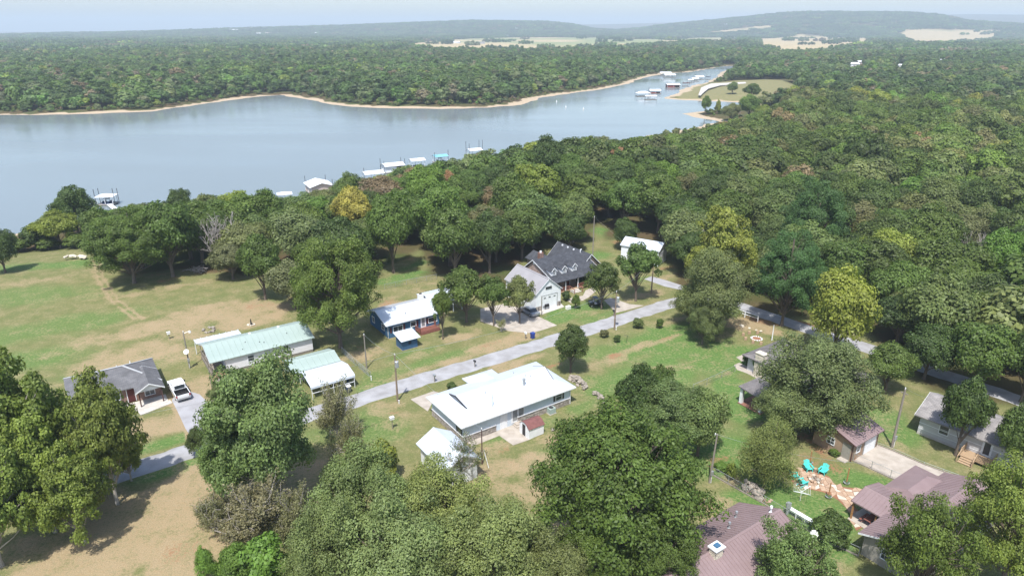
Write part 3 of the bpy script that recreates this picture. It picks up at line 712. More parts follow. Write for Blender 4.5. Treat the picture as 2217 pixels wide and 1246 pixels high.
def hip_roof(parent, x0, x1, y0, y1, ze, zr, m, t=0.14, a0=None, a1=None, axis='x', name='roof', caps=None):
    """Hip roof; a0/a1 how far the ridge ends stand in from the ends."""
    if axis == 'x':
        ym = (y0 + y1) / 2; h = (y1 - y0) / 2
        a0 = h if a0 is None else a0; a1 = h if a1 is None else a1
        R0, R1 = (x0 + a0, ym, zr), (x1 - a1, ym, zr)
        c = [(x0, y0, ze), (x1, y0, ze), (x1, y1, ze), (x0, y1, ze)]
        fs = [[c[0], c[1], R1, R0], [c[1], c[2], R1], [c[2], c[3], R0, R1], [c[3], c[0], R0]]
        ridges = [(R0, R1), (c[0], R0), (c[3], R0), (c[1], R1), (c[2], R1)]
    else:
        xm = (x0 + x1) / 2; h = (x1 - x0) / 2
        a0 = h if a0 is None else a0; a1 = h if a1 is None else a1
        R0, R1 = (xm, y0 + a0, zr), (xm, y1 - a1, zr)
        c = [(x0, y0, ze), (x1, y0, ze), (x1, y1, ze), (x0, y1, ze)]
        fs = [[c[0], c[1], R0], [c[1], c[2], R1, R0], [c[2], c[3], R1], [c[3], c[0], R0, R1]]
        ridges = [(R0, R1), (c[0], R0), (c[1], R0), (c[2], R1), (c[3], R1)]
    mb = MB()
    for f in fs: mb.slab(f, t)
    r = mb.build(name, m, parent)
    if caps:
        mb = MB()
        for p, q in ridges: mb.beam(Vector(p) + Vector((0, 0, 0.05)), Vector(q) + Vector((0, 0, 0.05)), 0.28, 0.06)
        mb.build('hip_cap', caps, r)
    return r
def vent(parent, x, y, z, r=0.07, h=0.45, m='white_paint', name='vent_pipe'):
    return MB().tube((x, y, z - 0.1), (x, y, z + h), r, r, 8).tube((x, y, z - 0.08), (x, y, z + 0.06), r * 2.1, r * 1.2, 8).build(name, m, parent)
def rail(mb, p0, p1, z0, h=0.95, n=None, bal=0.13):
    """Railing: top and bottom rail, balusters between."""
    p0 = Vector((p0[0], p0[1], z0)); p1 = Vector((p1[0], p1[1], z0)); L = (p1 - p0).length
    up = Vector((0, 0, h))
    mb.beam(p0 + up, p1 + up, 0.09, 0.05); mb.beam(p0 + Vector((0, 0, 0.12)), p1 + Vector((0, 0, 0.12)), 0.05, 0.05)
    k = max(2, int(L / bal))
    for i in range(k + 1):
        q = p0.lerp(p1, i / k); th = 0.045 if i in (0, k) else 0.018
        mb.box(q.x - th, q.x + th, q.y - th, q.y + th, z0 if i in (0, k) else z0 + 0.12, z0 + h + (0.06 if i in (0, k) else -0.04))
def stone_band(parent, wall, L, z0, z1, m='veneer_stone', seed=1):
    """Courses of separate rough stones set on a mortar bed."""
    rr = random.Random(seed)
    wbox(MB(), wall, 0, L, z0, z1, 0.001, 0.03).build('mortar_bed', 'mortar', parent)
    mb = MB(); z = z0 + 0.01
    while z < z1 - 0.08:
        h = rr.uniform(0.14, 0.22); h = min(h, z1 - z); s = rr.uniform(-0.3, 0.0)
        while s < L:
            w_ = rr.uniform(0.22, 0.52); a = max(s, 0.0); b = min(s + w_ - 0.025, L)
            if b - a > 0.06: wbox(mb, wall, a, b, z + 0.012, z + h - 0.012, 0.02, rr.uniform(0.05, 0.11))
            s += w_
        z += h
    o = mb.build('stone_veneer', m, parent); o['kind'] = 'stuff'
    return o
def steps(parent, wall, s, w_, ztop_, n, run=0.28, m='wood_deck', name='step'):
    """Flight going out from a wall, one tread per object."""
    h = ztop_ / (n + 1)
    for k in range(n):
        wbox(MB(), wall, s, s + w_, h * (n - k) - 0.06, h * (n - k), k * run, k * run + run + 0.03).build(name, m, parent)
    mb = MB()
    for a in (s, s + w_ - 0.06):
        wbox(mb, wall, a, a + 0.06, 0.0, 0.12, 0.0, n * run)
        q0 = wall_pt(wall, a + 0.03, 0.0); q1 = wall_pt(wall, a + 0.03, n * run)
        mb.beam((q0[0], q0[1], ztop_ - 0.08), (q1[0], q1[1], h - 0.08), 0.06, 0.22)
    mb.build('stringer', m, parent)

# ------------------------------------------------------------------ 1 white ranch house
S = P(999, 926, 2.8)
H1 = thing('ranch_house', 'long white metal-roofed ranch house with stone skirt, in the middle of the picture', 'house', S, AZ)
L1, W1 = 18.7, 9.5
walls(H1, 0.55, L1 - 0.55, 0.55, W1 - 0.55, 0, 2.74, 'ice_blue_siding')
fr = (0.55, 0.55, 1, 0); lf = (0.55, W1 - 0.55, 0, -1)
stone_band(H1, (1.0 * 0.55, 0.55, 1, 0), 5.0, 0.0, 0.95, seed=3)
stone_band(H1, (9.0, 0.55, 1, 0), L1 - 0.55 - 9.0, 0.0, 0.95, seed=4)
stone_band(H1, lf, W1 - 1.1, 0.0, 0.95, seed=5)
mb = MB()
wbox(mb, (0.55, 0.55, 1, 0), -0.1, 5.0, 0.95, 1.03, 0.0, 0.14); wbox(mb, (9.0, 0.55, 1, 0), 0, L1 - 9.55, 0.95, 1.03, 0.0, 0.14); wbox(mb, lf, 0, W1 - 1.12, 0.95, 1.03, 0.0, 0.14)
mb.build('ledge', 'grey_siding', H1)
def dutch(parent, L, W, ze, s, a, m):
    """Dutch gable roof: hips up to a in from each end, then small gables."""
    zr = ze + s * W / 2; za = ze + s * a; ym = W / 2
    mb = MB()
    mb.slab([(0, 0, ze), (L, 0, ze), (L - a, a, za), (L - a + 0.35, ym, zr), (a - 0.35, ym, zr), (a, a, za)][:4] + [(a - 0.35, ym, zr), (a, a, za)], 0.12)
    mb.slab([(L, W, ze), (0, W, ze), (a, W - a, za), (a - 0.35, ym, zr), (L - a + 0.35, ym, zr), (L - a, W - a, za)], 0.12)
    mb.slab([(0, W, ze), (0, 0, ze), (a, a, za), (a, W - a, za)], 0.12)
    mb.slab([(L, 0, ze), (L, W, ze), (L - a, W - a, za), (L - a, a, za)], 0.12)
    r = mb.build('roof', m, parent)
    for x, sg in ((a, -1), (L - a, 1)):
        MB().prism([(a + 0.1, za), (W - a - 0.1, za), (ym, zr - 0.14)], x - 0.05, x + 0.05, 'x').build('gable_vent', 'grey_siding', parent)
        t = MB()
        xo = x + sg * 0.36
        for y1_, z1_ in ((a, za), (W - a, za)):
            t.beam((xo - sg * 0.36, y1_, za + 0.02), (xo, ym, zr + 0.02), 0.09, 0.2)
        t.build('barge_board', 'dark_metal', r)
    return r
R1 = dutch(H1, L1, W1, 2.8, 0.37, 2.3, 'white_metal_roof')
# porch wing behind
walls(H1, 7.3, 11.4, W1 - 1.0, 10.9, 0, 2.6, 'white_paint', name='porch_wall')
hip_roof(H1, 6.8, 11.9, W1 - 3.4, 11.4, 2.72, 3.66, 'white_metal_roof', a0=2.4, a1=2.0, axis='y', name='porch_roof')
MB().box(0.0, L1, -0.03, 0.0, 2.62, 2.79).box(-0.03, 0.0, 0, W1, 2.62, 2.79).build('gutter', 'white_paint', H1)
window(H1, fr, 15.0, 1.35, 1.0, 1.1, shutters='dark_metal')
window(H1, lf, 6.8, 0.9, 1.2, 1.6, frame='dark_metal', cols=1, rows=1)
door(H1, fr, 5.75, 0.05, 0.95, 2.05)
dd = door(H1, fr, 7.55, 0.35, 1.0, 2.0, glass='curtained_glass', name='patio_door')
door(H1, fr, 8.6, 0.35, 0.85, 2.0, m='curtained_glass', name='patio_door')
MB().box(8.2, 9.6, -0.5, 0.5, 0.0, 0.18).build('step', 'concrete', H1); MB().box(8.4, 9.5, -0.2, 0.5, 0.18, 0.36).build('step', 'concrete', H1)
zf = lambda y: 2.8 + 0.37 * min(y, W1 - y)
MB().tube((11.8, 3.0, zf(3.0) - 0.1), (11.8, 3.0, zf(3) + 0.75), 0.16, 0.16, 10).tube((11.8, 3.0, zf(3) + 0.78), (11.8, 3.0, zf(3) + 0.98), 0.26, 0.2, 10).build('flue', 'galvanised', H1)
for x, y in ((13.6, 3.9), (13.0, 4.25), (6.0, 3.7), (12.5, 6.5)): vent(H1, x, y, zf(y), 0.05, 0.28, 'galvanised')
mb = MB().tube((5.6, 1.4, zf(1.4) - 0.05), (5.6, 1.4, zf(1.4) + 1.9), 0.03, 0.03, 6)
for k in range(5): mb.tube((5.6 - 0.1, 1.4 - 0.45 + 0.08 * k, zf(1.4) + 1.2 + 0.15 * k), (5.6 + 0.1, 1.4 + 0.45 - 0.08 * k, zf(1.4) + 1.2 + 0.15 * k), 0.012, 0.012, 4)
mb.build('aerial', 'galvanised', H1)
for x in (0.6, L1 - 0.65): MB().tube((x, 0.45, 0.1), (x, 0.45, 2.7), 0.05, 0.05, 6).build('downpipe', 'white_paint', H1)

# 2 small gabled garage before it
S = (-7.65, 65.1)
o = thing('garage', 'small white gabled garage with pale metal roof, half hidden by foreground trees', 'garage', S, AZ)
walls(o, 0.4, 4.5, 0.35, 6.8, 0, 2.62, 'white_paint', 'y', 3.9)
gable_roof(o, 0, 4.9, 0, 7.15, 2.7, 4.1, 'y', 'white_metal_roof', fascia='grey_siding')
fr = (0.4, 0.35, 1, 0)
garage_door(o, fr, 0.9, 0.02, 2.4, 2.1)
window(o, (0.4, 6.8, 0, -1), 2.5, 1.1, 0.9, 0.9)

# 3 maroon roofed garden shed
S = P(1145, 951, 0)
o = thing('garden_shed', 'small white metal garden shed with rusty maroon roof and open doors', 'shed', S, AZ)
mb = MB(); W_, L_ = 2.1, 2.4
prof = [(0, 0.05), (W_, 0.05), (W_, 1.55), (W_ * 0.75, 1.95), (W_ / 2, 2.08), (W_ * 0.25, 1.95), (0, 1.55)]
mb.prism(prof, 0.0, L_, 'x'); mb.build('wall', 'white_paint', o)
rp = [(-0.12, 1.50), (W_ * 0.25, 2.0), (W_ / 2, 2.14), (W_ * 0.75, 2.0), (W_ + 0.12, 1.50)]
for k in range(4):
    (a, b), (c, d) = rp[k], rp[k + 1]
    MB().slab([(-0.1, a, b), (L_ + 0.1, a, b), (L_ + 0.1, c, d), (-0.1, c, d)], 0.03).build('roof_sheet', 'maroon_roof', o)
wl_ = (0.0, W_, 0, -1)
wbox(MB(), wl_, 0.65, 1.35, 0.08, 1.7, 0.003, 0.012).build('doorway', 'black_plastic', o)
for a in (0.25, 1.38): wbox(MB(), wl_, a, a + 0.4, 0.06, 1.72, 0.014, 0.05).build('sliding_door', 'white_paint', o)

# air conditioner
S = P(1193, 893, 0)
o = thing('air_conditioner', 'pale green outdoor air conditioner beside the white ranch house', 'air conditioner', S, AZ)
MB().box(-0.5, 0.5, -0.45, 0.45, 0.08, 0.85).build('cabinet', 'green_metal', o); MB().box(-0.6, 0.6, -0.55, 0.55, 0.0, 0.08).build('base_pad', 'concrete', o)
MB().tube((0, 0, 0.851), (0, 0, 0.87), 0.34, 0.34, 14).build('fan_grille', 'dark_metal', o)

# ------------------------------------------------------------------ 5 mobile home with green roof
ZE = 2.6
S = P(454, 786, ZE)
o = thing('mobile_home', 'long white mobile home with pale green ribbed metal roof and end porch', 'house', S, AZ)
L_, W_ = 16.2, 8.2
walls(o, 2.3, L_ - 0.3, 0.35, W_ - 0.35, 0.45, ZE - 0.03, 'white_siding', 'x', 3.75)
MB().box(2.34, L_ - 0.34, 0.39, W_ - 0.39, 0.0, 0.45).build('skirting', 'weathered_wood', o)
gable_roof(o, 0, L_, 0, W_, ZE, 3.95, 'x', 'green_metal', t=0.10, panels=0.92, fascia='grey_siding')
fr = (2.3, 0.35, 1, 0)
window(o, fr, 3.3, 1.15, 0.9, 0.95); window(o, fr, 8.9, 1.05, 0.75, 1.2, cols=2); door(o, fr, 5.9, 0.5, 0.9, 2.0, m='grey_siding')
MB().box(0.1, 2.28, 0.6, W_ - 0.3, 0.55, 0.68).build('porch_floor', 'weathered_wood', o)
mb = MB()
for y in (0.35, 2.6, 5.2, W_ - 0.4): mb2 = MB().box(0.12, 0.22, y, y + 0.1, 0.0, ZE + 0.3 * min(y, W_ - y)).build('porch_post', 'weathered_wood', o)
rail(mb, (0.17, 0.75), (0.17, W_ - 0.4), 0.68); mb.build('railing', 'weathered_wood', o)
for k in range(9): MB().box(0.09, 0.12, 0.62 + k * 0.82, 0.62 + k * 0.82 + 0.78, 0.02, 0.53).build('skirt_board', 'weathered_wood', o)
door(o, (2.3, W_ - 0.35, 0, -1), 5.0, 0.68, 0.9, 1.9, m='grey_siding', glass='glass')
steps(o, (0.4, 0.6, 1, 0), 0.1, 1.5, 0.68, 4)
MB().box(0.3, 2.1, -1.9, -0.6, 0.0, 0.06).build('step_landing', 'concrete', o)
for x, y in ((6.0, 2.6), (8.0, 1.9), (12.5, 2.4), (5.2, 1.2), (8.6, 1.6)): vent(o, x, y, ZE + 0.33 * y, 0.05, 0.15, 'dark_metal')
for x in (7.0, 11.6): MB().box(x, x + 0.35, 4.2, 4.5, 3.85, 4.15).build('ridge_vent', 'white_paint', o)
# rear porch cover
rr_ = MB().slab([(-0.3, W_ + 2.2, 2.55), (-0.3, W_ - 0.2, 2.78), (6.7, W_ - 0.2, 2.78), (6.7, W_ + 2.2, 2.55)][::-1], 0.08).build('rear_porch_roof', 'white_metal_roof', o)
for x in (-0.2, 2.2, 4.5, 6.6): MB().box(x - 0.05, x + 0.05, W_ + 2.0, W_ + 2.1, 0, 2.5).build('porch_post', 'white_paint', o)
mb = MB()
for k in range(8): mb.box(-0.25 + 0.98 * k, -0.2 + 0.98 * k, W_ - 0.1, W_ + 2.1, 2.69, 2.74)
mb.build('seams', 'white_metal_roof', rr_)['kind'] = 'stuff'

# carports beside it
S = P(690, 793, 2.2)
o = thing('green_carport', 'pale green steel carport between mobile home and white carport', 'carport', (S[0] - 4.0 * EX[0], S[1] - 4.0 * EX[1]), AZ)
gable_roof(o, 0, 7.5, 0, 5.2, 2.2, 2.95, 'x', 'green_metal', t=0.05, panels=0.94)
for x in (0.1, 2.5, 5.0, 7.4):
    for y in (0.1, 5.1): MB().box(x - 0.04, x + 0.04, y - 0.04, y + 0.04, 0, 2.2).build('post', 'galvanised', o)
walls(o, 0.2, 7.3, 4.95, 5.0, 0.1, 2.1, 'green_metal', name='side_panel')
S = P(690, 833, 2.1)
c0 = (S[0] - 1.2 * EX[0], S[1] - 1.2 * EX[1])
o = thing('white_carport', 'white arched steel carport standing by the gravel lane', 'carport', c0, AZ)
Lc, Wc = 6.7, 5.4
pr = [(-0.02, 1.75), (0.0, 2.05), (0.25, 2.25), (Wc / 2, 2.75), (Wc - 0.25, 2.25), (Wc, 2.05), (Wc + 0.02, 1.75)]
mb = MB()
for k in range(6):
    (a, b), (c, d) = pr[k], pr[k + 1]
    q = [(0, a, b), (Lc, a, b), (Lc, c, d), (0, c, d)]
    mb.add(q + [(x, y, z - 0.03) for x, y, z in q], [(0, 1, 2, 3), (7, 6, 5, 4), (0, 4, 5, 1), (1, 5, 6, 2), (2, 6, 7, 3), (3, 7, 4, 0)])
rf = mb.build('roof', 'white_metal_roof', o)
for k in range(5): MB().box(0.15 + k * (Lc - 0.3) / 4 - 0.035, 0.15 + k * (Lc - 0.3) / 4 + 0.035, 0.02, 0.09, 0, 2.05).build('post', 'white_paint', o); MB().box(0.15 + k * (Lc - 0.3) / 4 - 0.035, 0.15 + k * (Lc - 0.3) / 4 + 0.035, Wc - 0.09, Wc - 0.02, 0, 2.05).build('post', 'white_paint', o)
MB().box(0.1, Lc - 0.1, 0.0, 0.06, 1.0, 1.07).build('side_rail', 'white_paint', o); MB().box(0.1, Lc - 0.1, Wc - 0.06, Wc, 1.0, 1.07).build('side_rail', 'white_paint', o)
def cp(x, y): return (c0[0] + EX[0] * x + NX[0] * y, c0[1] + EX[1] * x + NX[1] * y)
def wheel(parent, x, y, z, r, wd, rim='rim'):
    t = MB().tube((x, y - wd / 2, z), (x, y + wd / 2, z), r, r, 16).build('wheel', 'tyre', parent)
    MB().tube((x, y - wd / 2 - 0.012, z), (x, y + wd / 2 + 0.012, z), r * 0.58, r * 0.58, 12).build('rim', rim, t)
tr = thing('tractor', 'dark compact tractor parked under the white carport', 'tractor', cp(3.5, 2.0), AZ)
MB().prism([(-0.9, 0.6), (1.3, 0.55), (1.3, 1.15), (0.3, 1.25), (0.2, 0.85), (-0.9, 0.85)], -0.3, 0.3, 'y').build('body', 'car_black', tr)
MB().box(-0.7, -0.2, -0.25, 0.25, 0.85, 1.0).box(-0.75, -0.65, -0.25, 0.25, 1.0, 1.4).build('seat', 'black_plastic', tr)
MB().tube((0.15, 0, 1.0), (-0.05, 0, 1.45), 0.03).tube((-0.05, -0.2, 1.45), (-0.05, 0.2, 1.45), 0.03).build('steering_wheel', 'black_plastic', tr)
for sgn in (-1, 1): wheel(tr, -0.6, sgn * 0.6, 0.6, 0.6, 0.34, 'dock_tan'); wheel(tr, 0.95, sgn * 0.5, 0.36, 0.36, 0.22, 'dock_tan')
tr = thing('utility_trailer', 'dark utility trailer under the east end of the white carport', 'trailer', cp(5.6, 2.6), AZ + 1.57)
MB().box(-1.2, 1.2, -0.6, 0.6, 0.5, 0.62).box(-1.2, 1.2, -0.62, -0.56, 0.62, 0.95).box(-1.2, 1.2, 0.56, 0.62, 0.62, 0.95).box(1.14, 1.2, -0.56, 0.56, 0.62, 0.95).build('bed', 'dark_blue_plastic', tr)
MB().beam((-1.2, 0, 0.56), (-2.0, 0, 0.5), 0.1, 0.08).build('tongue', 'dark_metal', tr)
for sgn in (-1, 1): wheel(tr, 0, sgn * 0.72, 0.3, 0.3, 0.18)
def bin_(u, v, m, label, lid=None, az=AZ, group=None):
    b = thing('rubbish_bin', label, 'bin', on_ground(u, v), az, group)
    MB().add([(-0.24, -0.26, 0.06), (0.24, -0.26, 0.06), (0.24, 0.26, 0.06), (-0.24, 0.26, 0.06), (-0.31, -0.34, 0.98), (0.31, -0.34, 0.98), (0.31, 0.34, 0.98), (-0.31, 0.34, 0.98)], [(3, 2, 1, 0), (4, 5, 6, 7), (0, 1, 5, 4), (1, 2, 6, 5), (2, 3, 7, 6), (3, 0, 4, 7)]).build('body', m, b)
    MB().prism([(-0.36, 0.99), (0.36, 0.99), (0.3, 1.1), (-0.3, 1.1)], -0.33, 0.33, 'x').build('lid', lid or m, b)
    for sgn in (-1, 1): MB().tube((sgn * 0.22 - 0.03, 0.3, 0.1), (sgn * 0.22 + 0.03, 0.3, 0.1), 0.1, 0.1, 10).build('wheel', 'tyre', b)
    return b
bin_(755, 848, 'dark_blue_plastic', 'blue rubbish bin with pale lid beside the white carport', 'white_plastic')
bin_(1153, 732, 'blue_plastic', 'bright blue rubbish bin beside the lane by the white garage drive')

# ------------------------------------------------------------------ 7 grey hipped house at the left
S = P(356, 835, 2.5)
o = thing('brick_house', 'grey shingled hip-roofed brick house behind the tall trees at left', 'house', S, AZ)
walls(o, -11.2, -0.4, 2.6, 10.2, 0, 2.42, 'red_brick')
walls(o, -3.3, -0.4, 2.2, 2.6, 0, 2.42, 'red_brick', name='porch_back_wall')
hip_roof(o, -11.7, 0.0, 2.1, 10.7, 2.5, 4.25, 'grey_shingle', caps='rear_grey_roof')
gable_roof(o, -3.7, 0.02, -0.2, 6.4, 2.5, 3.55, 'y', 'grey_shingle', fascia='white_paint', cap=False)
MB().prism([(-3.4, 2.4), (-0.3, 2.4), (-1.84, 3.36)], 0.1, 0.2, 'y').build('porch_gable', 'white_paint', o)
for x in (-3.3, -0.45): MB().box(x - 0.08, x + 0.08, 0.1, 0.26, 0.1, 2.42).build('porch_post', 'brown_trim', o)
MB().box(-9.0, 0.1, -0.4, 2.2, 0.0, 0.14).build('porch_floor', 'white_concrete', o)
fr = (-11.2, 2.598, 1, 0)
window(o, (-3.3, 2.2, 1, 0), 0.9, 0.7, 1.2, 1.3, cols=2); window(o, fr, 1.5, 0.9, 1.2, 1.2, cols=2); window(o, fr, 4.5, 0.9, 1.2, 1.2, cols=2); door(o, fr, 6.6, 0.14, 0.95, 2.0, m='maroon_door')
window(o, (-0.4, 2.6, 0, 1), 3.0, 0.9, 1.0, 1.2, cols=2)
for x, y in ((-5.0, 6.9), (-3.2, 7.4)): vent(o, x, y, 4.0, 0.05, 0.3)

# ------------------------------------------------------------------ 8 blue house
S = P(836, 706, 2.6)
o = thing('blue_house', 'blue house with white metal roof, white window frames and red deck', 'house', S, AZ)
walls(o, 0.5, 10.4, 0.45, 8.2, 0, 2.53, 'blue_siding', 'x', 3.65, mid=4.4)
gable_roof(o, 0, 10.7, 0, 8.9, 2.6, 3.9, 'x', 'white_metal_roof', mid=4.45, ze2=2.45, fascia='white_paint', m2='rear_grey_roof')
fr = (0.5, 0.45, 1, 0); lf = (0.5, 8.2, 0, -1)
window(o, fr, 1.0, 0.95, 1.7, 0.95, cols=2, rows=1); window(o, fr, 4.3, 1.15, 0.95, 0.85, rows=1); window(o, fr, 7.8, 1.0, 1.6, 0.9, rows=1)
for a, b in ((0.35, 0.3), (2.85, 0.35), (5.4, 0.35), (7.35, 0.4)): wbox(MB(), fr, a, a + b, 0.9, 2.0, 0.002, 0.05).build('shutter', 'maroon_door', o)
door(o, fr, 6.3, 0.45, 0.85, 1.95, glass='curtained_glass')
window(o, lf, 1.2, 0.9, 0.9, 1.0, cols=2, rows=1); window(o, lf, 5.2, 0.95, 1.0, 1.0, cols=2)
MB().tube((0.45, 0.4, 0.1), (0.45, 0.4, 2.55), 0.05).build('downpipe', 'white_paint', o)
dk = MB().box(5.6, 9.4, -1.55, 0.44, 0.32, 0.42).build('deck', 'red_deck', o)
mb = MB(); rail(mb, (5.65, -1.5), (9.35, -1.5), 0.42, 0.8); rail(mb, (5.65, -1.5), (5.65, 0.4), 0.42, 0.8); rail(mb, (9.35, -0.2), (9.35, 0.4), 0.42, 0.8); mb.build('railing', 'red_deck', dk)
for k in range(6): MB().box(5.6, 9.4, -1.575, -1.551, 0.02 + 0.052 * k, 0.065 + 0.052 * k).build('skirt_board', 'red_deck', dk)
MB().box(9.4, 9.75, -1.3, -0.3, 0.1, 0.2).build('step', 'red_deck', dk)
vent(o, 4.6, 1.9, 3.15, 0.05, 0.25, 'dark_metal')
ch = MB().box(9.6, 10.5, 6.3, 7.1, 2.4, 4.1).build('chimney', 'white_paint', o); MB().box(9.8, 10.3, 6.5, 6.9, 4.1, 4.25).build('chimney_cap', 'dark_metal', ch)
# car shelter wing of the blue house
o = thing('open_shelter', 'white-roofed open car shelter half hidden behind yard trees, beside the blue house', 'shelter', (S[0] + EX[0] * 11.3 + NX[0] * 4.4, S[1] + EX[1] * 11.3 + NX[1] * 4.4), AZ)
gable_roof(o, 0, 6.5, 0, 6.6, 2.45, 3.25, 'x', 'white_metal_roof', seams=0.6)
walls(o, 0.2, 2.0, 2.5, 6.2, 0, 2.4, 'blue_siding'); door(o, (0.2, 2.5, 1, 0), 0.5, 0.05, 0.9, 2.0)
for x in (2.6, 4.4, 6.3):
    for y in (0.2, 6.4): MB().box(x - 0.06, x + 0.06, y - 0.06, y + 0.06, 0, 2.45).build('post', 'white_paint', o)

# blue shed
S = P(872, 759, 0)
o = thing('blue_shed', 'small blue shed with white lean-to roof on the lawn by the lane', 'shed', S, AZ)
L_, W_ = 2.75, 2.45
MB().prism([(0, 0.0), (W_, 0.0), (W_, 2.28), (0, 1.86)], 0, L_, 'x').build('wall', 'blue_shed_siding', o)
rf = MB().slab([(-0.35, -0.4, 1.84), (L_ + 0.45, -0.4, 1.84), (L_ + 0.45, W_ + 0.3, 2.38), (-0.35, W_ + 0.3, 2.38)], 0.07).build('roof', 'white_metal_roof', o)
MB().tube((1.35, -0.02, 1.15), (1.35, -0.05, 1.15), 0.3, 0.3, 20).tube((1.35, -0.051, 1.15), (1.35, -0.06, 1.15), 0.2, 0.2, 5).build('star_emblem', 'navy_paint', o)
for k in range(9): MB().box(0.1 + k * 0.31, 0.13 + k * 0.31, -0.018, -0.002, 0.05, 1.75).build('batten', 'blue_shed_siding', o)
MB().box(-0.08, L_ + 0.08, -0.08, W_ + 0.08, 0.0, 0.05).build('base', 'weathered_wood', o)

# ------------------------------------------------------------------ 9 white garage with grey roof
S = P(1160, 675, 0)
o = thing('tall_garage', 'tall white gabled garage with smooth grey metal roof and big door', 'garage', S, AZ)
walls(o, 0, 5.9, 0, 10.0, 0, 3.55, 'white_paint', 'y', 5.95)
gable_roof(o, -0.25, 6.15, -0.2, 10.25, 3.52, 6.12, 'y', 'grey_metal_roof', t=0.10, fascia='white_paint')
fr = (0, 0, 1, 0)
garage_door(o, fr, 1.45, 0.03, 3.5, 2.75, panes=3)
mb = MB(); wbox(mb, fr, 0.02, 1.3, 0.0, 0.95, 0.002, 0.06); wbox(mb, fr, 5.1, 5.88, 0.0, 0.95, 0.002, 0.06); mb.build('stone_wainscot', 'veneer_stone', o)
window(o, fr, 2.35, 4.1, 1.2, 0.32, frame='dark_metal', rows=1, name='vent_window')
for a in (0.55, 5.45): wbox(MB(), fr, a, a + 0.16, 0.1, 0.85, 0.061, 0.09).build('shutter_strip', 'dark_metal', o)
gr = thing('barbecue_grill', 'black barbecue grill before the tall white garage door', 'grill', on_ground(1183, 669), AZ)
MB().box(-0.5, 0.5, -0.28, 0.28, 0.55, 0.8).prism([(-0.28, 0.8), (0.28, 0.8), (0.2, 1.1), (-0.2, 1.1)], -0.45, 0.45, 'x').build('hood', 'black_plastic', gr)
for x in (-0.42, 0.42):
    for y in (-0.22, 0.22): MB().box(x - 0.03, x + 0.03, y - 0.03, y + 0.03, 0, 0.55).build('leg', 'black_plastic', gr)
MB().box(-0.9, -0.5, -0.25, 0.25, 0.74, 0.78).build('side_shelf', 'black_plastic', gr)

# ------------------------------------------------------------------ 10 big brick house with dormers
S = P(1200.6, 613.4, 2.8)
o = thing('dormer_house', 'large brick house with dark shingle roof and three white dormers', 'house', S, AZ)
walls(o, 0.35, 10.2, 2.6, 10.7, 0, 2.72, 'pink_brick', 'x', 5.45, mid=7.4)
gable_roof(o, 0, 12.6, 0, 11.1, 2.8, 5.65, 'x', 'dark_shingle', mid=7.45, ze2=2.85, fascia='white_paint', cap=False)
walls(o, 10.1, 15.2, 4.1, 14.7, 0, 2.72, 'pink_brick', 'y', 5.35, name='wing_wall')
gable_roof(o, 9.7, 15.6, 3.7, 15.1, 2.75, 5.55, 'y', 'dark_shingle', fascia='white_paint', cap=False, name='wing_roof')
for k, x in enumerate((1.35, 4.0, 6.65)):
    yb = 2.0; zb = 2.8 + 0.3826 * yb; hw = 0.62; zt = 4.55; zp = 5.2
    yr = (zp - 2.8) / 0.3826; ye = (zt - 2.8) / 0.3826
    d = MB().prism([(x - hw, zb), (x + hw, zb), (x + hw, zt), (x, zp), (x - hw, zt)], yb, ye, 'y').build('dormer', 'white_paint', o)
    MB().slab([(x - hw - 0.14, ye, zt - 0.06), (x - hw - 0.14, yb - 0.18, zt - 0.06), (x, yb - 0.18, zp + 0.06), (x, yr, zp + 0.06)], 0.07).slab([(x, yr, zp + 0.06), (x, yb - 0.18, zp + 0.06), (x + hw + 0.14, yb - 0.18, zt - 0.06), (x + hw + 0.14, ye, zt - 0.06)], 0.07).build('dormer_roof', 'dark_shingle', d)
    window(d, (x - hw, yb, 1, 0), 0.36, zb + 0.25, 0.52, 0.95, cols=2, rows=3)
    mb = MB()
    for sg in (-1, 1): mb.beam((x + sg * (hw + 0.14), yb - 0.2, zt - 0.05), (x, yb - 0.2, zp + 0.08), 0.05, 0.14)
    mb.build('dormer_trim', 'white_paint', d)
MB().box(0.2, 9.7, 0.3, 2.6, 0.25, 0.45).build('porch_floor', 'wood_deck', o)
for x in (0.4, 3.2, 6.4, 9.4): MB().box(x - 0.08, x + 0.08, 0.35, 0.51, 0.45, 2.8).build('porch_post', 'white_paint', o)
mb = MB(); rail(mb, (0.4, 0.43), (4.2, 0.43), 0.45, 0.85); rail(mb, (6.4, 0.43), (9.4, 0.43), 0.45, 0.85); mb.build('railing', 'red_deck', o)
steps(o, (4.3, 0.3, 1, 0), 0.0, 2.0, 0.45, 3, 0.4, 'white_concrete')
mb = MB()
for x in (4.25, 6.35): mb.beam((x, 0.35, 1.3), (x, -1.2, 0.9), 0.08, 0.1); mb.box(x - 0.05, x + 0.05, -1.25, -1.15, 0, 0.9)
mb.build('stair_rail', 'red_deck', o)
fw = (0.35, 2.6, 1, 0)
door(o, fw, 4.6, 0.45, 1.0, 2.05, m='maroon_door'); window(o, fw, 1.4, 1.0, 1.2, 1.3, cols=2); window(o, fw, 7.2, 1.0, 1.2, 1.3, cols=2)
window(o, (10.1, 4.1, 1, 0), 1.6, 0.9, 1.8, 1.3, cols=3)
for wall in ((0.35, 10.7, 0, -1),): MB().tube((0.33, 7.4, 4.9), (0.30, 7.4, 4.9), 0.3, 0.3, 12).build('gable_vent', 'white_paint', o)
MB().tube((12.65, 4.08, 4.7), (12.65, 4.05, 4.7), 0.3, 0.3, 12).build('gable_vent', 'white_paint', o)
for y in (12.8, 10.9, 8.9): MB().box(12.05, 12.3, y, y + 0.3, 5.1, 5.42).build('roof_vent', 'white_paint', o)
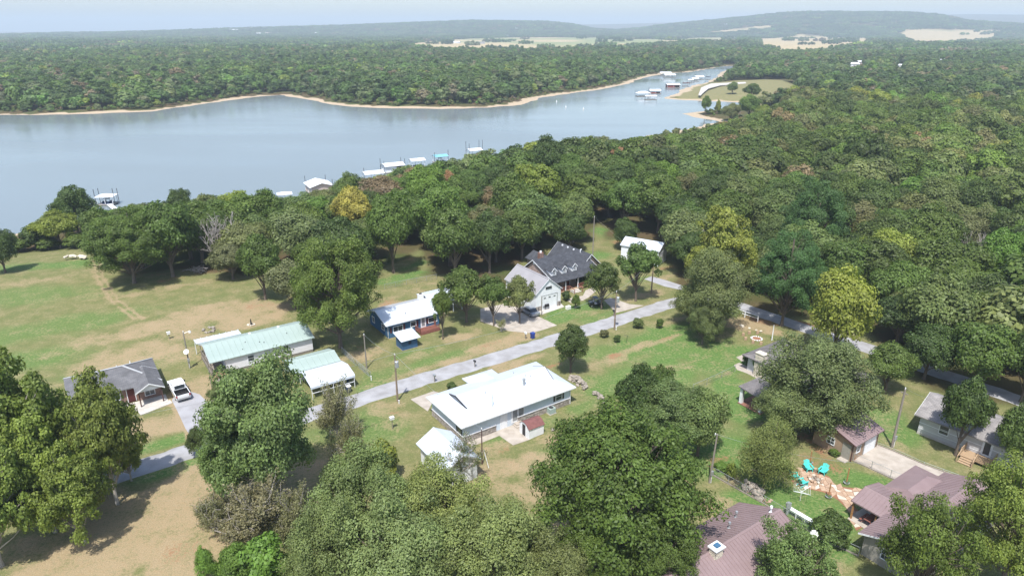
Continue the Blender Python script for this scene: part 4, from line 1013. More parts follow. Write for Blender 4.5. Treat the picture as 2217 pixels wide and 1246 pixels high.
MB().tube((12.0, 6.6, 4.9), (12.0, 6.6, 5.9), 0.1).tube((12.0, 6.6, 5.85), (12.3, 6.6, 5.95), 0.1).build('flue', 'white_paint', o)
# rear wing with chimney
walls(o, 5.2, 9.0, 10.7, 16.4, 0, 2.7, 'pink_brick', 'y', 3.9, name='rear_wall')
gable_roof(o, 4.8, 9.4, 10.0, 16.8, 2.75, 4.1, 'y', 'dark_shingle', cap=False, name='rear_roof')
c_ = MB().box(5.0, 6.0, 11.6, 12.4, 0, 5.0).build('chimney', 'red_brick', o); MB().tube((5.5, 12, 5.0), (5.5, 12, 5.35), 0.25, 0.25, 10).build('chimney_pot', 'white_paint', c_)

# 11 white barn
a_ = math.radians(-32)
S = P(1424, 577, 0)
o = thing('metal_barn', 'white metal barn at the edge of the wood behind a yard tree', 'barn', (S[0] - 9 * math.cos(a_), S[1] - 9 * math.sin(a_)), a_)
walls(o, 0, 9, 0, 5.2, 0, 3.7, 'white_paint', 'x', 4.85)
gable_roof(o, -0.2, 9.2, -0.25, 5.45, 3.66, 4.95, 'x', 'white_metal_roof', seams=0.9, fascia='white_paint')
garage_door(o, (9, 0, 0, 1), 1.3, 0.03, 2.6, 2.6, rows=4); window(o, (0, 0, 1, 0), 2.0, 1.3, 1.0, 0.9); window(o, (0, 0, 1, 0), 5.5, 1.3, 1.0, 0.9)

# ------------------------------------------------------------------ 12 slate-roofed house behind the big tree
a_ = math.radians(-55.5)
S = P(1607, 767, 2.6)
o = thing('slate_house', 'low house with slate grey hip roof and pale stone chimney behind a big tree', 'house', S, a_)
walls(o, 0.6, 14.8, 0.8, 9.6, 0, 2.54, 'grey_siding')
hip_roof(o, 0, 15.4, 0, 10.2, 2.6, 4.5, 'slate_shingle', caps='slate_shingle')
stone_band(o, (14.8, 0.8, 0, 1), 8.8, 0, 0.9, 'pale_stone', 9)
c_ = MB().box(2.2, 3.6, 0.2, 1.2, 0, 3.75).build('chimney', 'pale_stone', o); MB().box(2.12, 3.68, 0.12, 1.28, 3.75, 3.85).build('chimney_cap', 'pale_stone', c_)
rs = random.Random(5); mb = MB()
for k in range(45): wbox(mb, (2.2, 0.2, 1, 0), (k % 5) * 0.28 + rs.uniform(0, 0.03), (k % 5) * 0.28 + rs.uniform(0.22, 0.26), (k // 5) * 0.38 + 0.02, (k // 5) * 0.38 + 0.36, 0.0, rs.uniform(0.02, 0.06))
mb.build('chimney_stones', 'pale_stone', c_)['kind'] = 'stuff'
window(o, (0.6, 0.8, 1, 0), 5.0, 0.9, 1.6, 1.2, cols=2); window(o, (0.6, 0.8, 1, 0), 9.0, 0.9, 1.6, 1.2, cols=2); window(o, (0.6, 9.6, 0, -1), 4.0, 0.9, 1.4, 1.2, cols=2)
window(o, (14.8, 0.8, 0, 1), 2.0, 1.1, 1.2, 1.1); window(o, (14.8, 0.8, 0, 1), 5.5, 1.1, 1.2, 1.1)
# covered patio in front of it
S = P(1645, 893, 0)
o = thing('patio_cover', 'small slate-roofed patio cover on a white post, under the big tree', 'shelter', S, AZ)
MB().slab([(-0.5, -0.6, 2.35), (4.2, -0.6, 2.35), (4.2, 3.6, 2.75), (-0.5, 3.6, 2.75)], 0.14).build('roof', 'slate_shingle', o)
for x, y in ((0, 0), (3.8, 0), (0, 3.2), (3.8, 3.2)): MB().box(x - 0.22, x + 0.22, y - 0.22, y + 0.22, 0, 2.3).build('post', 'white_paint', o)
MB().box(-0.4, 4.2, -0.4, 3.5, 0, 0.1).build('floor_slab', 'red_brick', o)
S = P(1626, 852, 0)
o = thing('stepping_path', 'row of pale flat stepping slabs in the lawn under the big tree', 'path', S, math.radians(-20))
for k in range(6):
    for j in range(3): MB().box(0.0 + k * 0.62, 0.5 + k * 0.62, j * 0.62, 0.5 + j * 0.62, -0.02, 0.05).build('slab', 'pale_stone', o)

# ------------------------------------------------------------------ 13 tan garage
S = P(1841, 999, 0)
o = thing('tan_garage', 'tan garage with brown roof and white roll-up door beside the pale yard', 'garage', S, AZ)
walls(o, 0, 5.8, 0, 5.2, 0, 2.7, 'tan_siding', 'x', 3.55)
gable_roof(o, -0.35, 6.15, -0.45, 5.65, 2.6, 3.6, 'x', 'brown_metal_roof', seams=0.5, fascia='brown_trim')
fr = (0, 0, 1, 0); lf = (0, 5.2, 0, -1)
garage_door(o, fr, 2.7, 0.02, 2.6, 2.15, rows=5); window(o, fr, 0.95, 0.95, 0.7, 0.95)
door(o, lf, 4.0, 0.08, 0.9, 2.0, m='taupe_siding', frame='taupe_siding'); window(o, lf, 1.9, 1.1, 0.9, 0.85, cols=2)
for x, y in ((-0.04, -0.04), (5.72, -0.04)): MB().box(x, x + 0.12, y, y + 0.12, 0, 2.55).build('corner_trim', 'brown_trim', o)
MB().box(-0.9, -0.05, 0.2, 1.3, 0, 0.1).build('door_step', 'concrete', o)

# 14 grey house at the right with wooden deck
a_ = math.radians(-50)
S = P(1985, 937, 0)
o = thing('grey_house', 'pale grey house with light shingle roof and wooden deck at right', 'house', S, a_)
walls(o, 0, 13.5, 0, 7.2, 0, 2.85, 'grey_siding', 'x', 4.45)
gable_roof(o, -0.6, 14.0, -0.55, 7.75, 2.8, 4.6, 'x', 'light_shingle', fascia='white_paint', cap=False)
MB().box(-0.03, 13.53, -0.03, 7.23, 0, 0.3).build('foundation', 'white_concrete', o)
mb = MB(); fr = (0, 0, 1, 0)
wbox(mb, fr, 0, 13.5, 1.68, 1.76, 0.002, 0.03); wbox(mb, fr, 0, 13.5, 0.85, 0.9, 0.002, 0.02); wbox(mb, (0, 7.2, 0, -1), 0, 7.2, 1.68, 1.76, 0.002, 0.03); mb.build('trim_band', 'white_paint', o)
window(o, fr, 2.4, 1.3, 1.0, 1.15); door(o, fr, 7.3, 0.55, 0.95, 2.05, glass='glass'); window(o, fr, 10.2, 1.3, 1.0, 1.15)
dk = MB().box(5.6, 9.0, -2.0, -0.05, 0.4, 0.5).build('deck', 'wood_deck', o)
for k in range(13): MB().box(5.58, 9.02, -2.02 + k * 0.153, -2.02 + k * 0.153 + 0.14, 0.5, 0.525).build('deck_board', 'wood_deck', dk)
mb = MB(); rail(mb, (5.65, -1.95), (5.65, -0.1), 0.52); rail(mb, (7.4, -1.95), (8.95, -1.95), 0.52); rail(mb, (8.95, -1.95), (8.95, -0.1), 0.52); mb.build('railing', 'wood_deck', dk)
steps(o, (5.7, -2.0, 1, 0), 0.1, 1.5, 0.5, 3, 0.35)
mb = MB()
for x in (5.72, 7.38): mb.beam((x, -2.0, 1.42), (x, -3.1, 0.95), 0.09, 0.06); mb.box(x - 0.05, x + 0.05, -3.15, -3.05, 0, 0.95)
mb.build('stair_rail', 'wood_deck', dk)
for x in (4.3, 4.95): pass
# 15 brown metal-roofed house at the bottom
S = P(1475, 1230, 5.0)
o = thing('brown_house', 'house with brown ribbed metal roof and stone chimney at the bottom edge', 'house', (S[0] - 9 * EX[0], S[1] - 9 * EX[1]), AZ)
walls(o, 0.4, 22.9, -4.2, 4.2, 0, 2.75, 'taupe_siding', 'x', 4.7)
gable_roof(o, 0, 23.3, -4.7, 4.7, 2.75, 5.0, 'x', 'brown_metal_roof', seams=0.42, fascia='brown_trim')
c_ = MB().box(12.7, 13.7, -0.75, 0.0, 3.6, 5.55).build('chimney', 'mortar', o)
rs = random.Random(6); mb = MB()
for wall, L in (((12.7, -0.75, 1, 0), 1.0), ((12.7, 0.0, 0, -1), 0.75), ((13.7, -0.75, 0, 1), 0.75)):
    z = 3.7
    while z < 5.4:
        s = 0.0
        while s < L - 0.1:
            w_ = min(rs.uniform(0.16, 0.3), L - s); wbox(mb, wall, s + 0.01, s + w_ - 0.01, z, z + 0.15, 0.0, rs.uniform(0.03, 0.07)); s += w_
        z += 0.17
mb.build('chimney_stones', 'pale_stone', c_)['kind'] = 'stuff'
MB().box(12.55, 13.85, -0.9, 0.15, 5.55, 5.67).build('chimney_cap', 'white_paint', c_); MB().box(12.95, 13.5, -0.6, -0.15, 5.67, 5.85).build('flue_cover', 'blue_siding', c_)
for x, y in ((20.0, 2.6), (17.6, 1.6), (22.3, 0.35), (10.5, 0.5)):
    z = 5.0 - 2.25 * abs(y) / 4.7
    MB().tube((x, y, z - 0.1), (x, y, z + 0.5), 0.08, 0.08, 8).tube((x, y, z + 0.5), (x, y, z + 0.72), 0.15, 0.13, 8).tube((x, y, z - 0.05), (x, y, z + 0.07), 0.2, 0.12, 8).build('roof_vent', 'galvanised' if x != 22.3 else 'white_paint', o)
window(o, (22.9, -4.2, 0, 1), 2.0, 1.0, 1.4, 1.1, cols=2); window(o, (22.9, -4.2, 0, 1), 5.5, 1.0, 1.4, 1.1, cols=2); window(o, (0.4, -4.2, 1, 0), 14.0, 1.0, 1.6, 1.1, cols=2); door(o, (0.4, -4.2, 1, 0), 18.0, 0.1)

# 16 brown-roofed house at the lower right
S = P(1858, 1152, 2.6)
o = thing('porch_house', 'brown metal-roofed house with covered porch at the lower right', 'house', S, AZ)
walls(o, 0.5, 17, -6.2, -0.45, 0, 2.5, 'taupe_siding', 'x', 3.6)
gable_roof(o, 0, 17.5, -6.65, 0, 2.6, 3.85, 'x', 'brown_metal_roof', seams=0.42, fascia='white_paint')
mb = MB()
for k in range(14): wbox(mb, (0.5, -0.45, 0, -1), 0.2 + k * 0.4, 0.25 + k * 0.4, 0.05, 2.4, 0.002, 0.03)
mb.build('battens', 'taupe_siding', o)['kind'] = 'stuff'
window(o, (0.5, -0.45, 0, -1), 1.9, 1.0, 1.0, 1.1); window(o, (0.5, -6.2, 1, 0), 4, 1.0, 1.4, 1.1)
gable_roof(o, 4.4, 9.9, -2.6, 3.3, 2.45, 3.2, 'y', 'brown_metal_roof', seams=0.42, mid=6.9, fascia='brown_trim', name='porch_roof')
for x, y in ((4.7, 3.1), (4.7, 0.6), (9.6, 3.1), (9.6, 0.6)): MB().box(x - 0.08, x + 0.08, y - 0.08, y + 0.08, 0, 2.4).build('porch_post', 'post_wood', o)
MB().box(4.4, 9.9, 0.0, 3.3, 0, 0.08).build('porch_floor', 'concrete', o)
hip_roof(o, 9.5, 16.5, -2.0, 2.6, 2.5, 3.3, 'brown_metal_roof', a0=0.5, a1=2.3, name='side_roof'); walls(o, 10.0, 16.0, -0.44, 2.1, 0, 2.45, 'taupe_siding', name='side_wall')
q_ = P(2060, 1046, 1.9); q_ = (q_[0] - S[0], q_[1] - S[1]); qx, qy = q_[0] * EX[0] + q_[1] * EX[1], q_[0] * NX[0] + q_[1] * NX[1]
o = thing('shade_frame', 'dark shade sheet on a grey pipe frame at the end of the concrete yard', 'awning', (S[0] + EX[0] * qx + NX[0] * qy, S[1] + EX[1] * qx + NX[1] * qy), AZ)
MB().box(-1.7, 1.7, -1.1, 1.1, 1.86, 1.9).build('sheet', 'brown_trim', o)
for x in (-1.7, 1.7):
    for y in (-1.1, 1.1): MB().tube((x, y, 0), (x, y, 2.0), 0.04).build('post', 'galvanised', o)
for y in (-1.1, 1.1): MB().tube((-1.7, y, 1.95), (1.7, y, 1.95), 0.035).build('top_rail', 'galvanised', o)
bq = thing('picnic_table', 'brown wooden picnic table under the covered porch', 'table', (S[0] + EX[0] * 5.6 + NX[0] * 1.5, S[1] + EX[1] * 5.6 + NX[1] * 1.5, 0.08), AZ)
MB().box(-0.8, 0.8, -0.35, 0.35, 0.7, 0.75).build('table_top', 'red_deck', bq)
for y in (-0.7, 0.7): MB().box(-0.8, 0.8, y - 0.13, y + 0.13, 0.42, 0.46).build('bench', 'red_deck', bq)
for x in (-0.6, 0.6):
    for sg in (-1, 1): MB().beam((x, sg * 0.2, 0.7), (x, sg * 0.75, 0.0), 0.08, 0.05).build('leg', 'red_deck', bq)
# ------------------------------------------------------------------ vehicles
def pickup(u, v, az):
    x, y, z = on_ground(u, v)
    t = thing('pickup_truck', 'white crew-cab pickup truck parked on the grey gravel drive', 'pickup', (x, y, z + 0.02), az)
    hw = 0.98
    # lower body with bed: front at +x
    mb = MB()
    mb.prism([(-2.9, 0.55), (-2.85, 1.12), (-0.95, 1.14), (-0.95, 0.5), (-1.3, 0.5), (-1.4, 0.8), (-2.1, 0.8), (-2.2, 0.5), (-2.85, 0.5)][::-1], -hw, -hw + 0.08)
    mb.prism([(-2.9, 0.55), (-2.85, 1.12), (-0.95, 1.14), (-0.95, 0.5), (-1.3, 0.5), (-1.4, 0.8), (-2.1, 0.8), (-2.2, 0.5), (-2.85, 0.5)][::-1], hw - 0.08, hw)
    mb.prism([(-0.95, 0.45), (1.25, 0.45), (1.35, 0.8), (2.05, 0.8), (2.15, 0.45), (2.85, 0.5), (2.92, 0.85), (2.75, 1.12), (1.35, 1.22), (-0.95, 1.2)], -hw, hw)
    mb.box(-2.9, -0.95, -hw + 0.08, hw - 0.08, 0.55, 0.62)
    b = mb.build('body', 'car_white', t)
    MB().prism([(-0.95, 1.2), (1.35, 1.22), (0.65, 1.82), (0.45, 1.86), (-0.65, 1.87), (-0.9, 1.8)], -hw + 0.16, hw - 0.16).build('cab', 'car_white', t)
    g = hw - 0.158
    for sg in (-1, 1):
        a, c = (g * sg, (g + 0.012) * sg)
        MB().prism([(-0.78, 1.26), (0.18, 1.27), (0.15, 1.75), (-0.66, 1.76)], min(a, c), max(a, c)).build('side_window', 'glass', t)
        MB().prism([(0.26, 1.27), (1.12, 1.28), (0.6, 1.74), (0.24, 1.75)], min(a, c), max(a, c)).build('side_window', 'glass', t)
        MB().box(1.0, 1.16, sg * (hw + 0.1) - 0.11, sg * (hw + 0.1) + 0.11, 1.2, 1.42).build('mirror', 'car_black', t)
        MB().box(-2.93, -2.86, sg * (hw - 0.1) - 0.08, sg * (hw - 0.1) + 0.08, 0.8, 1.08).build('tail_light', 'tail_red', t)
        MB().box(2.84, 2.93, sg * (hw - 0.25) - 0.18, sg * (hw - 0.25) + 0.18, 0.86, 1.02).build('headlight', 'glass', t)
        for px in (-1.75, 1.7): wheel(t, px, sg * (hw - 0.16), 0.4, 0.4, 0.28)
    MB().add([(1.3, -0.72, 1.235), (1.3, 0.72, 1.235), (0.68, 0.68, 1.81), (0.68, -0.68, 1.81), (1.33, -0.72, 1.25), (1.33, 0.72, 1.25), (0.70, 0.68, 1.825), (0.70, -0.68, 1.825)], [(4, 5, 6, 7), (0, 1, 5, 4), (2, 3, 7, 6), (1, 2, 6, 5), (3, 0, 4, 7), (3, 2, 1, 0)]).build('windscreen', 'glass', t)
    MB().box(-0.975, -0.93, -0.66, 0.66, 1.27, 1.76).build('rear_window', 'glass', t)
    MB().box(-2.84, -0.97, -hw + 0.085, hw - 0.085, 0.622, 0.64).box(-2.84, -0.96, -hw + 0.081, -hw + 0.1, 0.64, 1.1).box(-2.84, -0.96, hw - 0.1, hw - 0.081, 0.64, 1.1).box(-0.985, -0.951, -hw + 0.1, hw - 0.1, 0.64, 1.1).build('bed_liner', 'black_plastic', t)
    MB().box(-2.93, -2.85, -hw + 0.2, hw - 0.2, 0.64, 1.1).build('tailgate', 'car_white', t)
    MB().box(-3.05, -2.9, -hw + 0.05, hw - 0.05, 0.45, 0.62).build('bumper', 'rim', t); MB().box(2.86, 3.0, -hw + 0.05, hw - 0.05, 0.42, 0.68).build('bumper', 'rim', t)
    MB().box(-0.8, 0.5, 0.25, 0.45, 1.865, 1.89).build('roof_rib', 'car_white', t)
    return t
pickup(389, 851, math.radians(127))
x, y, z = on_ground(1156, 689)
t = thing('sedan_car', 'silver car parked beside the tall white garage, behind a yard tree', 'car', (x - 0.8, y + 2.2, z + 0.02), math.radians(124))
MB().prism([(-2.2, 0.35), (2.2, 0.35), (2.25, 0.7), (1.2, 0.88), (-1.9, 0.92), (-2.25, 0.8)], -0.88, 0.88).build('body', 'car_silver', t)
MB().prism([(-1.6, 0.9), (1.15, 0.88), (0.5, 1.38), (-1.0, 1.4)], -0.74, 0.74).build('cabin', 'glass', t)
MB().prism([(-1.05, 1.38), (0.5, 1.37), (0.4, 1.44), (-0.95, 1.46)], -0.72, 0.72).build('roof', 'car_silver', t)
for px in (-1.35, 1.35):
    for sg in (-1, 1): wheel(t, px, sg * 0.78, 0.33, 0.33, 0.22)
x, y, z = on_ground(1289, 662)
t = thing('utility_cart', 'black off-road utility cart parked in tree shade on the lawn', 'cart', (x, y, z), math.radians(10))
MB().prism([(-1.3, 0.45), (1.3, 0.45), (1.35, 0.8), (0.7, 0.95), (0.35, 0.6), (-0.4, 0.6), (-0.45, 0.95), (-1.3, 0.95)], -0.65, 0.65).build('body', 'car_black', t)
for a in ((0.6, 0.9, 0.25, 1.8), (-0.45, 0.9, -0.45, 1.8)):
    for sg in (-1, 1): MB().tube((a[0], sg * 0.6, a[1]), (a[2], sg * 0.55, a[3]), 0.03).build('roll_bar', 'black_plastic', t)
MB().box(-0.55, 0.35, -0.62, 0.62, 1.8, 1.85).build('roof', 'car_black', t); MB().box(-0.4, 0.1, -0.55, 0.55, 0.6, 0.75).box(-0.42, -0.32, -0.55, 0.55, 0.75, 1.2).build('seat', 'grey_siding', t)
for px in (-0.9, 0.95):
    for sg in (-1, 1): wheel(t, px, sg * 0.62, 0.32, 0.32, 0.24)

# ------------------------------------------------------------------ poles and wires
POLES = {}
def pole(key, u, v, vt, label, arms=(), can=False, lamp=False, r=0.15, m='pole_wood', meter=False, dish=False, lean=0.0, name='utility_pole'):
    x, y, z = on_ground(u, v); h = ztop(y, vt) - z
    t = thing(name, label, 'pole', (x, y, z), AZ)
    MB().tube((0, 0, -0.2), (lean, 0, h), r, r * 0.62, 10).build('shaft', m, t)
    for k, (zz, L) in enumerate(arms): MB().box(-0.05, 0.05, -L / 2, L / 2, h - zz - 0.1, h - zz).build('cross_arm', 'weathered_wood', t)
    MB().tube((0, 0, h), (0, 0, h + 0.22), 0.05, 0.07, 8).build('insulator', 'white_plastic', t)
    if can:
        c = MB().tube((0.05, -0.42, h - 1.75), (0.05, -0.42, h - 0.85), 0.27, 0.27, 14).tube((0.05, -0.42, h - 0.85), (0.05, -0.42, h - 0.76), 0.29, 0.2, 14).build('transformer', 'galvanised', t)
        MB().tube((0.05, -0.42, h - 0.76), (0.05, -0.42, h - 0.5), 0.05, 0.03, 6).build('bushing', 'post_wood', c)
    if lamp:
        MB().tube((0, 0, h - 0.2), (0.9, -0.1, h + 0.05), 0.035).build('lamp_arm', 'galvanised', t)
        MB().tube((0.9, -0.1, h + 0.08), (0.9, -0.1, h - 0.22), 0.12, 0.2, 10).build('lamp_head', 'white_plastic', t)
    if meter:
        MB().box(-0.16, 0.16, -0.32, -0.14, 1.2, 1.75).build('meter_box', 'galvanised', t); MB().tube((0, -0.2, 0.1), (0, -0.2, 1.2), 0.035).build('conduit', 'white_plastic', t)
    if dish:
        MB().tube((-0.1, -0.25, h * 0.48), (-0.13, -0.31, h * 0.48 + 0.05), 0.36, 0.4, 14).build('dish', 'white_plastic', t); MB().tube((0, -0.1, h * 0.48), (-0.1, -0.25, h * 0.48), 0.04).build('dish_arm', 'galvanised', t)
    POLES[key] = (Vector((x, y, z)), h)
    return t
pole('a', 861, 868, 768, 'utility pole with grey transformer can beside the lane by the ranch house', can=True, meter=False)
pole('b', 1330, 713, 632, 'utility pole with pale transformer can beside the lane opposite the drive', can=True)
pole('c', 1410, 634, 556, 'tall utility pole beyond the lane by the gravel turning', arms=((0.4, 1.6),))
pole('d', 794, 797, 725, 'plain weathered service pole by the blue house yard fence', r=0.13, m='weathered_wood')
pole('e', 411, 796, 719, 'grey yard pole with lamp arm and satellite dish in the dry field', r=0.13, m='weathered_wood', lamp=True, meter=True, dish=True)
pole('f', 1931, 967, 842, 'stout grey utility pole with meter between tan garage and grey house', r=0.18, m='weathered_wood', meter=True, arms=((0.5, 0.9),))
pole('g', 1536, 1044, 941, 'leaning grey service pole with meter at the fence corner', r=0.14, m='weathered_wood', meter=True, lean=0.35)
pole('h', 1044, 1004, 929, 'thin dark pole at the corner of the small white garage', r=0.09, m='brown_trim')
pole('i', 461, 852, 772, 'slim weathered pole in front of the mobile home porch', r=0.07, m='weathered_wood')
pole('j', 1281, 600, 470, 'tall slim pole behind the dormer house', r=0.14, m='weathered_wood')
pole('k', 1671, 736, 706, 'white painted post behind the slate roof', r=0.10, m='white_paint', name='white_post')
pole('l', 1172, 683, 640, 'slim wooden pole by the garage apron edge', r=0.08, m='weathered_wood')
def wire(name, label, a, b, sag=0.6, r=0.016, da=0.15, db=0.15):
    p = POLES[a][0] + Vector((0, 0, POLES[a][1] + da)) if isinstance(a, str) else Vector(a)
    q = POLES[b][0] + Vector((0, 0, POLES[b][1] + db)) if isinstance(b, str) else Vector(b)
    mb = MB(); n = 14
    pts = [p.lerp(q, i / n) - Vector((0, 0, sag * 4 * (i / n) * (1 - i / n))) for i in range(n + 1)]
    for s, e in zip(pts, pts[1:]): mb.tube(s, e, r, r, 4, caps=False)
    return tag(mb.build(name, 'galvanised'), label, 'cable')
wire('power_line', 'overhead wire along the lane between the two transformer poles', 'a', 'b', 1.2)
wire('power_line', 'overhead wire from the drive pole to the pole by the turning', 'b', 'c', 0.7)
wire('power_line', 'overhead wire from the lane pole back towards the left edge', 'a', (-62, 62, 8.5), 1.5)
wire('power_line', 'service wire from the lane pole to the pole by the blue house', 'a', 'd', 0.5, 0.013)
wire('power_line', 'service wire from the lane pole to the dark pole by the small garage', 'a', 'h', 0.5, 0.013)
hx = P(2040, 870, 4.2)
wire('power_line', 'service wire from the stout grey pole to the grey house roof', 'f', (hx[0], hx[1], 4.3), 0.3, 0.013)
hx = P(1620, 1092, 3.2)
wire('power_line', 'service wire from the leaning pole over the lawn to the right', 'g', (40.5, 62, 6.0), 0.8, 0.013)
wire('power_line', 'service wire from the slim pole across the lawn behind the dormer house', 'j', (28.0, 140, 4.5), 0.5, 0.013)

# ------------------------------------------------------------------ fences
def chain_fence(px, label, h=1.1, post=2.6, m='galvanised', mesh=True, kerb=True):
    pts = [P(u, v) for u, v in px]
    t = thing('chain_fence', label, 'fence', pts[0])
    o = Vector((pts[0][0], pts[0][1], 0)); wm = MB(); rl = MB(); kb = MB()
    for a, b in zip(pts, pts[1:]):
        A = Vector((a[0], a[1], tz(*a))) - o; B = Vector((b[0], b[1], tz(*b))) - o; L = (B - A).length; k = max(1, round(L / post))
        for i in range(k + 1 if b is pts[-1] else k):
            q = A.lerp(B, i / k); MB().tube(q - Vector((0, 0, 0.1)), q + Vector((0, 0, h + 0.05)), 0.035, 0.035, 6).build('post', m, t)
        rl.tube(A + Vector((0, 0, h)), B + Vector((0, 0, h)), 0.022, 0.022, 5)
        if mesh:
            s = 0.16; nn = int(L / s)
            for i in range(nn):
                for d in (1, -1):
                    p = A.lerp(B, i / nn); j = i + d * int(h / s)
                    if not 0 <= j <= nn: continue
                    q = A.lerp(B, j / nn) + Vector((0, 0, h)); e = Vector((0.004, 0.004, 0))
                    wm.add([p - e, p + e, q + e, q - e], [(0, 1, 2, 3)])
        if kerb: kb.beam(A + Vector((0, 0, 0.12)), B + Vector((0, 0, 0.12)), 0.16, 0.2)
    rl.build('top_rail', m, t)
    if mesh: wm.build('wire_mesh', m, t)['kind'] = 'stuff'
    if kerb: kb.build('kerb', 'weathered_wood', t)
    return t
chain_fence([(1539, 1026), (1655, 1091), (1777, 1166), (1858, 1203)], 'chain-link fence running down past the rock heap to the porch house')
chain_fence([(1846, 997), (1886, 1015), (1927, 1034), (1956, 1046)], 'chain-link fence along the edge of the pale concrete yard')
chain_fence([(1500, 846), (1530, 833), (1562, 818), (1591, 804)], 'greenish chain-link fence across the lawn beside the slate-roofed house', m='galvanised', kerb=False)
chain_fence([(741, 764), (772, 792), (803, 818)], 'chain-link fence between the carports and the blue house yard', kerb=False)
chain_fence([(833, 626), (880, 616), (945, 604)], 'chain-link fence on the lawn behind the blue house', kerb=False)
chain_fence([(1893, 960), (1935, 976), (2000, 1005), (2085, 1036)], 'low timber and wire edging between concrete yard and grey house lawn', h=0.35, mesh=False)
pts = [P(u, v) for u, v in ((1556, 668), (1585, 678), (1612, 687), (1640, 696))]
t = thing('rail_fence', 'white two-rail pipe fence in the shade at the wood edge', 'fence', pts[0])
o3 = Vector((pts[0][0], pts[0][1], 0))
for i, p in enumerate(pts): MB().box(p[0] - o3.x - 0.07, p[0] - o3.x + 0.07, p[1] - o3.y - 0.07, p[1] - o3.y + 0.07, 0, 1.25).build('post', 'white_paint', t)
for a, b in zip(pts, pts[1:]):
    for zz in (0.65, 1.15): MB().tube((a[0] - o3.x, a[1] - o3.y, zz), (b[0] - o3.x, b[1] - o3.y, zz), 0.06).build('rail', 'white_paint', t)

# ------------------------------------------------------------------ fire pit corner
FP = [(1717, 1017), (1735, 1013), (1770, 1021), (1795, 1031), (1806, 1047), (1822, 1053), (1860, 1057), (1888, 1061), (1880, 1072), (1858, 1076), (1846, 1086), (1852, 1100), (1866, 1110), (1880, 1120), (1868, 1140), (1854, 1148), (1844, 1130), (1841, 1108), (1816, 1083), (1799, 1072), (1781, 1064), (1747, 1057), (1719, 1047), (1709, 1035)]
fpw = ppoly(FP)
pt = pad('flagstone_patio', FP, 'red_dirt', 'tan flagstone patio and path round the fire pit', 'patio', z=0.02, h=0.08)
def flagstones(parent, poly, s, z, m, seed):
    rr = random.Random(seed); x0, y0 = poly.min(0); x1, y1 = poly.max(0)
    nx, ny = int((x1 - x0) / s) + 2, int((y1 - y0) / s) + 2
    G = [[(x0 + (i - 0.5) * s + rr.uniform(-0.3, 0.3) * s, y0 + (j - 0.5 + 0.5 * (i % 2)) * s + rr.uniform(-0.3, 0.3) * s) for j in range(ny + 1)] for i in range(nx + 1)]
    for i in range(nx):
        for j in range(ny):
            q = [G[i][j], G[i + 1][j], G[i + 1][j + 1], G[i][j + 1]]
            c = np.mean(np.array(q), 0)
            if poly_sd(np.array([c]), poly)[0] > -0.12: continue
            q = [(c[0] + (a - c[0]) * 0.92, c[1] + (b - c[1]) * 0.92) for a, b in q]
            h = rr.uniform(0.015, 0.04)
            MB().slab([(a, b, z + h) for a, b in q], 0.05).build('flagstone', m if rr.random() < 0.75 else 'pale_stone', parent)
flagstones(pt, fpw, 0.66, 0.025, 'flagstone', 3)
x, y, z = on_ground(1766, 1039)
t = thing('fire_pit', 'round stone fire pit in the middle of the flagstone patio', 'fire pit', (x, y, 0.05))
for k in range(12):
    a = 2 * math.pi * k / 12
    MB().rock((math.cos(a) * 0.72, math.sin(a) * 0.72, 0.15), 0.23, rnd, 0.8).build('stone', 'flagstone' if k % 3 else 'pale_stone', t)
MB().tube((0, 0, 0.0), (0, 0, 0.07), 0.6, 0.6, 16).build('ash_bed', 'field_stone', t)
for k in range(4): MB().tube((-0.35 + 0.1 * k, -0.3, 0.1 + 0.03 * k), (0.3 - 0.15 * k, 0.35, 0.14 + 0.03 * k), 0.06, 0.05, 7).build('log', 'pole_wood', t)
def adirondack(u, v, facing, label):
    x, y, z = on_ground(u, v)
    t = thing('garden_chair', label, 'chair', (x, y, 0.05), facing, 'turquoise chairs round the fire pit')
    m = 'turquoise_plastic'; s = 1.12
    for k in range(5):
        d = (k - 2) * 0.115
        MB().beam((-0.22 * s, d * s, 0.28 * s), (-0.62 * s, d * 1.15 * s, (1.02 - abs(k - 2) * 0.05) * s), 0.105 * s, 0.025).build('back_slat', m, t)
    for k in range(5): MB().box((-0.22 + k * 0.125) * s, (-0.11 + k * 0.125) * s, -0.29 * s, 0.29 * s, (0.28 + k * 0.022) * s, (0.305 + k * 0.022) * s).build('seat_slat', m, t)
    for sg in (-1, 1):
        MB().box(-0.45 * s, 0.42 * s, (sg * 0.36 - 0.07) * s, (sg * 0.36 + 0.07) * s, 0.56 * s, 0.59 * s).build('armrest', m, t)
        MB().box(0.30 * s, 0.40 * s, (sg * 0.31 - 0.03) * s, (sg * 0.31 + 0.03) * s, 0, 0.56 * s).build('leg', m, t)
        MB().beam((0.38 * s, sg * 0.27 * s, 0.36 * s), (-0.62 * s, sg * 0.27 * s, 0.06), 0.04, 0.12).build('leg', m, t)
    MB().box(-0.47 * s, -0.41 * s, -0.36 * s, 0.36 * s, 0.54 * s, 0.58 * s).build('back_brace', m, t)
def face(u, v):
    p = P(u, v); q = P(1766, 1039); return math.atan2(q[1] - p[1], q[0] - p[0])
adirondack(1749, 1018, face(1749, 1018), 'turquoise garden chair at the back left of the fire pit')
adirondack(1781, 1025, face(1781, 1025), 'turquoise garden chair at the back right of the fire pit')
adirondack(1719, 1036, face(1719, 1036), 'turquoise garden chair farthest left of the fire pit')
adirondack(1737, 1050, face(1737, 1050), 'turquoise garden chair at the front left of the fire pit')
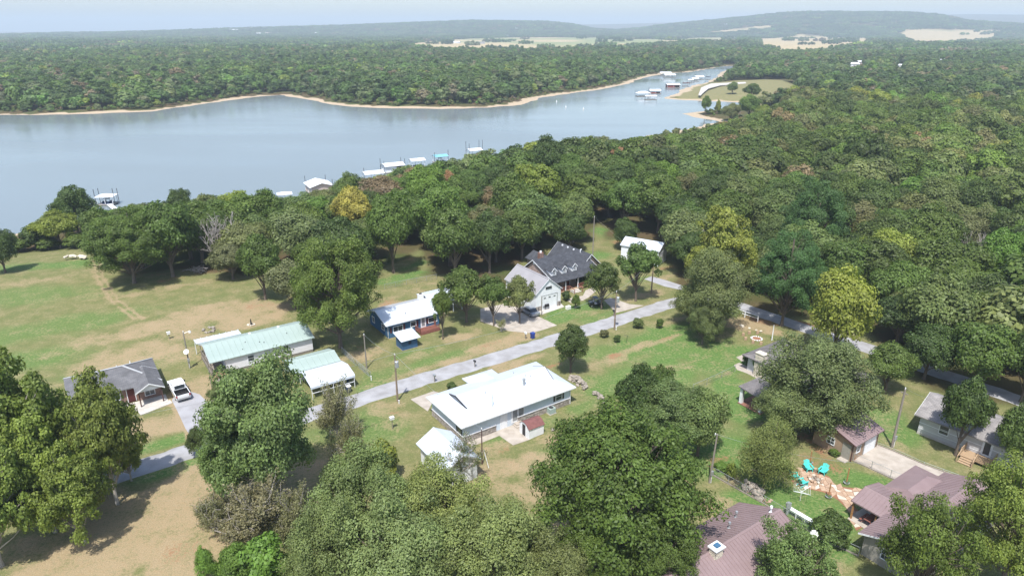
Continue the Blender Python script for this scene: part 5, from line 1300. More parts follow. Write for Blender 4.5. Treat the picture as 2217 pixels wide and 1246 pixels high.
for (u, v), lb in (((1764, 1020), 'brown log stump table between the two rear turquoise chairs'), ((1727, 1043), 'brown log stump table between the two left turquoise chairs')):
    t = thing('stump_table', lb, 'stump', on_ground(u, v))
    MB().tube((0, 0, 0.04), (0, 0, 0.45), 0.26, 0.23, 12).build('log', 'pole_wood', t); MB().tube((0, 0, 0.451), (0, 0, 0.465), 0.2, 0.2, 12).build('cut_face', 'wood_deck', t)
for (u, v, vt), lb in (((1832, 1047, 1013), 'wooden light post in a green pot on the lawn right of the fire pit'), ((1793, 1077, 1044), 'wooden light post in a green pot at the path edge, nearest the camera'), ((1753, 1003, 976), 'wooden light post in a green pot behind the turquoise chairs')):
    x, y, z = on_ground(u, v); h = ztop(y, vt)
    t = thing('light_post', lb, 'post', (x, y, z))
    MB().tube((0, 0, 0.1), (0, 0, h), 0.075, 0.065, 8).build('shaft', 'post_wood', t); MB().tube((0, 0, 0), (0, 0, 0.26), 0.24, 0.36, 14).build('pot', 'galvanised', t)
    MB().rock((0.14, 0, 0.3), 0.16, rnd).rock((-0.12, 0.1, 0.3), 0.17, rnd).rock((0, -0.15, 0.3), 0.16, rnd).build('planting', 'dull_green', t)
x, y, z = on_ground(1732, 1083)
t = thing('clothes_dryer', 'white rotary clothes dryer on the lawn before the fire pit', 'clothes dryer', (x, y, z), 0.4)
MB().tube((0, 0, 0), (0, 0, 1.55), 0.03).build('stem', 'white_paint', t)
for k in range(4):
    a = k * math.pi / 2; MB().tube((0, 0, 1.2), (math.cos(a) * 1.25, math.sin(a) * 1.25, 1.65), 0.022).build('arm', 'white_paint', t)
mb = MB()
for rr_ in (0.6, 0.9, 1.2):
    for k in range(4):
        a, b = k * math.pi / 2, (k + 1) * math.pi / 2; zz = 1.2 + 0.36 * rr_
        mb.tube((math.cos(a) * rr_, math.sin(a) * rr_, zz), (math.cos(b) * rr_, math.sin(b) * rr_, zz), 0.012, 0.012, 4)
mb.build('line', 'white_paint', t)
A = P(1706, 1110); B = P(1762, 1143)
t = thing('plank_bench', 'long narrow white bench frame beside the brown metal roof', 'bench', A, math.atan2(B[1] - A[1], B[0] - A[0]))
L_ = math.hypot(B[0] - A[0], B[1] - A[1])
for k in range(3): MB().box(0, L_, -0.26 + 0.18 * k, -0.10 + 0.18 * k, 0.75, 0.80).build('plank', 'white_paint', t)
for k in range(4): MB().box(k * L_ / 3 - 0.04 + 0.04 * (k == 0) - 0.04 * (k == 3), k * L_ / 3 + 0.04, -0.24, -0.16, 0, 0.75).box(k * L_ / 3 - 0.04, k * L_ / 3 + 0.04, 0.16, 0.24, 0, 0.75).build('leg', 'white_paint', t)
t = thing('meter_post', 'grey electric meter post beside the long white bench', 'meter', on_ground(1703, 1113))
MB().box(-0.12, 0.12, -0.08, 0.08, 0, 1.7).build('post', 'galvanised', t); MB().box(-0.25, 0.25, -0.2, -0.08, 0.9, 1.7).build('meter_box', 'galvanised', t); MB().box(-0.2, 0.2, 0.08, 0.2, 1.1, 1.5).build('switch_box', 'grey_siding', t)
t = thing('satellite_dish', 'white satellite dish beside the brown metal roof, under a tree', 'dish', on_ground(1757, 1178))
MB().tube((0, 0, 0), (0, 0, 1.4), 0.04).build('mast', 'galvanised', t); MB().tube((0, -0.05, 1.4), (0, -0.12, 1.45), 0.25, 0.42, 16).build('dish', 'white_plastic', t); MB().tube((0, -0.1, 1.3), (0, -0.55, 1.5), 0.02).build('feed_arm', 'galvanised', t)

# ------------------------------------------------------------------ stone heaps, small garden things
def rock_line(px, label, n, r, seed, wd=0.6, ht=0.6, m='field_stone', cat='stone wall', name='stone_wall'):
    rr = random.Random(seed); pl = [P(u, v) for u, v in px]
    t = thing(name, label, cat, (pl[0][0], pl[0][1], 0)); mb = MB(); k = len(pl) - 1
    big = []
    for i in range(n):
        s = rr.uniform(0, k * 0.999); a = int(s); f = s - a
        q = (pl[a][0] + (pl[a + 1][0] - pl[a][0]) * f, pl[a][1] + (pl[a + 1][1] - pl[a][1]) * f)
        o_ = rr.gauss(0, wd * 0.45); zz = max(0.05, ht * (1 - abs(o_) / wd)) * rr.random()
        R = r * rr.uniform(0.6, 1.35)
        mb.rock((q[0] - pl[0][0] + o_ * 0.6, q[1] - pl[0][1] + o_ * 0.8, zz + R * 0.3), R, rr, 0.75)
    mb.build('stones', m, t)['kind'] = 'stuff'
    return t
rock_line([(1236, 818), (1252, 824), (1268, 842)], 'long heap of rough fieldstones east of the white ranch house', 90, 0.26, 1, 0.7, 0.6)
rock_line([(1284, 852), (1300, 860), (1306, 868)], 'short heap of rough fieldstones on the lawn below the long stone heap', 45, 0.24, 2, 0.5, 0.5)
rock_line([(1302, 872), (1316, 880), (1328, 887)], 'low scattered row of fieldstones running into the tree', 26, 0.22, 3, 0.4, 0.25)
rock_line([(1612, 1054), (1632, 1064), (1650, 1076)], 'heap of pale jagged rocks inside the chain-link fence', 60, 0.34, 4, 0.8, 0.9, 'field_stone', 'rock pile', 'rock_pile')
rock_line([(440, 715), (452, 709), (464, 711), (462, 718), (446, 720), (440, 715)], 'ring of grey rocks round a weedy patch in the dry field', 30, 0.26, 5, 0.25, 0.15, 'field_stone', 'rock ring', 'rock_ring')
rock_line([(1610, 1060), (1634, 1072), (1668, 1088)], 'reddish rubble strip at the foot of the rock heap', 26, 0.14, 6, 0.5, 0.1, 'flagstone', 'rubble', 'rubble_strip')
rock_line([(145, 556), (165, 556), (188, 558)], 'low pile of pale rubble in the grass by the lakeside bushes', 30, 0.4, 8, 0.9, 0.2, 'pale_stone', 'rubble', 'rubble_pile')
for (u, v), r, lb, m in (((1197, 931), 0.34, 'single rounded boulder on the lawn beside the maroon-roofed shed', 'field_stone'), ((1606, 707), 0.5, 'white-grey flat rock at the top of the lawn', 'pale_stone'), ((1622, 711), 0.28, 'small white rock in the row by the wood edge, second along', 'pale_stone'), ((1637, 715), 0.24, 'small white rock in the row by the wood edge, third along', 'pale_stone'), ((1647, 718), 0.36, 'white rock in the row nearest the white post', 'pale_stone')):
    o = MB().rock((0, 0, r * 0.35), r, rnd, 0.6).build('boulder', m, None, loc=on_ground(u, v)); tag(o, lb, 'rock')
x, y, z = on_ground(1638, 733)
t = thing('stone_ring', 'white painted stone ring round a brown bed on the lawn', 'stone ring', (x, y, z))
for k in range(14):
    a = 2 * math.pi * k / 14; MB().rock((math.cos(a) * 0.85, math.sin(a) * 0.85, 0.08), 0.17, rnd, 0.7).build('stone', 'white_paint', t)
MB().tube((0, 0, 0), (0, 0, 0.06), 0.8, 0.8, 16).build('bed', 'red_dirt', t)
for k, (u, v) in enumerate(((1609, 726), (1622, 722), (1640, 722), (1614, 735), (1630, 742), (1647, 745))):
    t = thing('log_seat', ('log stump seat beyond the white stone ring, leftmost of the far ones', 'log stump seat beyond the white stone ring, middle of the far ones', 'log stump seat straight beyond the white stone ring', 'log stump seat left of the white stone ring', 'log stump seat just before the white stone ring', 'log stump seat nearest the slate roof by the stone ring')[k], 'stump', on_ground(u, v), 0, 'log seats round the white stone ring')
    MB().tube((0, 0, 0), (0, 0, 0.5), 0.27, 0.25, 11).build('log', 'flagstone', t); MB().tube((0, 0, 0.501), (0, 0, 0.512), 0.22, 0.22, 11).build('cut_face', 'wood_deck', t)
def small_box(name, u, v, w_, d_, h, m, label, cat, z0=0.0, leg=None, az=AZ):
    t = thing(name, label, cat, on_ground(u, v), az)
    MB().box(-w_ / 2, w_ / 2, -d_ / 2, d_ / 2, z0, z0 + h).build('box', m, t)
    MB().box(-w_ / 2 - 0.03, w_ / 2 + 0.03, -d_ / 2 - 0.03, d_ / 2 + 0.03, z0 + h, z0 + h + 0.05).build('lid', m, t)
    if leg: MB().box(-leg, leg, -leg, leg, 0, z0).build('post', 'weathered_wood', t)
    return t
small_box('bird_feeder', 850, 928, 0.55, 0.4, 0.32, 'white_plastic', 'white box feeder on a tall post on the ranch house lawn', 'feeder', 1.5, 0.04)
small_box('mailbox', 941, 826, 0.25, 0.5, 0.25, 'galvanised', 'grey mailbox on a post beside the lane, nearest the ranch house', 'mailbox', 0.95, 0.06)
small_box('mailbox', 1028, 794, 0.22, 0.45, 0.22, 'dark_metal', 'dark mailbox on a post at the lane edge above the ranch house porch', 'mailbox', 0.9, 0.05)
small_box('mailbox', 1138, 733, 0.25, 0.5, 0.25, 'white_plastic', 'white mailbox on a post left of the bright blue bin', 'mailbox', 0.95, 0.06)
small_box('mailbox', 1329, 684, 0.3, 0.5, 0.3, 'dark_metal', 'dark mailbox at the mouth of the concrete drive', 'mailbox', 0.9, 0.07)
small_box('cooler_box', 1230, 668, 0.9, 0.6, 0.5, 'white_plastic', 'white chest on the lawn beside the garage apron', 'box')
small_box('marker_box', 864, 873, 0.12, 0.12, 0.5, 'white_plastic', 'small white marker at the foot of the lane transformer pole', 'marker')
small_box('marker_box', 804, 823, 0.12, 0.12, 0.7, 'white_plastic', 'small white marker post at the end of the yard fence', 'marker')
small_box('marker_box', 1334, 714, 0.12, 0.12, 0.55, 'white_plastic', 'small white marker at the foot of the drive pole', 'marker')
small_box('water_trough', 367, 733, 0.5, 0.4, 0.35, 'white_plastic', 'white water hydrant box in the dry field', 'hydrant', 0.9, 0.05)
t = thing('yard_ornament', 'dark scarecrow-like stump ornament on pale stones behind the mobile home', 'ornament', on_ground(544, 703))
MB().tube((0, 0, 0), (0, 0, 0.7), 0.2, 0.12, 8).tube((0, 0, 0.7), (0, 0, 1.2), 0.12, 0.06, 8).build('stump', 'black_plastic', t)
mb = MB()
for k in range(9): mb.rock((math.cos(k * 0.7) * 0.6, math.sin(k * 0.7) * 0.45, 0.08), 0.2, rnd)
mb.build('stones', 'pale_stone', t)['kind'] = 'stuff'
t = thing('garden_pump', 'slim dark garden hand pump on the big lawn', 'pump', on_ground(1357, 740))
MB().tube((0, 0, 0), (0, 0, 1.2), 0.05).tube((0, 0, 1.15), (0.35, 0, 1.0), 0.04).build('barrel', 'dull_green', t); MB().tube((-0.05, 0, 1.2), (-0.5, 0, 1.35), 0.025).build('handle', 'dark_metal', t)
t = thing('fence_brace', 'slanting white pipe leaning by the small white garage', 'pipe', on_ground(1058, 1012)); MB().tube((0, 0, 0), (-0.55, 0.3, 2.3), 0.04).build('pipe', 'white_paint', t)
t = thing('brush_heap', 'bare grey branch heap under the lakeside trees', 'brush pile', on_ground(432, 588))
mb = MB(); rb = random.Random(2)
for k in range(60):
    a = rb.uniform(0, 6.28); L_ = rb.uniform(0.8, 2.6); c = (rb.gauss(0, 0.9), rb.gauss(0, 0.7), rb.uniform(0.05, 0.9))
    mb.tube((c[0] - math.cos(a) * L_ / 2, c[1] - math.sin(a) * L_ / 2, max(0.03, c[2] - rb.uniform(-.4, .4))), (c[0] + math.cos(a) * L_ / 2, c[1] + math.sin(a) * L_ / 2, max(0.03, c[2] + rb.uniform(-.3, .5))), 0.05, 0.015, 5, caps=False)
mb.build('branches', 'dead_bark', t)['kind'] = 'stuff'

# ------------------------------------------------------------------ boat docks
def dock(u, v, wpx, label, roof='dock_white', walls_=None, az=AZ, dr=0.75, hip=False, piles=4, gang=None, open_=True, h=2.9, boat=None, group=None, tall=2.6):
    x, y = P(u, v, ZW); L = wpx * depth(x, y, ZW) / FOC * 0.93; W = L * dr
    t = thing('boat_dock', label, 'boat dock', (x, y, ZW), az, group)
    MB().box(-L / 2, L / 2, -W / 2, -W / 2 + 1.1, 0.12, 0.45).box(-L / 2, L / 2, W / 2 - 1.1, W / 2, 0.12, 0.45).box(-L / 2, -L / 2 + 1.1, -W / 2 + 1.1, W / 2 - 1.1, 0.12, 0.45).box(L / 2 - 1.1, L / 2, -W / 2 + 1.1, W / 2 - 1.1, 0.12, 0.45).build('deck', 'dock_deck', t)
    MB().box(-L / 2 + 0.1, L / 2 - 0.1, -W / 2 + 0.1, -W / 2 + 1.0, -0.3, 0.12).box(-L / 2 + 0.1, L / 2 - 0.1, W / 2 - 1.0, W / 2 - 0.1, -0.3, 0.12).build('float', 'black_plastic', t)
    for px in (-L / 2 + 0.2, 0, L / 2 - 0.2):
        for py in (-W / 2 + 0.2, W / 2 - 0.2): MB().box(px - 0.07, px + 0.07, py - 0.07, py + 0.07, 0.45, h).build('post', 'dock_white', t)
    if hip: hip_roof(t, -L / 2 - 0.3, L / 2 + 0.3, -W / 2 - 0.3, W / 2 + 0.3, h, h + 0.13 * L, roof, t=0.12)
    else: gable_roof(t, -L / 2 - 0.3, L / 2 + 0.3, -W / 2 - 0.3, W / 2 + 0.3, h, h + 0.16 * W, 'x', roof, t=0.1, cap=False)
    if walls_:
        wm_, z1 = walls_
        for q in ((-L / 2 + 0.3, L / 2 - 0.3, W / 2 - 0.35, W / 2 - 0.27), (-L / 2 + 0.3, -L / 2 + 0.38, -W / 2 + 0.4, W / 2 - 0.36), (L / 2 - 0.38, L / 2 - 0.3, -W / 2 + 0.4, W / 2 - 0.36), (-L / 2 + 0.3, L * 0.1, -W / 2 + 0.3, -W / 2 + 0.38)):
            MB().box(*q, 0.45, z1).build('wall', wm_, t)
        for sx in (-L / 2 + 0.34, L / 2 - 0.34): MB().prism([(-W / 2 + 0.2, h - 0.1), (W / 2 - 0.2, h - 0.1), (0, h + 0.16 * W - 0.15)], sx - 0.04, sx + 0.04, 'x').build('gable_panel', wm_, t)
    rp = [(-L / 2 - 0.35, -W / 2 + 0.4), (L / 2 + 0.35, -W / 2 + 0.4), (L / 2 + 0.35, W / 2 - 0.4), (-L / 2 - 0.35, W / 2 - 0.4)][:piles]
    for px, py in rp: MB().tube((px, py, -2.2), (px, py, h + tall * rnd.uniform(0.75, 1.1)), 0.09, 0.09, 7).build('piling', 'dark_metal', t)
    if gang is not None:
        gx, gy = P(*gang, ZW); d = Vector((gx - x, gy - y, 0)); d.rotate(Matrix.Rotation(-az, 3, 'Z')); dn = d.normalized()
        MB().beam(tuple(dn * (W / 2) + Vector((0, 0, 0.5))), tuple(d + Vector((0, 0, 1.0))), 1.5, 0.15).build('gangway', 'dock_white', t)
    if boat:
        b = thing('pontoon_boat', boat, 'boat', (x, y, ZW + 0.05), az + math.pi / 2)
        bl = W * 0.4; MB().box(-bl, bl, -1.0, 1.0, 0.4, 0.55).box(-bl, bl, -1.02, -0.96, 0.55, 1.2).box(-bl, bl, 0.96, 1.02, 0.55, 1.2).build('deck', 'dark_blue_plastic', b)
        for sg in (-1, 1): MB().tube((-bl, sg * 0.7, 0.15), (bl, sg * 0.7, 0.15), 0.3, 0.3, 10).build('pontoon', 'rim', b)
        MB().box(-bl * 0.6, bl * 0.3, -0.9, 0.9, 1.9, 1.97).build('canopy', 'navy_paint', b)
    return t
dock(234, 442, 36, 'white roofed boat dock with long white gangway at the left shore', az=math.radians(8), dr=0.8, gang=(256, 463), hip=True, boat='blue pontoon boat moored in the left shore dock')
dock(618, 437, 30, 'small white hip-roofed dock peeping over the shoreline trees', hip=True, az=math.radians(20), piles=0)
dock(692, 416, 62, 'large tan-walled boathouse with white gable roof on the lake', walls_=('dock_tan', 2.8), az=math.radians(118), dr=0.85, piles=3)
dock(808, 390, 44, 'white roofed boat dock just right of the tan-walled boathouse', az=math.radians(28), dr=0.7, piles=3)
dock(851, 372, 46, 'white walled boat dock with tall pilings behind treetops, second right of the tan-walled boathouse', walls_=('dock_white', 2.8), az=math.radians(28), dr=0.7)
dock(903, 361, 32, 'white roofed dock with no tall pilings, left of the teal-roofed dock', az=math.radians(28), piles=0)
dock(953, 352, 30, 'teal roofed boat dock over the lake behind treetops', roof='dock_teal', az=math.radians(28), piles=2, boat='dark blue boat under the teal dock roof')
dock(1027, 338, 30, 'white roofed dock with four tall pilings, farthest right along the near shore', az=math.radians(28), tall=4)
FARG = None
dock(1392, 209, 31, 'white hip-roofed far dock at the left end of the marina', hip=True, az=0.1, walls_=None, dr=0.6)
dock(1417, 203, 26, 'white gabled far dock with red base behind the hip-roofed one', az=0.05, walls_=('dock_red', 1.4), dr=0.6)
dock(1408, 216, 26, 'dark open far dock with pale roof, nearest in the marina', az=0.1, dr=0.5, piles=2)
dock(1456, 190, 30, 'red walled far boathouse with white roof in the marina', az=0.05, walls_=('dock_red', 2.6), dr=0.6, piles=2)
dock(1449, 168, 26, 'white roofed far dock, front one of the pair by the far bank', az=0.1, dr=0.6, piles=2)
dock(1440, 163.5, 26, 'white roofed far dock, rear one of the pair by the far bank', az=0.1, dr=0.6, piles=2)
dock(1494, 179, 12, 'tiny white far dock beside the ramp', az=0.1, piles=2)
dock(1504, 176, 16, 'white far dock in the middle of the row by the ramp', az=0.1, piles=2)
dock(1513, 172, 20, 'widest white far dock of the row by the ramp', az=0.1, piles=2)
dock(1532, 172.5, 9, 'small dark-roofed far dock at the right end of the row', roof='dark_metal', az=0.1, piles=2)
dock(1484, 187, 14, 'low dark-roofed far dock between red boathouse and ramp', roof='brown_trim', az=0.1, piles=2)
for (u, v), lb in (((1205, 221), 'white buoy floating left of its neighbour near the far bank'), ((1225, 233), 'white buoy floating right of its neighbour, nearer the camera'), ((1263, 237), 'small white buoy floating alone towards the marina')):
    x, y = P(u, v, ZW); t = thing('buoy', lb, 'buoy', (x, y, ZW)); MB().tube((0, 0, -0.3), (0, 0, 1.1), 0.45, 0.3, 10).build('body', 'white_plastic', t); MB().tube((0, 0, 1.1), (0, 0, 1.7), 0.12, 0.12, 8).build('top_mark', 'white_plastic', t)

# ------------------------------------------------------------------ far houses among the trees
FARH = []
def far_house(u, v, wpx, label, wm='white_paint', rm='dock_white', az=None, dr=0.6, h=3.4, z=None):
    x, y, z = on_ground(u, v)
    L = wpx * depth(x, y, 0) / FOC; W = L * dr
    if W > 14: W = 14
    t = thing('far_house', label, 'house', (x, y, z), rnd.uniform(-0.5, 0.5) if az is None else az)
    walls(t, -L / 2, L / 2, -W / 2, W / 2, 0, h, wm, 'x', h + W * 0.22)
    gable_roof(t, -L / 2 - 0.5, L / 2 + 0.5, -W / 2 - 0.6, W / 2 + 0.6, h - 0.12, h + W * 0.24, 'x', rm, t=0.15, cap=False)
    fr_ = (-L / 2, -W / 2, 1, 0); k = max(2, int(L / 4))
    for i in range(k):
        if i == k // 2: door(t, fr_, L * (i + 0.4) / k, 0.1, 1.0, 2.1, m='maroon_door')
        else: window(t, fr_, L * (i + 0.35) / k, 1.0, 1.3, 1.3, rows=1)
    FARH.append((x, y, max(L, W) * 0.6))
    return t
for a in ((507, 66, 26, 'long white far building on the left skyline', 'white_paint', 'dock_white'), (562, 74, 14, 'white far house below the left skyline, first right of the long building', 'white_paint', 'dock_white'), (582, 73, 14, 'cream far house on the left skyline between white ones', 'dock_tan', 'dock_tan'), (603, 73, 14, 'tan far house right of the cream one on the left skyline', 'dock_tan', 'light_shingle'), (686, 73, 10, 'small pale far house alone under the left skyline', 'dock_tan', 'dock_white'), (508, 110, 12, 'white far house just above the small straw clearing at left', 'white_paint', 'dock_white'), (484, 112, 9, 'tiny white far house left of the straw clearing', 'white_paint', 'dock_white'), (637, 102, 12, 'pale far house with grey roof above the straw clearing', 'grey_siding', 'light_shingle'),
          (838, 92, 8, 'tiny white far house left of the wide far field, first of three', 'white_paint', 'dock_white'), (855, 92, 8, 'tiny white far house left of the wide far field, second of three', 'white_paint', 'dock_white'), (873, 91, 8, 'tiny white far house left of the wide far field, third of three', 'white_paint', 'dock_white'), (988, 94, 16, 'white far barn on the left side of the wide far field', 'white_paint', 'dock_white'), (1020, 96, 16, 'pale far barn in the middle of the farmstead on the wide far field', 'dock_tan', 'dock_white'), (1042, 95, 14, 'grey far barn at the right end of the farmstead on the wide far field', 'grey_siding', 'light_shingle'), (1062, 79, 8, 'white far house at the top edge of the wide far field', 'white_paint', 'dock_white'), (1097, 79, 20, 'long pale far house at the top edge of the wide far field', 'dock_tan', 'dock_white'), (1117, 63, 8, 'white far house up on the wooded slope below the middle ridge', 'white_paint', 'dock_white'),
          (1846, 144, 22, 'white far house roof in the right wood, leftmost of its pair', 'white_paint', 'dock_white'), (1862, 139, 18, 'tan far house with pale roof right behind the white one in the right wood', 'dock_tan', 'dock_white'), (1948, 147, 16, 'white far house with bright front in the right wood', 'white_paint', 'dock_white'), (2038, 134, 14, 'pointed white far roof in the right wood', 'white_paint', 'dock_white'), (2152, 141, 10, 'small white far house near the right edge of the wood', 'white_paint', 'dock_white'), (1752, 156, 8, 'tiny white far shed in the right wood', 'white_paint', 'dock_white'), (1573, 54, 10, 'tiny white far house on the straw hillside', 'white_paint', 'dock_white'),
          (1976, 419, 34, 'white roofed house showing through the mid right wood', 'white_paint', 'white_metal_roof'), (2200, 500, 46, 'broad white roof showing through the wood at the right edge', 'white_paint', 'white_metal_roof'), (2072, 580, 20, 'small teal roof showing through the right wood', 'grey_siding', 'green_metal')):
    far_house(*a)
# ------------------------------------------------------------------ tree stock
def leaf_material(name, src):
    m, nt, n, l, b = nodes_of(name)
    b.inputs['Roughness'].default_value = 0.55; b.inputs['Specular IOR Level'].default_value = 0.35
    if src == 'OBJECT':
        oi = n.new('ShaderNodeObjectInfo'); col = oi.outputs['Color']
    else:
        oi = n.new('ShaderNodeAttribute'); oi.attribute_type = 'INSTANCER'; oi.attribute_name = 'tint'; col = oi.outputs['Color']
    at = n.new('ShaderNodeAttribute'); at.attribute_name = 'lv'
    sp = n.new('ShaderNodeSeparateXYZ'); l.new(at.outputs['Vector'], sp.inputs[0])
    mr = n.new('ShaderNodeMapRange'); mr.inputs['To Min'].default_value = 0.58; mr.inputs['To Max'].default_value = 1.48
    l.new(sp.outputs['X'], mr.inputs['Value'])
    m1 = n.new('ShaderNodeMix'); m1.data_type = 'RGBA'; m1.blend_type = 'MULTIPLY'; m1.inputs[0].default_value = 1
    l.new(col, m1.inputs[6]); l.new(mr.outputs['Result'], m1.inputs[7])
    mr2 = n.new('ShaderNodeMapRange'); mr2.inputs['From Min'].default_value = 0.45; mr2.inputs['From Max'].default_value = 1.0; mr2.inputs['To Max'].default_value = 0.55
    l.new(sp.outputs['Y'], mr2.inputs['Value'])
    m2 = n.new('ShaderNodeMix'); m2.data_type = 'RGBA'; m2.blend_type = 'MULTIPLY'; m2.inputs[7].default_value = (1.24, 1.15, 0.9, 1)
    l.new(mr2.outputs['Result'], m2.inputs[0]); l.new(m1.outputs[2], m2.inputs[6])
    l.new(m2.outputs[2], b.inputs['Base Color'])
    tr = n.new('ShaderNodeBsdfTranslucent')
    m3 = n.new('ShaderNodeMix'); m3.data_type = 'RGBA'; m3.blend_type = 'MULTIPLY'; m3.inputs[0].default_value = 1; m3.inputs[7].default_value = (1.35, 1.55, 0.75, 1)
    l.new(m2.outputs[2], m3.inputs[6]); l.new(m3.outputs[2], tr.inputs['Color'])
    ms = n.new('ShaderNodeMixShader'); ms.inputs[0].default_value = 0.30
    l.new(b.outputs[0], ms.inputs[1]); l.new(tr.outputs[0], ms.inputs[2])
    l.new(ms.outputs[0], n['Material Output'].inputs['Surface'])
    MATS[name] = m
    return m
leaf_material('leaf', 'OBJECT'); leaf_material('leaf_many', 'INSTANCER')

def unit(v): return v / np.maximum(np.linalg.norm(v, axis=1, keepdims=True), 1e-9)
def crown_arrays(seed, clumps, per, leaf, cb=0.25, rc=(0.10, 0.18), form='round', shell=(0.5, 0.95), droop=0.0, aspect=0.72, rough=0.28, flat=0.75, up=0.55, fill=0.33, coh=1.0):
    """Leaf faces in clumps through a crown that is 1 wide and reaches from cb to 1. Returns vertices, quads, leaf values, clump centres."""
    g_ = np.random.default_rng(seed)
    d = unit(g_.normal(size=(clumps * 4, 3)))
    if form != 'full': d = d[d[:, 2] > -0.75]
    d = d[:clumps]
    ph = g_.uniform(0, 6.28, 6)
    env = 1 + rough * (np.sin(2.3 * d[:, 0] * 2 + ph[0]) * np.sin(2.1 * d[:, 1] * 2 + ph[1]) + 0.6 * np.sin(3.9 * d[:, 2] + 3 * d[:, 0] + ph[2])) * 0.8
    r = g_.uniform(*shell, len(d)) * np.clip(env, 0.6, 1.08)
    zc, rz = (1 + cb) / 2, (1 - cb) / 2
    R = g_.uniform(*rc, len(d))
    t = d[:, 2] * r
    if form == 'cone': prof = np.clip(1.0 - 0.62 * np.clip(t, -1, 1), 0.25, 1.25) * 0.85
    elif form == 'tall': prof = np.clip(0.95 - 0.35 * t, 0.45, 1.1)
    elif form == 'dome': prof = np.clip(1.05 - 0.15 * t, 0.5, 1.1)
    else: prof = np.ones_like(t)
    rad = np.clip(0.5 - R * 0.75, 0.1, 0.5)
    c = np.stack([d[:, 0] * r * rad * prof, d[:, 1] * r * rad * prof, zc + np.clip(t, -0.95, 1.0) * (rz - R * 0.55)], 1)
    k = g_.poisson(per * (R / np.mean(R)) ** 2)
    idx = np.repeat(np.arange(len(c)), k)
    n = len(idx)
    ld = unit(g_.normal(size=(n, 3)) + np.array([0, 0, up]))
    lr = g_.uniform(0, 1, n) ** fill
    off = ld * (lr * R[idx])[:, None] * np.array([1.0, 1.0, flat])
    wob = g_.normal(size=(n, 3)) * 0.008
    p = c[idx] + off + wob
    p[:, 2] -= droop * lr * R[idx] * g_.uniform(0, 1.4, n) * (1 - np.clip(ld[:, 2], 0, 1))
    p[:, 2] = np.clip(p[:, 2], 0.02, 1.02)
    out = unit(p - np.array([0, 0, zc]))
    nm = unit(coh * (0.85 * ld + 0.40 * out) + 0.75 * unit(g_.normal(size=(n, 3))) + np.array([0, 0, 0.25]))
    a = unit(np.cross(nm, g_.normal(size=(n, 3))))
    if droop: a = unit(a + np.array([0, 0, -droop * 0.5])); nm = unit(nm - a * np.sum(nm * a, 1, keepdims=True))
    b = np.cross(nm, a)
    s = leaf * g_.uniform(0.65, 1.35, n)
    A = a * s[:, None] * 0.5; B = b * (s * aspect)[:, None] * 0.5
    V = np.stack([p + A, p + B, p - A, p - B], 1).reshape(-1, 3)
    Q = np.arange(n * 4).reshape(-1, 4)
    cl = g_.uniform(0, 1, len(c))
    l1 = np.clip(0.55 * g_.uniform(0, 1, n) + 0.45 * cl[idx], 0, 1); l2 = g_.uniform(0, 1, n)
    lv = np.repeat(np.stack([l1, l2, cl[idx]], 1), 4, axis=0)
    return V, Q, lv, c
def limbs(mb, seed, centres, tr=0.028, base=0.0, lo=0.12, hi=0.6, many=26, thin=0.004, lean=0.02):
    rr = random.Random(seed)
    top = Vector((rr.uniform(-lean, lean), rr.uniform(-lean, lean), hi)); kn = Vector((rr.uniform(-lean, lean), rr.uniform(-lean, lean), hi * 0.5))
    spine = [Vector((0, 0, base - 0.02)), Vector((0, 0, 0.04)) * 1.0, kn, top]
    rad = [tr * 1.5, tr, tr * 0.8, tr * 0.42]
    for i in range(3): mb.tube(spine[i], spine[i + 1], rad[i], rad[i + 1], 8, caps=False)
    cs = list(centres); rr.shuffle(cs)
    for c in cs[:many]:
        c = Vector(c); t = rr.uniform(0.15, 0.95); z0 = max(lo, min(hi * 0.98, c.z * t * 0.8))
        f = z0 / hi; s = spine[1].lerp(kn, min(1, f * 2)) if f < 0.5 else kn.lerp(top, (f - 0.5) * 2)
        s = Vector((s.x, s.y, z0)); m_ = s.lerp(c, 0.5) + Vector((rr.uniform(-.03, .03), rr.uniform(-.03, .03), rr.uniform(-.02, .04)))
        r0 = tr * rr.uniform(0.28, 0.5)
        mb.tube(s, m_, r0, r0 * 0.6, 5, caps=False); mb.tube(m_, c, r0 * 0.6, thin, 5, caps=False)
    return mb
def bare(seed, tr=0.02, n=9, depth=4, spread=0.55, base=0.0, rise=0.22, tip=0.0025):
    rr = random.Random(seed); mb = MB(); tips = []
    def grow(p, d, L, r, k):
        q = p + d * L
        mid = p.lerp(q, 0.5) + Vector((rr.gauss(0, 1), rr.gauss(0, 1), rr.gauss(0, 1))) * L * 0.07
        mb.tube(p, mid, r, r * 0.8, 5, caps=False); mb.tube(mid, q, r * 0.8, r * 0.62, 5, caps=False)
        if k == 0: tips.append(q); return
        for _ in range(rr.choice((2, 3, 3))):
            nd = (d + Vector((rr.gauss(0, spread), rr.gauss(0, spread), rr.gauss(0.08, spread * 0.6)))).normalized()
            grow(q if rr.random() < 0.7 else mid, nd, L * rr.uniform(0.62, 0.86), max(tip, r * 0.58), k - 1)
    for i in range(n):
        a = 6.283 * i / n + rr.uniform(-0.3, 0.3); s = rr.uniform(0.2, 0.75)
        grow(Vector((0, 0, base)), Vector((math.cos(a) * s, math.sin(a) * s, 1)).normalized(), rise * rr.uniform(0.8, 1.15), tr, depth)
    return mb, tips
STOCK = {}
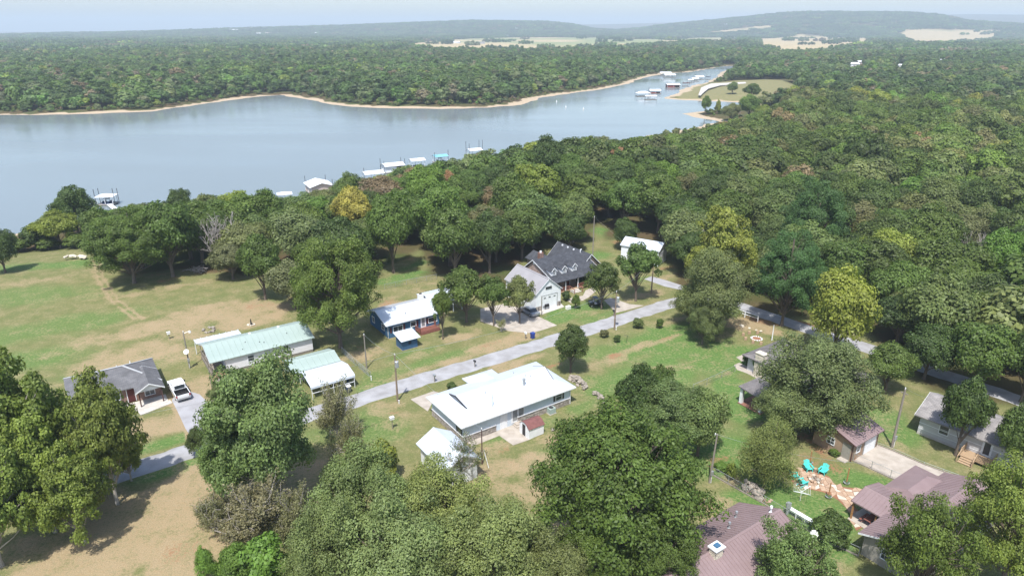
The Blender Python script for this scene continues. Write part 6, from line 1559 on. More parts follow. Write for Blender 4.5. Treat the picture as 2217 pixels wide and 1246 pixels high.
def stock(key, seed, trunk_m='bark', tr=0.026, lo=0.12, hi=0.6, many=24, **kw):
    V, Q, lv, c = crown_arrays(seed, **kw)
    cm = arrays_mesh('crown_' + key, V, Q, {'lv': ('FLOAT_VECTOR', lv)}); cm.materials.append(MATS['leaf'])
    tm = limbs(MB(), seed, c, tr, 0, lo, hi, many).mesh('trunk_' + key, fix=False); tm.materials.append(MATS[trunk_m])
    STOCK[key] = (cm, tm)
stock('oak_a', 1, clumps=70, per=330, leaf=0.032, cb=0.18, rc=(0.09, 0.17), rough=0.32)
stock('oak_b', 2, clumps=60, per=380, leaf=0.032, cb=0.14, rc=(0.10, 0.19), form='dome', rough=0.35)
stock('oak_c', 3, clumps=80, per=290, leaf=0.031, cb=0.20, rc=(0.08, 0.15), form='tall', rough=0.38)
stock('yard', 4, clumps=70, per=190, leaf=0.036, cb=0.30, rc=(0.085, 0.15), form='round', rough=0.45, tr=0.022, hi=0.75, many=34)
stock('yard_b', 14, clumps=60, per=190, leaf=0.038, cb=0.33, rc=(0.085, 0.15), form='tall', rough=0.5, tr=0.022, hi=0.75, many=34)
stock('sycamore', 5, 'pale_bark', clumps=230, per=180, leaf=0.0235, cb=0.02, rc=(0.045, 0.10), form='tall', rough=0.6, shell=(0.3, 0.98), tr=0.020, hi=0.85, many=75, aspect=0.75, fill=0.3)
stock('sycamore_b', 15, 'pale_bark', clumps=230, per=180, leaf=0.0235, cb=0.02, rc=(0.045, 0.10), form='tall', rough=0.6, shell=(0.3, 0.94), tr=0.020, hi=0.85, many=70, aspect=0.75, fill=0.3)
stock('cottonwood', 6, 'pale_bark', clumps=170, per=300, leaf=0.0185, cb=0.10, rc=(0.055, 0.11), form='dome', rough=0.42, shell=(0.45, 1.0), tr=0.022, hi=0.75, many=70, aspect=0.75, fill=0.3)
stock('pecan', 7, clumps=230, per=270, leaf=0.0185, cb=0.10, rc=(0.05, 0.095), form='dome', rough=0.22, shell=(0.5, 1.0), tr=0.022, hi=0.7, many=50, aspect=0.55, fill=0.3)
stock('elm', 8, clumps=120, per=420, leaf=0.0195, cb=0.06, rc=(0.06, 0.125), form='dome', rough=0.5, shell=(0.45, 1.0), droop=0.35, tr=0.018, hi=0.8, many=70, aspect=0.5, fill=0.3)
stock('elm_b', 18, clumps=115, per=420, leaf=0.0195, cb=0.06, rc=(0.06, 0.13), form='round', rough=0.55, shell=(0.45, 1.0), droop=0.35, tr=0.018, hi=0.8, many=70, aspect=0.5, fill=0.3)
stock('airy', 24, clumps=150, per=150, leaf=0.0215, cb=0.08, rc=(0.045, 0.10), form='dome', rough=0.6, shell=(0.4, 1.0), droop=0.2, tr=0.018, hi=0.8, many=70, aspect=0.6, fill=0.35)
stock('weeping', 19, clumps=120, per=260, leaf=0.028, cb=0.04, rc=(0.07, 0.13), form='dome', rough=0.35, shell=(0.45, 1.0), droop=1.1, tr=0.02, hi=0.7, many=40, aspect=0.3, fill=0.3)
stock('pine', 9, clumps=110, per=430, leaf=0.024, cb=0.05, rc=(0.065, 0.115), form='dome', rough=0.18, shell=(0.5, 1.0), tr=0.022, hi=0.9, many=50, aspect=0.35, flat=0.65, up=0.9, fill=0.3)
stock('shrub', 10, clumps=40, per=170, leaf=0.07, cb=0.02, rc=(0.13, 0.22), form='dome', rough=0.4, tr=0.02, hi=0.5, many=14)
stock('cedar', 11, clumps=60, per=230, leaf=0.045, cb=0.02, rc=(0.10, 0.17), form='cone', rough=0.3, tr=0.025, hi=0.85, many=20, aspect=0.4)
stock('tropic', 12, clumps=34, per=26, leaf=0.30, cb=0.12, rc=(0.10, 0.2), form='dome', rough=0.3, droop=0.7, aspect=0.22, tr=0.03, hi=0.6)
def twig_stock(key, seed, leaves, leaf=0.02, bark='dead_bark', **kw):
    mb, tips = bare(seed, **kw)
    v = np.array([tuple(p) for p in mb.v]); s = 0.5 / max(np.abs(v[:, :2]).max(), 1e-6); zs = 1 / v[:, 2].max()
    mb.v = [(p[0] * s, p[1] * s, p[2] * zs) for p in mb.v]
    tm = mb.mesh('trunk_' + key, fix=False); tm.materials.append(MATS[bark]); cm = None
    if leaves:
        g_ = np.random.default_rng(seed); tp = np.array([(p.x * s, p.y * s, p.z * zs) for p in tips])
        i = g_.integers(0, len(tp), leaves); p = tp[i] * g_.uniform(0.72, 1.0, (leaves, 1)) + g_.normal(size=(leaves, 3)) * 0.022
        p[:, 2] = np.clip(p[:, 2], 0.02, 1); a = unit(g_.normal(size=(leaves, 3))); b = unit(np.cross(a, g_.normal(size=(leaves, 3)))); sz = leaf * g_.uniform(0.6, 1.4, leaves)
        A = a * sz[:, None] * 0.5; B = b * sz[:, None] * 0.28
        cm = arrays_mesh('crown_' + key, np.stack([p + A, p + B, p - A, p - B], 1).reshape(-1, 3), np.arange(leaves * 4).reshape(-1, 4), {'lv': ('FLOAT_VECTOR', np.repeat(g_.uniform(0, 1, (leaves, 3)), 4, axis=0))})
        cm.materials.append(MATS['leaf'])
    STOCK[key] = (cm, tm)
twig_stock('dead', 21, 0, n=6, depth=4, tr=0.020)
twig_stock('brush', 22, 15000, 0.024, bark='dead_bark', n=12, depth=3, tr=0.010, spread=0.7, rise=0.25, tip=0.0018)
twig_stock('thin_tree', 23, 4200, 0.028, bark='dead_bark', n=5, depth=4, tr=0.018, tip=0.0022)

TINT = dict(dark=(0.066, 0.100, 0.024), green=(0.094, 0.142, 0.029), bright=(0.115, 0.195, 0.034), lime=(0.150, 0.205, 0.042), olive=(0.135, 0.160, 0.055), paleolive=(0.165, 0.210, 0.070), yellowgreen=(0.190, 0.228, 0.040), yellow=(0.330, 0.300, 0.065),
            brown=(0.190, 0.145, 0.080), rust=(0.300, 0.170, 0.090), silver=(0.126, 0.172, 0.054), pine=(0.064, 0.122, 0.036), syc=(0.158, 0.205, 0.042), pecan=(0.082, 0.122, 0.023), grey=(0.200, 0.180, 0.150), scrub=(0.215, 0.205, 0.105), oliveb=(0.130, 0.138, 0.058))
TREES = []                                     # (x, y, radius) of every placed tree
def tint_of(k, j=0.12):
    c = TINT[k]; f = rnd.uniform(1 - j, 1 + j)
    return (c[0] * f * rnd.uniform(0.92, 1.08), c[1] * f, c[2] * f * rnd.uniform(0.9, 1.1), 1.0)
def put_tree(key, x, y, z, w_, h, tint, label, cat='tree', name='tree', group=None, rot=None):
    t = bpy.data.objects.new(name, None); COL.objects.link(t); tag(t, label, cat, group)
    t.location = (x, y, z); t.rotation_euler = (0, 0, rnd.uniform(0, 6.28) if rot is None else rot); t.scale = (w_, w_, h)
    cm, tm = STOCK[key]
    if cm is not None:
        c = bpy.data.objects.new('crown', cm); COL.objects.link(c); c.parent = t; c.color = tint_of(tint)
    k = bpy.data.objects.new('trunk', tm); COL.objects.link(k); k.parent = t
    TREES.append((x, y, w_ * 0.5))
    return t
def T(key, u, vb, vt, wpx, tint, label, cat='tree', name='tree', group=None):
    """A tree from its foot (u, vb), the row of its top and its width in the photo."""
    x, y, z = on_ground(u, vb)
    h = ztop(y, vt) - z
    w_ = wpx * depth(x, y, z + h * 0.6) / FOC
    return put_tree(key, x, y, z, w_ * 1.05, h * 1.02, tint, label, cat, name, group)
# foreground
T('sycamore', 70, 1110, 742, 250, 'syc', 'tall yellow-green sycamore at the left edge, highest of its cluster')
T('sycamore_b', 255, 1090, 792, 175, 'syc', 'tall yellow-green sycamore right of the left-edge cluster, before the hipped house')
T('sycamore_b', 185, 1175, 955, 175, 'syc', 'lower yellow-green sycamore in front of the left cluster')
T('sycamore', 5, 1225, 925, 200, 'syc', 'yellow-green sycamore cut by the lower left picture edge')
T('sycamore_b', 120, 1150, 890, 190, 'syc', 'yellow-green sycamore filling the middle of the left cluster')
T('sycamore', 285, 1040, 905, 90, 'syc', 'short yellow-green sycamore at the right foot of the left cluster')
T('sycamore_b', 150, 1060, 860, 150, 'olive', 'shaded sycamore between the two tall left sycamores')
T('cottonwood', 592, 1085, 768, 262, 'silver', 'big silvery green cottonwood between the lane and the foreground')
T('cottonwood', 500, 1075, 905, 125, 'silver', 'lower silvery limb of cottonwood growth left of the big cottonwood')
T('cedar', 432, 985, 918, 52, 'dark', 'small dark evergreen at the left foot of the big cottonwood')
T('brush', 560, 1175, 1035, 210, 'scrub', 'wide thorny brush thicket below the big cottonwood', 'bush', 'thicket')
T('brush', 470, 1150, 1060, 120, 'scrub', 'grey thorny bush at the left of the wide thicket', 'bush', 'thicket')
T('brush', 640, 1180, 1050, 130, 'scrub', 'grey thorny bush at the right of the wide thicket', 'bush', 'thicket')
T('brush', 730, 950, 815, 110, 'scrub', 'brown thorny bush beside the lane right of the big cottonwood', 'bush', 'thicket')
T('brush', 765, 1010, 890, 90, 'scrub', 'thin brown bush between cottonwood and pale elms', 'bush', 'thicket')
T('elm_b', 480, 880, 822, 60, 'olive', 'small olive tree showing behind the cottonwood by the mobile home')
T('cedar', 452, 1262, 1175, 60, 'bright', 'bright green pointed shrub at the bottom left of the pale elms', 'shrub', 'shrub')
T('cedar', 520, 1275, 1170, 110, 'bright', 'bright green spreading shrub at the bottom left of the pale elms', 'shrub', 'shrub')
T('shrub', 575, 1265, 1160, 110, 'bright', 'bright green rounded shrub against the pale elms', 'shrub', 'shrub')
T('elm', 790, 1215, 975, 235, 'paleolive', 'feathery pale green elm before the small white garage, left one')
T('elm_b', 950, 1215, 985, 235, 'paleolive', 'feathery pale green elm before the small white garage, right one')
T('elm_b', 870, 1320, 1060, 300, 'paleolive', 'feathery pale green elm at the bottom centre-left')
T('elm', 725, 1330, 1080, 200, 'paleolive', 'feathery pale green elm at the bottom beside the bright shrubs')
T('elm', 1080, 1330, 1085, 270, 'paleolive', 'feathery pale green elm at the bottom left of the dark pecan')
T('elm_b', 1190, 1345, 1140, 190, 'olive', 'feathery olive elm at the bottom edge under the dark pecan')
T('shrub', 832, 1040, 950, 80, 'yellowgreen', 'yellow-topped sapling behind the pale elms', 'tree', 'tree')
T('thin_tree', 1005, 1040, 940, 85, 'olive', 'thin half-bare sapling in front of the small white garage')
T('pecan', 1345, 1225, 890, 385, 'pecan', 'huge dense dark green pecan in the foreground centre-right')
T('pecan', 1270, 1300, 1130, 190, 'pecan', 'lower dense green tree under the left side of the huge pecan')
T('pecan', 1425, 1300, 1110, 170, 'pecan', 'lower dense green tree under the right side of the huge pecan')
T('oak_c', 1375, 965, 780, 115, 'dark', 'dark narrow oak left in the group above the huge pecan')
T('cottonwood', 1440, 985, 828, 190, 'silver', 'broad silvery walnut in the group above the huge pecan')
T('oak_b', 1510, 985, 838, 120, 'silver', 'silvery rounded tree right in the group above the huge pecan')
T('oak_a', 1420, 900, 790, 90, 'green', 'green tree at the back of the group above the huge pecan')
T('oak_c', 1235, 806, 698, 88, 'dark', 'dark oak standing alone beside the east end of the ranch house')
T('elm', 1758, 935, 726, 250, 'olive', 'large olive feathery tree hiding the slate-roofed house')
T('elm_b', 1778, 940, 838, 130, 'olive', 'olive feathery tree overhanging the tan garage')
T('elm_b', 1692, 945, 815, 150, 'olive', 'olive tree at the left flank of the large feathery tree')
T('weeping', 1652, 1058, 903, 132, 'paleolive', 'weeping pale tree beside the rock heap')
T('airy', 1975, 1320, 1045, 195, 'green', 'airy green tree over the porch house roof')
T('airy', 1705, 1330, 1115, 190, 'silver', 'airy grey-green tree over the brown metal roof')
T('shrub', 1800, 1170, 1112, 85, 'dark', 'round dark shrub on the lawn by the chain-link fence', 'shrub', 'shrub')
T('pecan', 2165, 1275, 985, 240, 'yellowgreen', 'big yellow-green maple at the lower right corner')
T('oak_c', 2068, 985, 806, 108, 'dark', 'dark oak standing directly in front of the grey house')
T('oak_a', 2190, 1030, 872, 110, 'green', 'green oak at the right edge over the grey house roof')
T('oak_b', 2250, 990, 840, 130, 'dark', 'dark tree cut by the right picture edge above the grey house')
T('tropic', 1985, 1060, 1020, 46, 'bright', 'small plant with long banana-like leaves by the concrete yard', 'plant', 'plant')
T('tropic', 1582, 1038, 1000, 26, 'lime', 'tall leafy plant in the bed at the fence corner', 'plant', 'plant')
T('shrub', 1562, 1016, 1000, 32, 'bright', 'low green bush at the fence corner by the leaning pole', 'shrub', 'shrub')
T('tropic', 1806, 985, 972, 26, 'green', 'row of strap-leaved plants along the tan garage wall', 'plant', 'plant')
T('shrub', 1640, 806, 768, 30, 'lime', 'lime yellow bush against the pale stone chimney', 'shrub', 'shrub')
T('shrub', 1616, 790, 760, 24, 'dark', 'dark bush at the slate-roofed house corner', 'shrub', 'shrub')
# yards
T('yard_b', 959, 734, 622, 52, 'green', 'slim green tree in front of the blue house deck')
T('yard', 1010, 697, 580, 118, 'green', 'spreading green tree over the open car shelter')
T('yard_b', 1069, 705, 598, 72, 'green', 'green tree between the open shelter and concrete drive')
T('yard', 1125, 699, 598, 72, 'olive', 'olive-topped tree on the concrete drive before the tall garage')
T('thin_tree', 1086, 718, 686, 26, 'yellowgreen', 'tiny yellowish sapling on the dry verge')
T('yard', 1302, 669, 568, 84, 'dark', 'dark tree shading the black utility cart')
T('yard_b', 1376, 651, 526, 104, 'green', 'tall green tree in front of the white barn')
T('cedar', 1246, 668, 634, 27, 'green', 'young green tree on the lawn before the porch steps')
for q in ((1380, 710, 687, 26, 'olive', 'brownish round shrub on the lawn right of the drive pole'), (1428, 710, 688, 17, 'green', 'small upright shrub on the lawn near the olive trees'), (1308, 730, 712, 21, 'oliveb', 'brown round shrub left of the drive pole'), (1336, 740, 724, 17, 'dark', 'dark round shrub beneath the drive pole'), (977, 842, 827, 24, 'dark', 'dark bush between the lane and the ranch house'), (1262, 618, 600, 34, 'green', 'green bush beside the porch railing of the dormer house'), (1225, 650, 628, 20, 'dark', 'dark bush at the foot of the porch steps')):
    T('shrub', *q, 'shrub', 'shrub')
# round the houses
T('pecan', 738, 752, 503, 192, 'green', 'very large round oak left of the blue house')
T('oak_b', 640, 668, 560, 115, 'oliveb', 'olive-brown spreading oak above the mobile home')
T('oak_a', 690, 690, 560, 100, 'green', 'green oak tucked behind the very large round oak')
T('oak_c', 575, 648, 500, 110, 'green', 'green oak at the field edge left of the olive-brown oak')
T('oak_a', 505, 604, 522, 100, 'oliveb', 'dull olive oak in front of the grey dead tree')
T('dead', 483, 580, 460, 120, 'grey', 'bare grey dead tree among the lakeside trees', name='dead_tree')
T('pecan', 292, 612, 452, 175, 'green', 'large round green tree at the edge of the left field')
T('oak_a', 375, 598, 428, 140, 'green', 'tall green tree right behind the large round field tree')
T('oak_b', 235, 580, 445, 95, 'green', 'green tree at the left flank of the large round field tree')
T('oak_a', 172, 512, 396, 92, 'dark', 'dark round tree standing alone at the lake edge beside the gangway dock')
T('oak_c', 132, 536, 452, 105, 'yellowgreen', 'yellow-green tree by the sandy lake edge at left')
T('shrub', 78, 540, 486, 62, 'dark', 'dark green bush by the sandy lake edge at far left', 'bush', 'bush')
T('oak_b', 12, 590, 492, 75, 'dark', 'dark tree cut by the left picture edge')
for q in ((105, 540, 512, 52, 'green', 'green bush in the hedge row left of the yellow-green tree'), (170, 535, 505, 62, 'green', 'green bush in the hedge row right of the yellow-green tree'), (40, 545, 515, 52, 'green', 'green bush in the hedge row nearest the left edge'), (205, 525, 495, 50, 'dark', 'dark bush at the foot of the round field tree')):
    T('shrub', *q, 'bush', 'bush')
for q in (('oak_a', 400, 505, 402, 58, 'dark', 'dark pointed tree at the lake edge right of the gangway dock'), ('oak_b', 452, 520, 418, 90, 'olive', 'yellowish olive tree at the lake edge above the dead tree'), ('oak_a', 522, 525, 405, 88, 'yellowgreen', 'yellow-green tree on the lake edge right of the dark pointed tree'), ('oak_c', 585, 530, 404, 95, 'green', 'tall green tree on the lake edge left of the small hip-roofed dock'), ('oak_b', 640, 535, 440, 100, 'dark', 'dark tree below the small hip-roofed dock'), ('oak_c', 770, 520, 398, 100, 'yellow', 'golden yellow tree near the tan-walled boathouse'), ('oak_a', 852, 590, 408, 115, 'green', 'tall dark-trunked green tree behind the blue house lawn'),
          ('oak_b', 760, 470, 370, 70, 'green', 'green tree right of the tan-walled boathouse'), ('oak_a', 925, 470, 350, 95, 'bright', 'fresh green tree below the teal-roofed dock'), ('oak_b', 975, 455, 368, 62, 'rust', 'faded brown tree below the teal-roofed dock'), ('oak_b', 1078, 480, 398, 82, 'brown', 'brownish fading tree in the middle of the shoreline wood'), ('oak_c', 1180, 420, 287, 95, 'dark', 'tall dark tree breaking the lake skyline'), ('oak_a', 1160, 480, 345, 120, 'yellowgreen', 'broad yellow-green tree below the tall dark skyline tree'), ('oak_b', 1275, 400, 334, 50, 'rust', 'small orange-brown tree left in the pair of faded trees'), ('oak_b', 1342, 390, 318, 64, 'rust', 'rusty brown tree right in the pair of faded trees'),
          ('oak_a', 985, 600, 438, 125, 'green', 'large green tree behind the open shelter'), ('oak_c', 1060, 590, 450, 110, 'dark', 'dark tree behind and left of the dormer house'), ('oak_a', 1130, 560, 440, 110, 'green', 'green tree directly behind the dormer house rear wing'), ('oak_b', 1235, 545, 458, 85, 'dark', 'dark tree behind the dormer house roof ridge'), ('oak_a', 1195, 500, 425, 100, 'green', 'green tree in the second row behind the dormer house'), ('oak_b', 1350, 540, 470, 60, 'dark', 'low dark tree left of the white barn'),
          ('sycamore', 1555, 640, 436, 165, 'yellowgreen', 'tall bright yellow-green tree above the olive roadside trees'), ('elm', 1545, 722, 540, 175, 'olive', 'large olive tree over the end of the visible lane'), ('elm_b', 1492, 700, 618, 90, 'olive', 'smaller olive tree at the left of the large olive roadside tree'), ('elm', 1520, 745, 655, 85, 'olive', 'low olive limb of tree hanging over the lawn by the lane'), ('pine', 1692, 705, 500, 150, 'pine', 'dense round blue-green pine beside the lane, nearer one'), ('pine', 1745, 590, 384, 155, 'pine', 'dense round blue-green pine deeper in the wood'), ('oak_b', 1800, 775, 574, 150, 'yellowgreen', 'yellow-green maple by the right bend of the lane'), ('oak_c', 1915, 850, 738, 115, 'green', 'green tree right of the large feathery tree'),
          ('dead', 2100, 600, 500, 70, 'grey', 'bare grey dead tree in the right wood', 'tree', 'dead_tree'), ('dead', 1800, 480, 405, 45, 'grey', 'small bare grey tree beside the deeper pine', 'tree', 'dead_tree'), ('oak_a', 2150, 640, 488, 105, 'bright', 'fresh green tree just behind the bare tree in the right wood'), ('oak_b', 1560, 440, 370, 80, 'rust', 'tawny fading tree in the middle of the wood'), ('oak_b', 2000, 820, 700, 120, 'dark', 'dark tree above the grey house roof'), ('oak_a', 2110, 850, 690, 150, 'green', 'broad green tree above the grey house at right'), ('oak_c', 2210, 870, 700, 130, 'dark', 'dark tree at the right edge above the grey house')):
    T(*q)
# park and spit trees across the cove
for q in (('oak_c', 1526, 249, 205, 26, 'green', 'forked green tree standing on the sand spit'), ('cedar', 1553, 247, 212, 16, 'yellowgreen', 'slim yellowish tree behind the sand spit'), ('oak_b', 1585, 208, 176, 26, 'silver', 'pale willow alone on the far park lawn'), ('oak_a', 1625, 218, 178, 40, 'green', 'green tree at the middle of the far park lawn'), ('oak_b', 1620, 258, 203, 52, 'bright', 'bright green tree behind the sand spit cove'), ('oak_b', 1582, 262, 222, 40, 'olive', 'olive bushy tree at the root of the sand spit'), ('oak_b', 1650, 270, 226, 45, 'yellowgreen', 'yellow-green tree at the cove end')):
    T(*q)
# ------------------------------------------------------------------ woods: the nearest trees one by one, the rest as a mass
SKY = [(-300, 520), (0, 500), (60, 490), (130, 465), (200, 448), (260, 440), (300, 432), (360, 425), (400, 412), (450, 418), (520, 410), (600, 422), (640, 420), (655, 408), (725, 400), (740, 372), (780, 378), (830, 372), (860, 358), (900, 350), (950, 346), (1000, 332), (1040, 322),
       (1100, 315), (1150, 300), (1190, 296), (1220, 312), (1240, 292), (1300, 286), (1340, 300), (1400, 290), (1440, 282), (1480, 285), (1530, 273), (1560, 262), (1600, 252), (1640, 238), (1690, 222), (1722, 190), (1730, 100), (3000, 60)]
sku, skv = [a for a, _ in SKY], [b for _, b in SKY]
g2 = np.random.default_rng(5)
def scatter(r0, r1, s, lim=43.5):
    xs = np.arange(-r1 * 0.75, r1 * 0.75, s); ys = np.arange(50, r1, s * 0.9)
    X, Y = np.meshgrid(xs, ys); X = X + (np.arange(len(ys)) % 2)[:, None] * s * 0.5
    X = X + g2.uniform(-0.42, 0.42, X.shape) * s; Y = Y + g2.uniform(-0.42, 0.42, Y.shape) * s
    p = np.stack([X.ravel(), Y.ravel()], 1); r = np.hypot(p[:, 0], p[:, 1])
    a = np.degrees(np.abs(np.arctan2(p[:, 0], p[:, 1])))
    p = p[(r >= r0) & (r < r1) & (a < lim + 400 / np.maximum(r, 40))]
    sd = poly_sd(p, SHORE); wob = (vnoise(p[:, 0], p[:, 1], 17, 2) - 0.5) * 10
    ok = (sd > 11) & (poly_sd(p, OPEN) + wob * 0.3 > 2) & (poly_sd(p, PARK) > 3)
    for f in FIELDS + RIDGE_FIELDS: ok &= (poly_sd(p, f) > 6) | ((g2.random(len(p)) < 0.05) & (vnoise(p[:, 0], p[:, 1], 130, 31) > 0.55))
    if r0 > 500: ok &= ~((vnoise(p[:, 0], p[:, 1], 55, 41) > 0.80) & (sd > 60))
    for hx, hy, hr in FARH:
        d = math.hypot(hx, hy); ux, uy = hx / d, hy / d
        al = (p[:, 0] - hx) * ux + (p[:, 1] - hy) * uy; ac = np.abs((p[:, 0] - hx) * uy - (p[:, 1] - hy) * ux)
        clr = (24.0 if d < 400 else min(d * 0.22, 240.0)) if d < 1400 else 150
        ok &= ~((al < hr + 4) & (al > -clr) & (ac < hr * 0.8 + 2.0))
    for tx, ty, tr_ in TREES:
        if math.hypot(tx, ty) < r1 + 30: ok &= np.hypot(p[:, 0] - tx, p[:, 1] - ty) > tr_ * 0.62 + 1.5
    return p[ok], sd[ok]
def sizes(p, sd, w0, w1, h0, h1):
    n = len(p); z = terrain(p)
    W = w0 + (w1 - w0) * g2.beta(1.6, 2.2, n); Hh = W * g2.uniform(0.85, 1.25, n); Hh = np.clip(Hh, h0, h1) * np.where(g2.random(n) < 0.08, 1.25, 1.0)
    low = np.clip((sd - 11) / 14, 0.35, 1.0); Hh = Hh * np.where(sd < 25, low * g2.uniform(0.8, 1.1, n), 1)
    y = p[:, 1]; u = 1108.5 + FOC * p[:, 0] / (y * CP + (CAM_H - z - Hh) * SP)
    vm = np.interp(u, sku, skv); b = (vm + 4 - 623) / FOC
    ztp = CAM_H - y * (SP + b * CP) / (CP - b * SP)
    lim = np.where(np.hypot(p[:, 0], y) < 520, np.maximum(ztp - z, 0), 99)
    Hh = np.minimum(Hh, lim); W = np.minimum(W, np.maximum(Hh * 1.15, 3))
    keep = Hh > 3.0
    return p[keep], z[keep], W[keep], Hh[keep], sd[keep]
KINDS = ['dark', 'green', 'olive', 'bright', 'yellowgreen', 'oliveb', 'brown', 'silver']
KP = np.array([0.33, 0.36, 0.11, 0.06, 0.035, 0.05, 0.012, 0.06]); KP = KP / KP.sum()
KP2 = np.array([0.36, 0.34, 0.10, 0.02, 0.02, 0.06, 0.03, 0.07]); KP2 /= KP2.sum()
LBL = dict(dark='dark green', green='mid green', olive='olive green', bright='fresh green', yellowgreen='yellow-green', oliveb='dull olive-brown', brown='brown fading', silver='pale grey-green')
pA, zA, wA, hA, sA = sizes(*scatter(60, 520, 8.8), 9.0, 15.0, 8.5, 14.5)
order = np.argsort(np.hypot(pA[:, 0], pA[:, 1]))
infront = np.abs(np.degrees(np.arctan2(pA[:, 0], pA[:, 1]))) < 38.5
NEAR = [i for i in order if infront[i]][:190]
LAND = [P(u, v) + (q,) for u, v, q in ((60, 520, 'at the far left lake edge'), (330, 500, 'behind the large round field tree'), (470, 520, 'round the grey dead tree'), (600, 560, 'left of the very large round oak'), (700, 480, 'below the tan-walled boathouse'), (800, 540, 'behind the very large round oak'), (900, 450, 'below the row of lake docks'), (930, 530, 'above the blue house lawn'), (1050, 520, 'left behind the dormer house'), (1180, 480, 'straight behind the dormer house'),
        (1280, 440, 'above the grassy gap behind the dormer house'), (1380, 480, 'behind the white barn'), (1480, 560, 'right of the white barn'), (1560, 560, 'round the tall bright yellow-green tree'), (1640, 620, 'between the olive roadside trees and nearer pine'), (1720, 650, 'round the nearer pine'), (1750, 520, 'round the deeper pine'), (1820, 660, 'behind the yellow-green maple'), (1900, 700, 'along the right bend of the lane'), (1980, 760, 'above the grey house'), (2080, 740, 'behind the grey house at right'), (2170, 780, 'at the right edge beside the grey house'), (2100, 620, 'round the bare tree at right'), (1950, 600, 'between the maple and the bare tree'), (2200, 680, 'at the right edge above the grey house'))]
stk = ['oak_a', 'oak_b', 'oak_c', 'oak_a', 'oak_b']
near_lab = {}
for i in NEAR:
    k = KINDS[g2.choice(len(KINDS), p=KP)]
    wh = min(LAND, key=lambda q: (q[0] - pA[i, 0]) ** 2 + (q[1] - pA[i, 1]) ** 2)[2]
    near_lab.setdefault('%s %s tree %s' % ('tall' if hA[i] > 10.6 else 'lower', LBL[k], wh), []).append((pA[i, 0] / pA[i, 1], i, k))
ORD = ['leftmost', 'second from left', 'third from left', 'fourth from left', 'fifth from left', 'sixth from left', 'seventh from left', 'eighth from left', 'ninth from left', 'tenth from left', 'eleventh from left', 'twelfth from left']
for lb, row in near_lab.items():
    row.sort()
    for j, (_, i, k) in enumerate(row):
        tail = '' if len(row) == 1 else ', ' + ('rightmost' if j == len(row) - 1 else ORD[min(j, 11)])
        put_tree(stk[g2.integers(0, 5)], pA[i, 0], pA[i, 1], zA[i], wA[i] * 1.12, hA[i], k, lb + tail, 'tree', 'tree', LBL[k] + ' trees of the near wood')
rest = np.ones(len(pA), bool); rest[NEAR] = False

# stock for the masses
def lod(key, seed, leaf_m='leaf_many', **kw):
    V, Q, lv, c = crown_arrays(seed, **kw)
    me = arrays_mesh(key, V, Q, {'lv': ('FLOAT_VECTOR', lv)}); me.materials.append(MATS[leaf_m]); return me
coll = bpy.data.collections.new('wood_stock')
def stock_obj(name, me):
    o = bpy.data.objects.new(name, me); coll.objects.link(o); return o
for k in range(3): stock_obj('a%d_crown' % k, lod('mid_crown_%d' % k, 40 + k, clumps=48, per=130, leaf=0.058, cb=0.05, rc=(0.11, 0.20), form=('round', 'dome', 'round')[k], rough=0.25, coh=1.7))
for k in range(3): stock_obj('b%d_crown' % k, lod('low_crown_%d' % k, 50 + k, clumps=24, per=44, leaf=0.13, cb=0.02, rc=(0.15, 0.24), form=('round', 'dome', 'round')[k], rough=0.2, aspect=0.8, coh=2.0))
def patch(seed, n=15, R=22.0):
    g_ = np.random.default_rng(seed); Vs, Qs, Ls = [], [], []; o = 0
    for i in range(n):
        V, Q, lv, c = crown_arrays(seed * 31 + i, clumps=11, per=12, leaf=0.26, cb=-0.1, rc=(0.2, 0.3), form='dome', rough=0.25, aspect=0.85, coh=1.8)
        w_ = g_.uniform(8, 13); h = w_ * g_.uniform(0.8, 1.1)
        a, q = g_.uniform(0, 6.28), R * math.sqrt(g_.uniform(0, 1))
        V = V * np.array([w_, w_, h]) + np.array([math.cos(a) * q, math.sin(a) * q, -0.5])
        sh = g_.uniform(-0.25, 0.25); lv = np.clip(lv + np.array([sh, sh * 0.6, 0]), 0, 1)
        Vs.append(V); Qs.append(Q + o); Ls.append(lv); o += len(V)
    me = arrays_mesh('tree_patch', np.concatenate(Vs), np.concatenate(Qs), {'lv': ('FLOAT_VECTOR', np.concatenate(Ls))}); me.materials.append(MATS['leaf_many']); return me
for k in range(4): stock_obj('c%d_patch' % k, patch(60 + k))
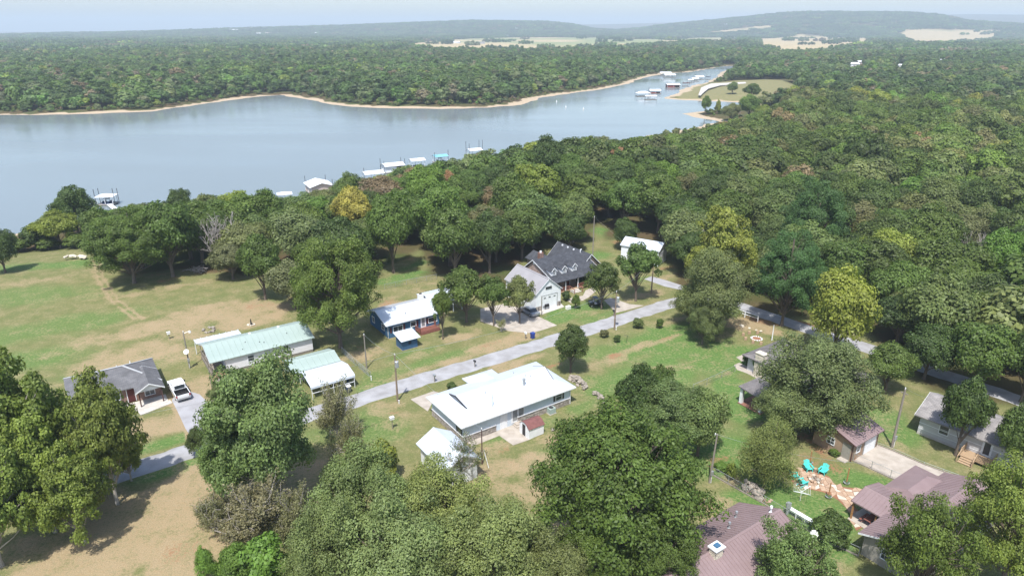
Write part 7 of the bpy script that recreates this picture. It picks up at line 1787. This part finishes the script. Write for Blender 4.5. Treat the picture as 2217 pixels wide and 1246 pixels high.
def mass(name, label, pts, idx, scl, tint, cat='forest'):
    """One object: stock crowns set on points, each with its own size, turn and tint."""
    n = len(pts)
    me = bpy.data.meshes.new(name); me.vertices.add(n); me.vertices.foreach_set('co', np.asarray(pts, np.float32).ravel())
    rot = np.zeros((n, 3)); rot[:, 2] = g2.uniform(0, 6.28, n)
    for nm, ty, fld, d in (('idx', 'INT', 'value', idx), ('scl', 'FLOAT_VECTOR', 'vector', scl), ('rot', 'FLOAT_VECTOR', 'vector', rot), ('tint', 'FLOAT_COLOR', 'color', tint)):
        a = me.attributes.new(nm, ty, 'POINT'); a.data.foreach_set(fld, np.asarray(d, np.int32 if ty == 'INT' else np.float32).ravel())
    o = bpy.data.objects.new(name, me); COL.objects.link(o); tag(o, label, cat, kind='stuff')
    ng = bpy.data.node_groups.new(name + '_nodes', 'GeometryNodeTree')
    ng.interface.new_socket('Geometry', in_out='INPUT', socket_type='NodeSocketGeometry'); ng.interface.new_socket('Geometry', in_out='OUTPUT', socket_type='NodeSocketGeometry')
    N_ = ng.nodes; Lk = ng.links
    gi = N_.new('NodeGroupInput'); go = N_.new('NodeGroupOutput'); ci = N_.new('GeometryNodeCollectionInfo'); ip = N_.new('GeometryNodeInstanceOnPoints')
    ci.inputs['Collection'].default_value = coll; ci.inputs['Separate Children'].default_value = True; ci.inputs['Reset Children'].default_value = True
    def na(nm, ty):
        q = N_.new('GeometryNodeInputNamedAttribute'); q.data_type = ty; q.inputs['Name'].default_value = nm; return q.outputs['Attribute']
    mp = N_.new('GeometryNodeMeshToPoints')
    Lk.new(gi.outputs[0], mp.inputs['Mesh']); Lk.new(mp.outputs[0], ip.inputs['Points']); Lk.new(ci.outputs[0], ip.inputs['Instance']); ip.inputs['Pick Instance'].default_value = True
    Lk.new(na('idx', 'INT'), ip.inputs['Instance Index']); Lk.new(na('scl', 'FLOAT_VECTOR'), ip.inputs['Scale'])
    er = N_.new('FunctionNodeEulerToRotation'); Lk.new(na('rot', 'FLOAT_VECTOR'), er.inputs[0]); Lk.new(er.outputs[0], ip.inputs['Rotation'])
    Lk.new(ip.outputs[0], go.inputs[0])
    md = o.modifiers.new('scatter', 'NODES'); md.node_group = ng
    return o
TB = np.array([TINT[k] for k in KINDS])
def tints(n, pos=None, j=0.15, probs=KP):
    i = g2.choice(len(KINDS), size=n, p=probs); c = TB[i] * g2.uniform(1 - j, 1 + j, (n, 1)) * g2.uniform(0.94, 1.06, (n, 3))
    if pos is not None:                           # stands of one kind: tone drifts over tens of metres
        f = 0.72 + 0.36 * vnoise(pos[:, 0], pos[:, 1], 45, 21) + 0.30 * vnoise(pos[:, 0], pos[:, 1], 170, 22)
        c = c * f[:, None]; w = np.clip(vnoise(pos[:, 0], pos[:, 1], 110, 23) - 0.45, 0, 1)[:, None]; c = c * (1 + w * np.array([0.25, 0.08, -0.1]))
    return np.concatenate([c, np.ones((n, 1))], 1)
m_ = rest
mass('near_wood', 'dense wood of mixed broadleaf trees on the near side of the lake', np.column_stack([pA[m_], zA[m_]]), g2.integers(0, 3, m_.sum()), np.column_stack([wA[m_] * 1.15, wA[m_] * 1.15, hA[m_]]), tints(int(m_.sum()), pA[m_]))
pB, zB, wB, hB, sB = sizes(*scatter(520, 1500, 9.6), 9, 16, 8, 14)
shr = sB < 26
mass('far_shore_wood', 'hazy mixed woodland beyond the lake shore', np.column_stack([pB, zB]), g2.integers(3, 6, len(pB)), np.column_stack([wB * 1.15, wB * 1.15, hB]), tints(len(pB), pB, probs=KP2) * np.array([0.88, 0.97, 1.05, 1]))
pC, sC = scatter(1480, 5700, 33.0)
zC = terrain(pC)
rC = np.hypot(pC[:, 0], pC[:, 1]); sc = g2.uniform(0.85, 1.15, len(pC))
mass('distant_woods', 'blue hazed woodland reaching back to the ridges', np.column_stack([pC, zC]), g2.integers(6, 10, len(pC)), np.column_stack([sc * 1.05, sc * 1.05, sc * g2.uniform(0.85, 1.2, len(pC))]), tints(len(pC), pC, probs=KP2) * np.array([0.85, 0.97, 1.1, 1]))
# scrub along the banks
def bank_scrub(d0, d1, step, r0, r1):
    xs = []
    n = len(SHORE)
    for i in range(n - 1):
        a, b = SHORE[i], SHORE[i + 1]; L = np.hypot(*(b - a))
        for k in range(int(L / step) + 1):
            t = g2.uniform(0, 1); p = a + (b - a) * t; nn = np.array([-(b - a)[1], (b - a)[0]]) / max(L, 1e-6)
            xs.append(p + nn * g2.uniform(d0, d1) * (1 if g2.random() < 0.5 else -1))
    p = np.array(xs); sd = poly_sd(p, SHORE); r = np.hypot(p[:, 0], p[:, 1])
    a = np.degrees(np.abs(np.arctan2(p[:, 0], p[:, 1])))
    ok = (sd > d0) & (r > r0) & (r < r1) & (a < 45) & (poly_sd(p, PARK) > 1) & (poly_sd(p, OPEN) > -4)
    return p[ok]
pD = bank_scrub(9.5, 24, 1.0, 330, 1300); zD = terrain(pD); wD = g2.uniform(1.8, 4.6, len(pD))
KP3 = np.array([0.12, 0.30, 0.28, 0.08, 0.06, 0.08, 0.03, 0.05]); KP3 /= KP3.sum()
mass('bank_scrub', 'green scrub and bushes along the sandy far banks', np.column_stack([pD, zD]), g2.integers(3, 6, len(pD)), np.column_stack([wD, wD, wD * g2.uniform(0.6, 1.0, len(pD))]), tints(len(pD), probs=KP3), 'scrub')

# ------------------------------------------------------------------ haze
hz = MB().box(-15500, 15500, -15500, 15500, -12, 230).build('haze', None)
mh = bpy.data.materials.new('haze_air'); mh.use_nodes = True
hn = mh.node_tree.nodes; hl = mh.node_tree.links
hn.remove(hn['Principled BSDF'])
pv = hn.new('ShaderNodeVolumePrincipled'); pv.inputs['Color'].default_value = (0.76, 0.89, 1.0, 1); pv.inputs['Density'].default_value = 0.00018; pv.inputs['Anisotropy'].default_value = 0.0
hl.new(pv.outputs[0], hn['Material Output'].inputs['Volume'])
hz.data.materials.append(mh)
tag(hz, 'thin pale summer haze over the whole landscape', 'haze', kind='stuff')
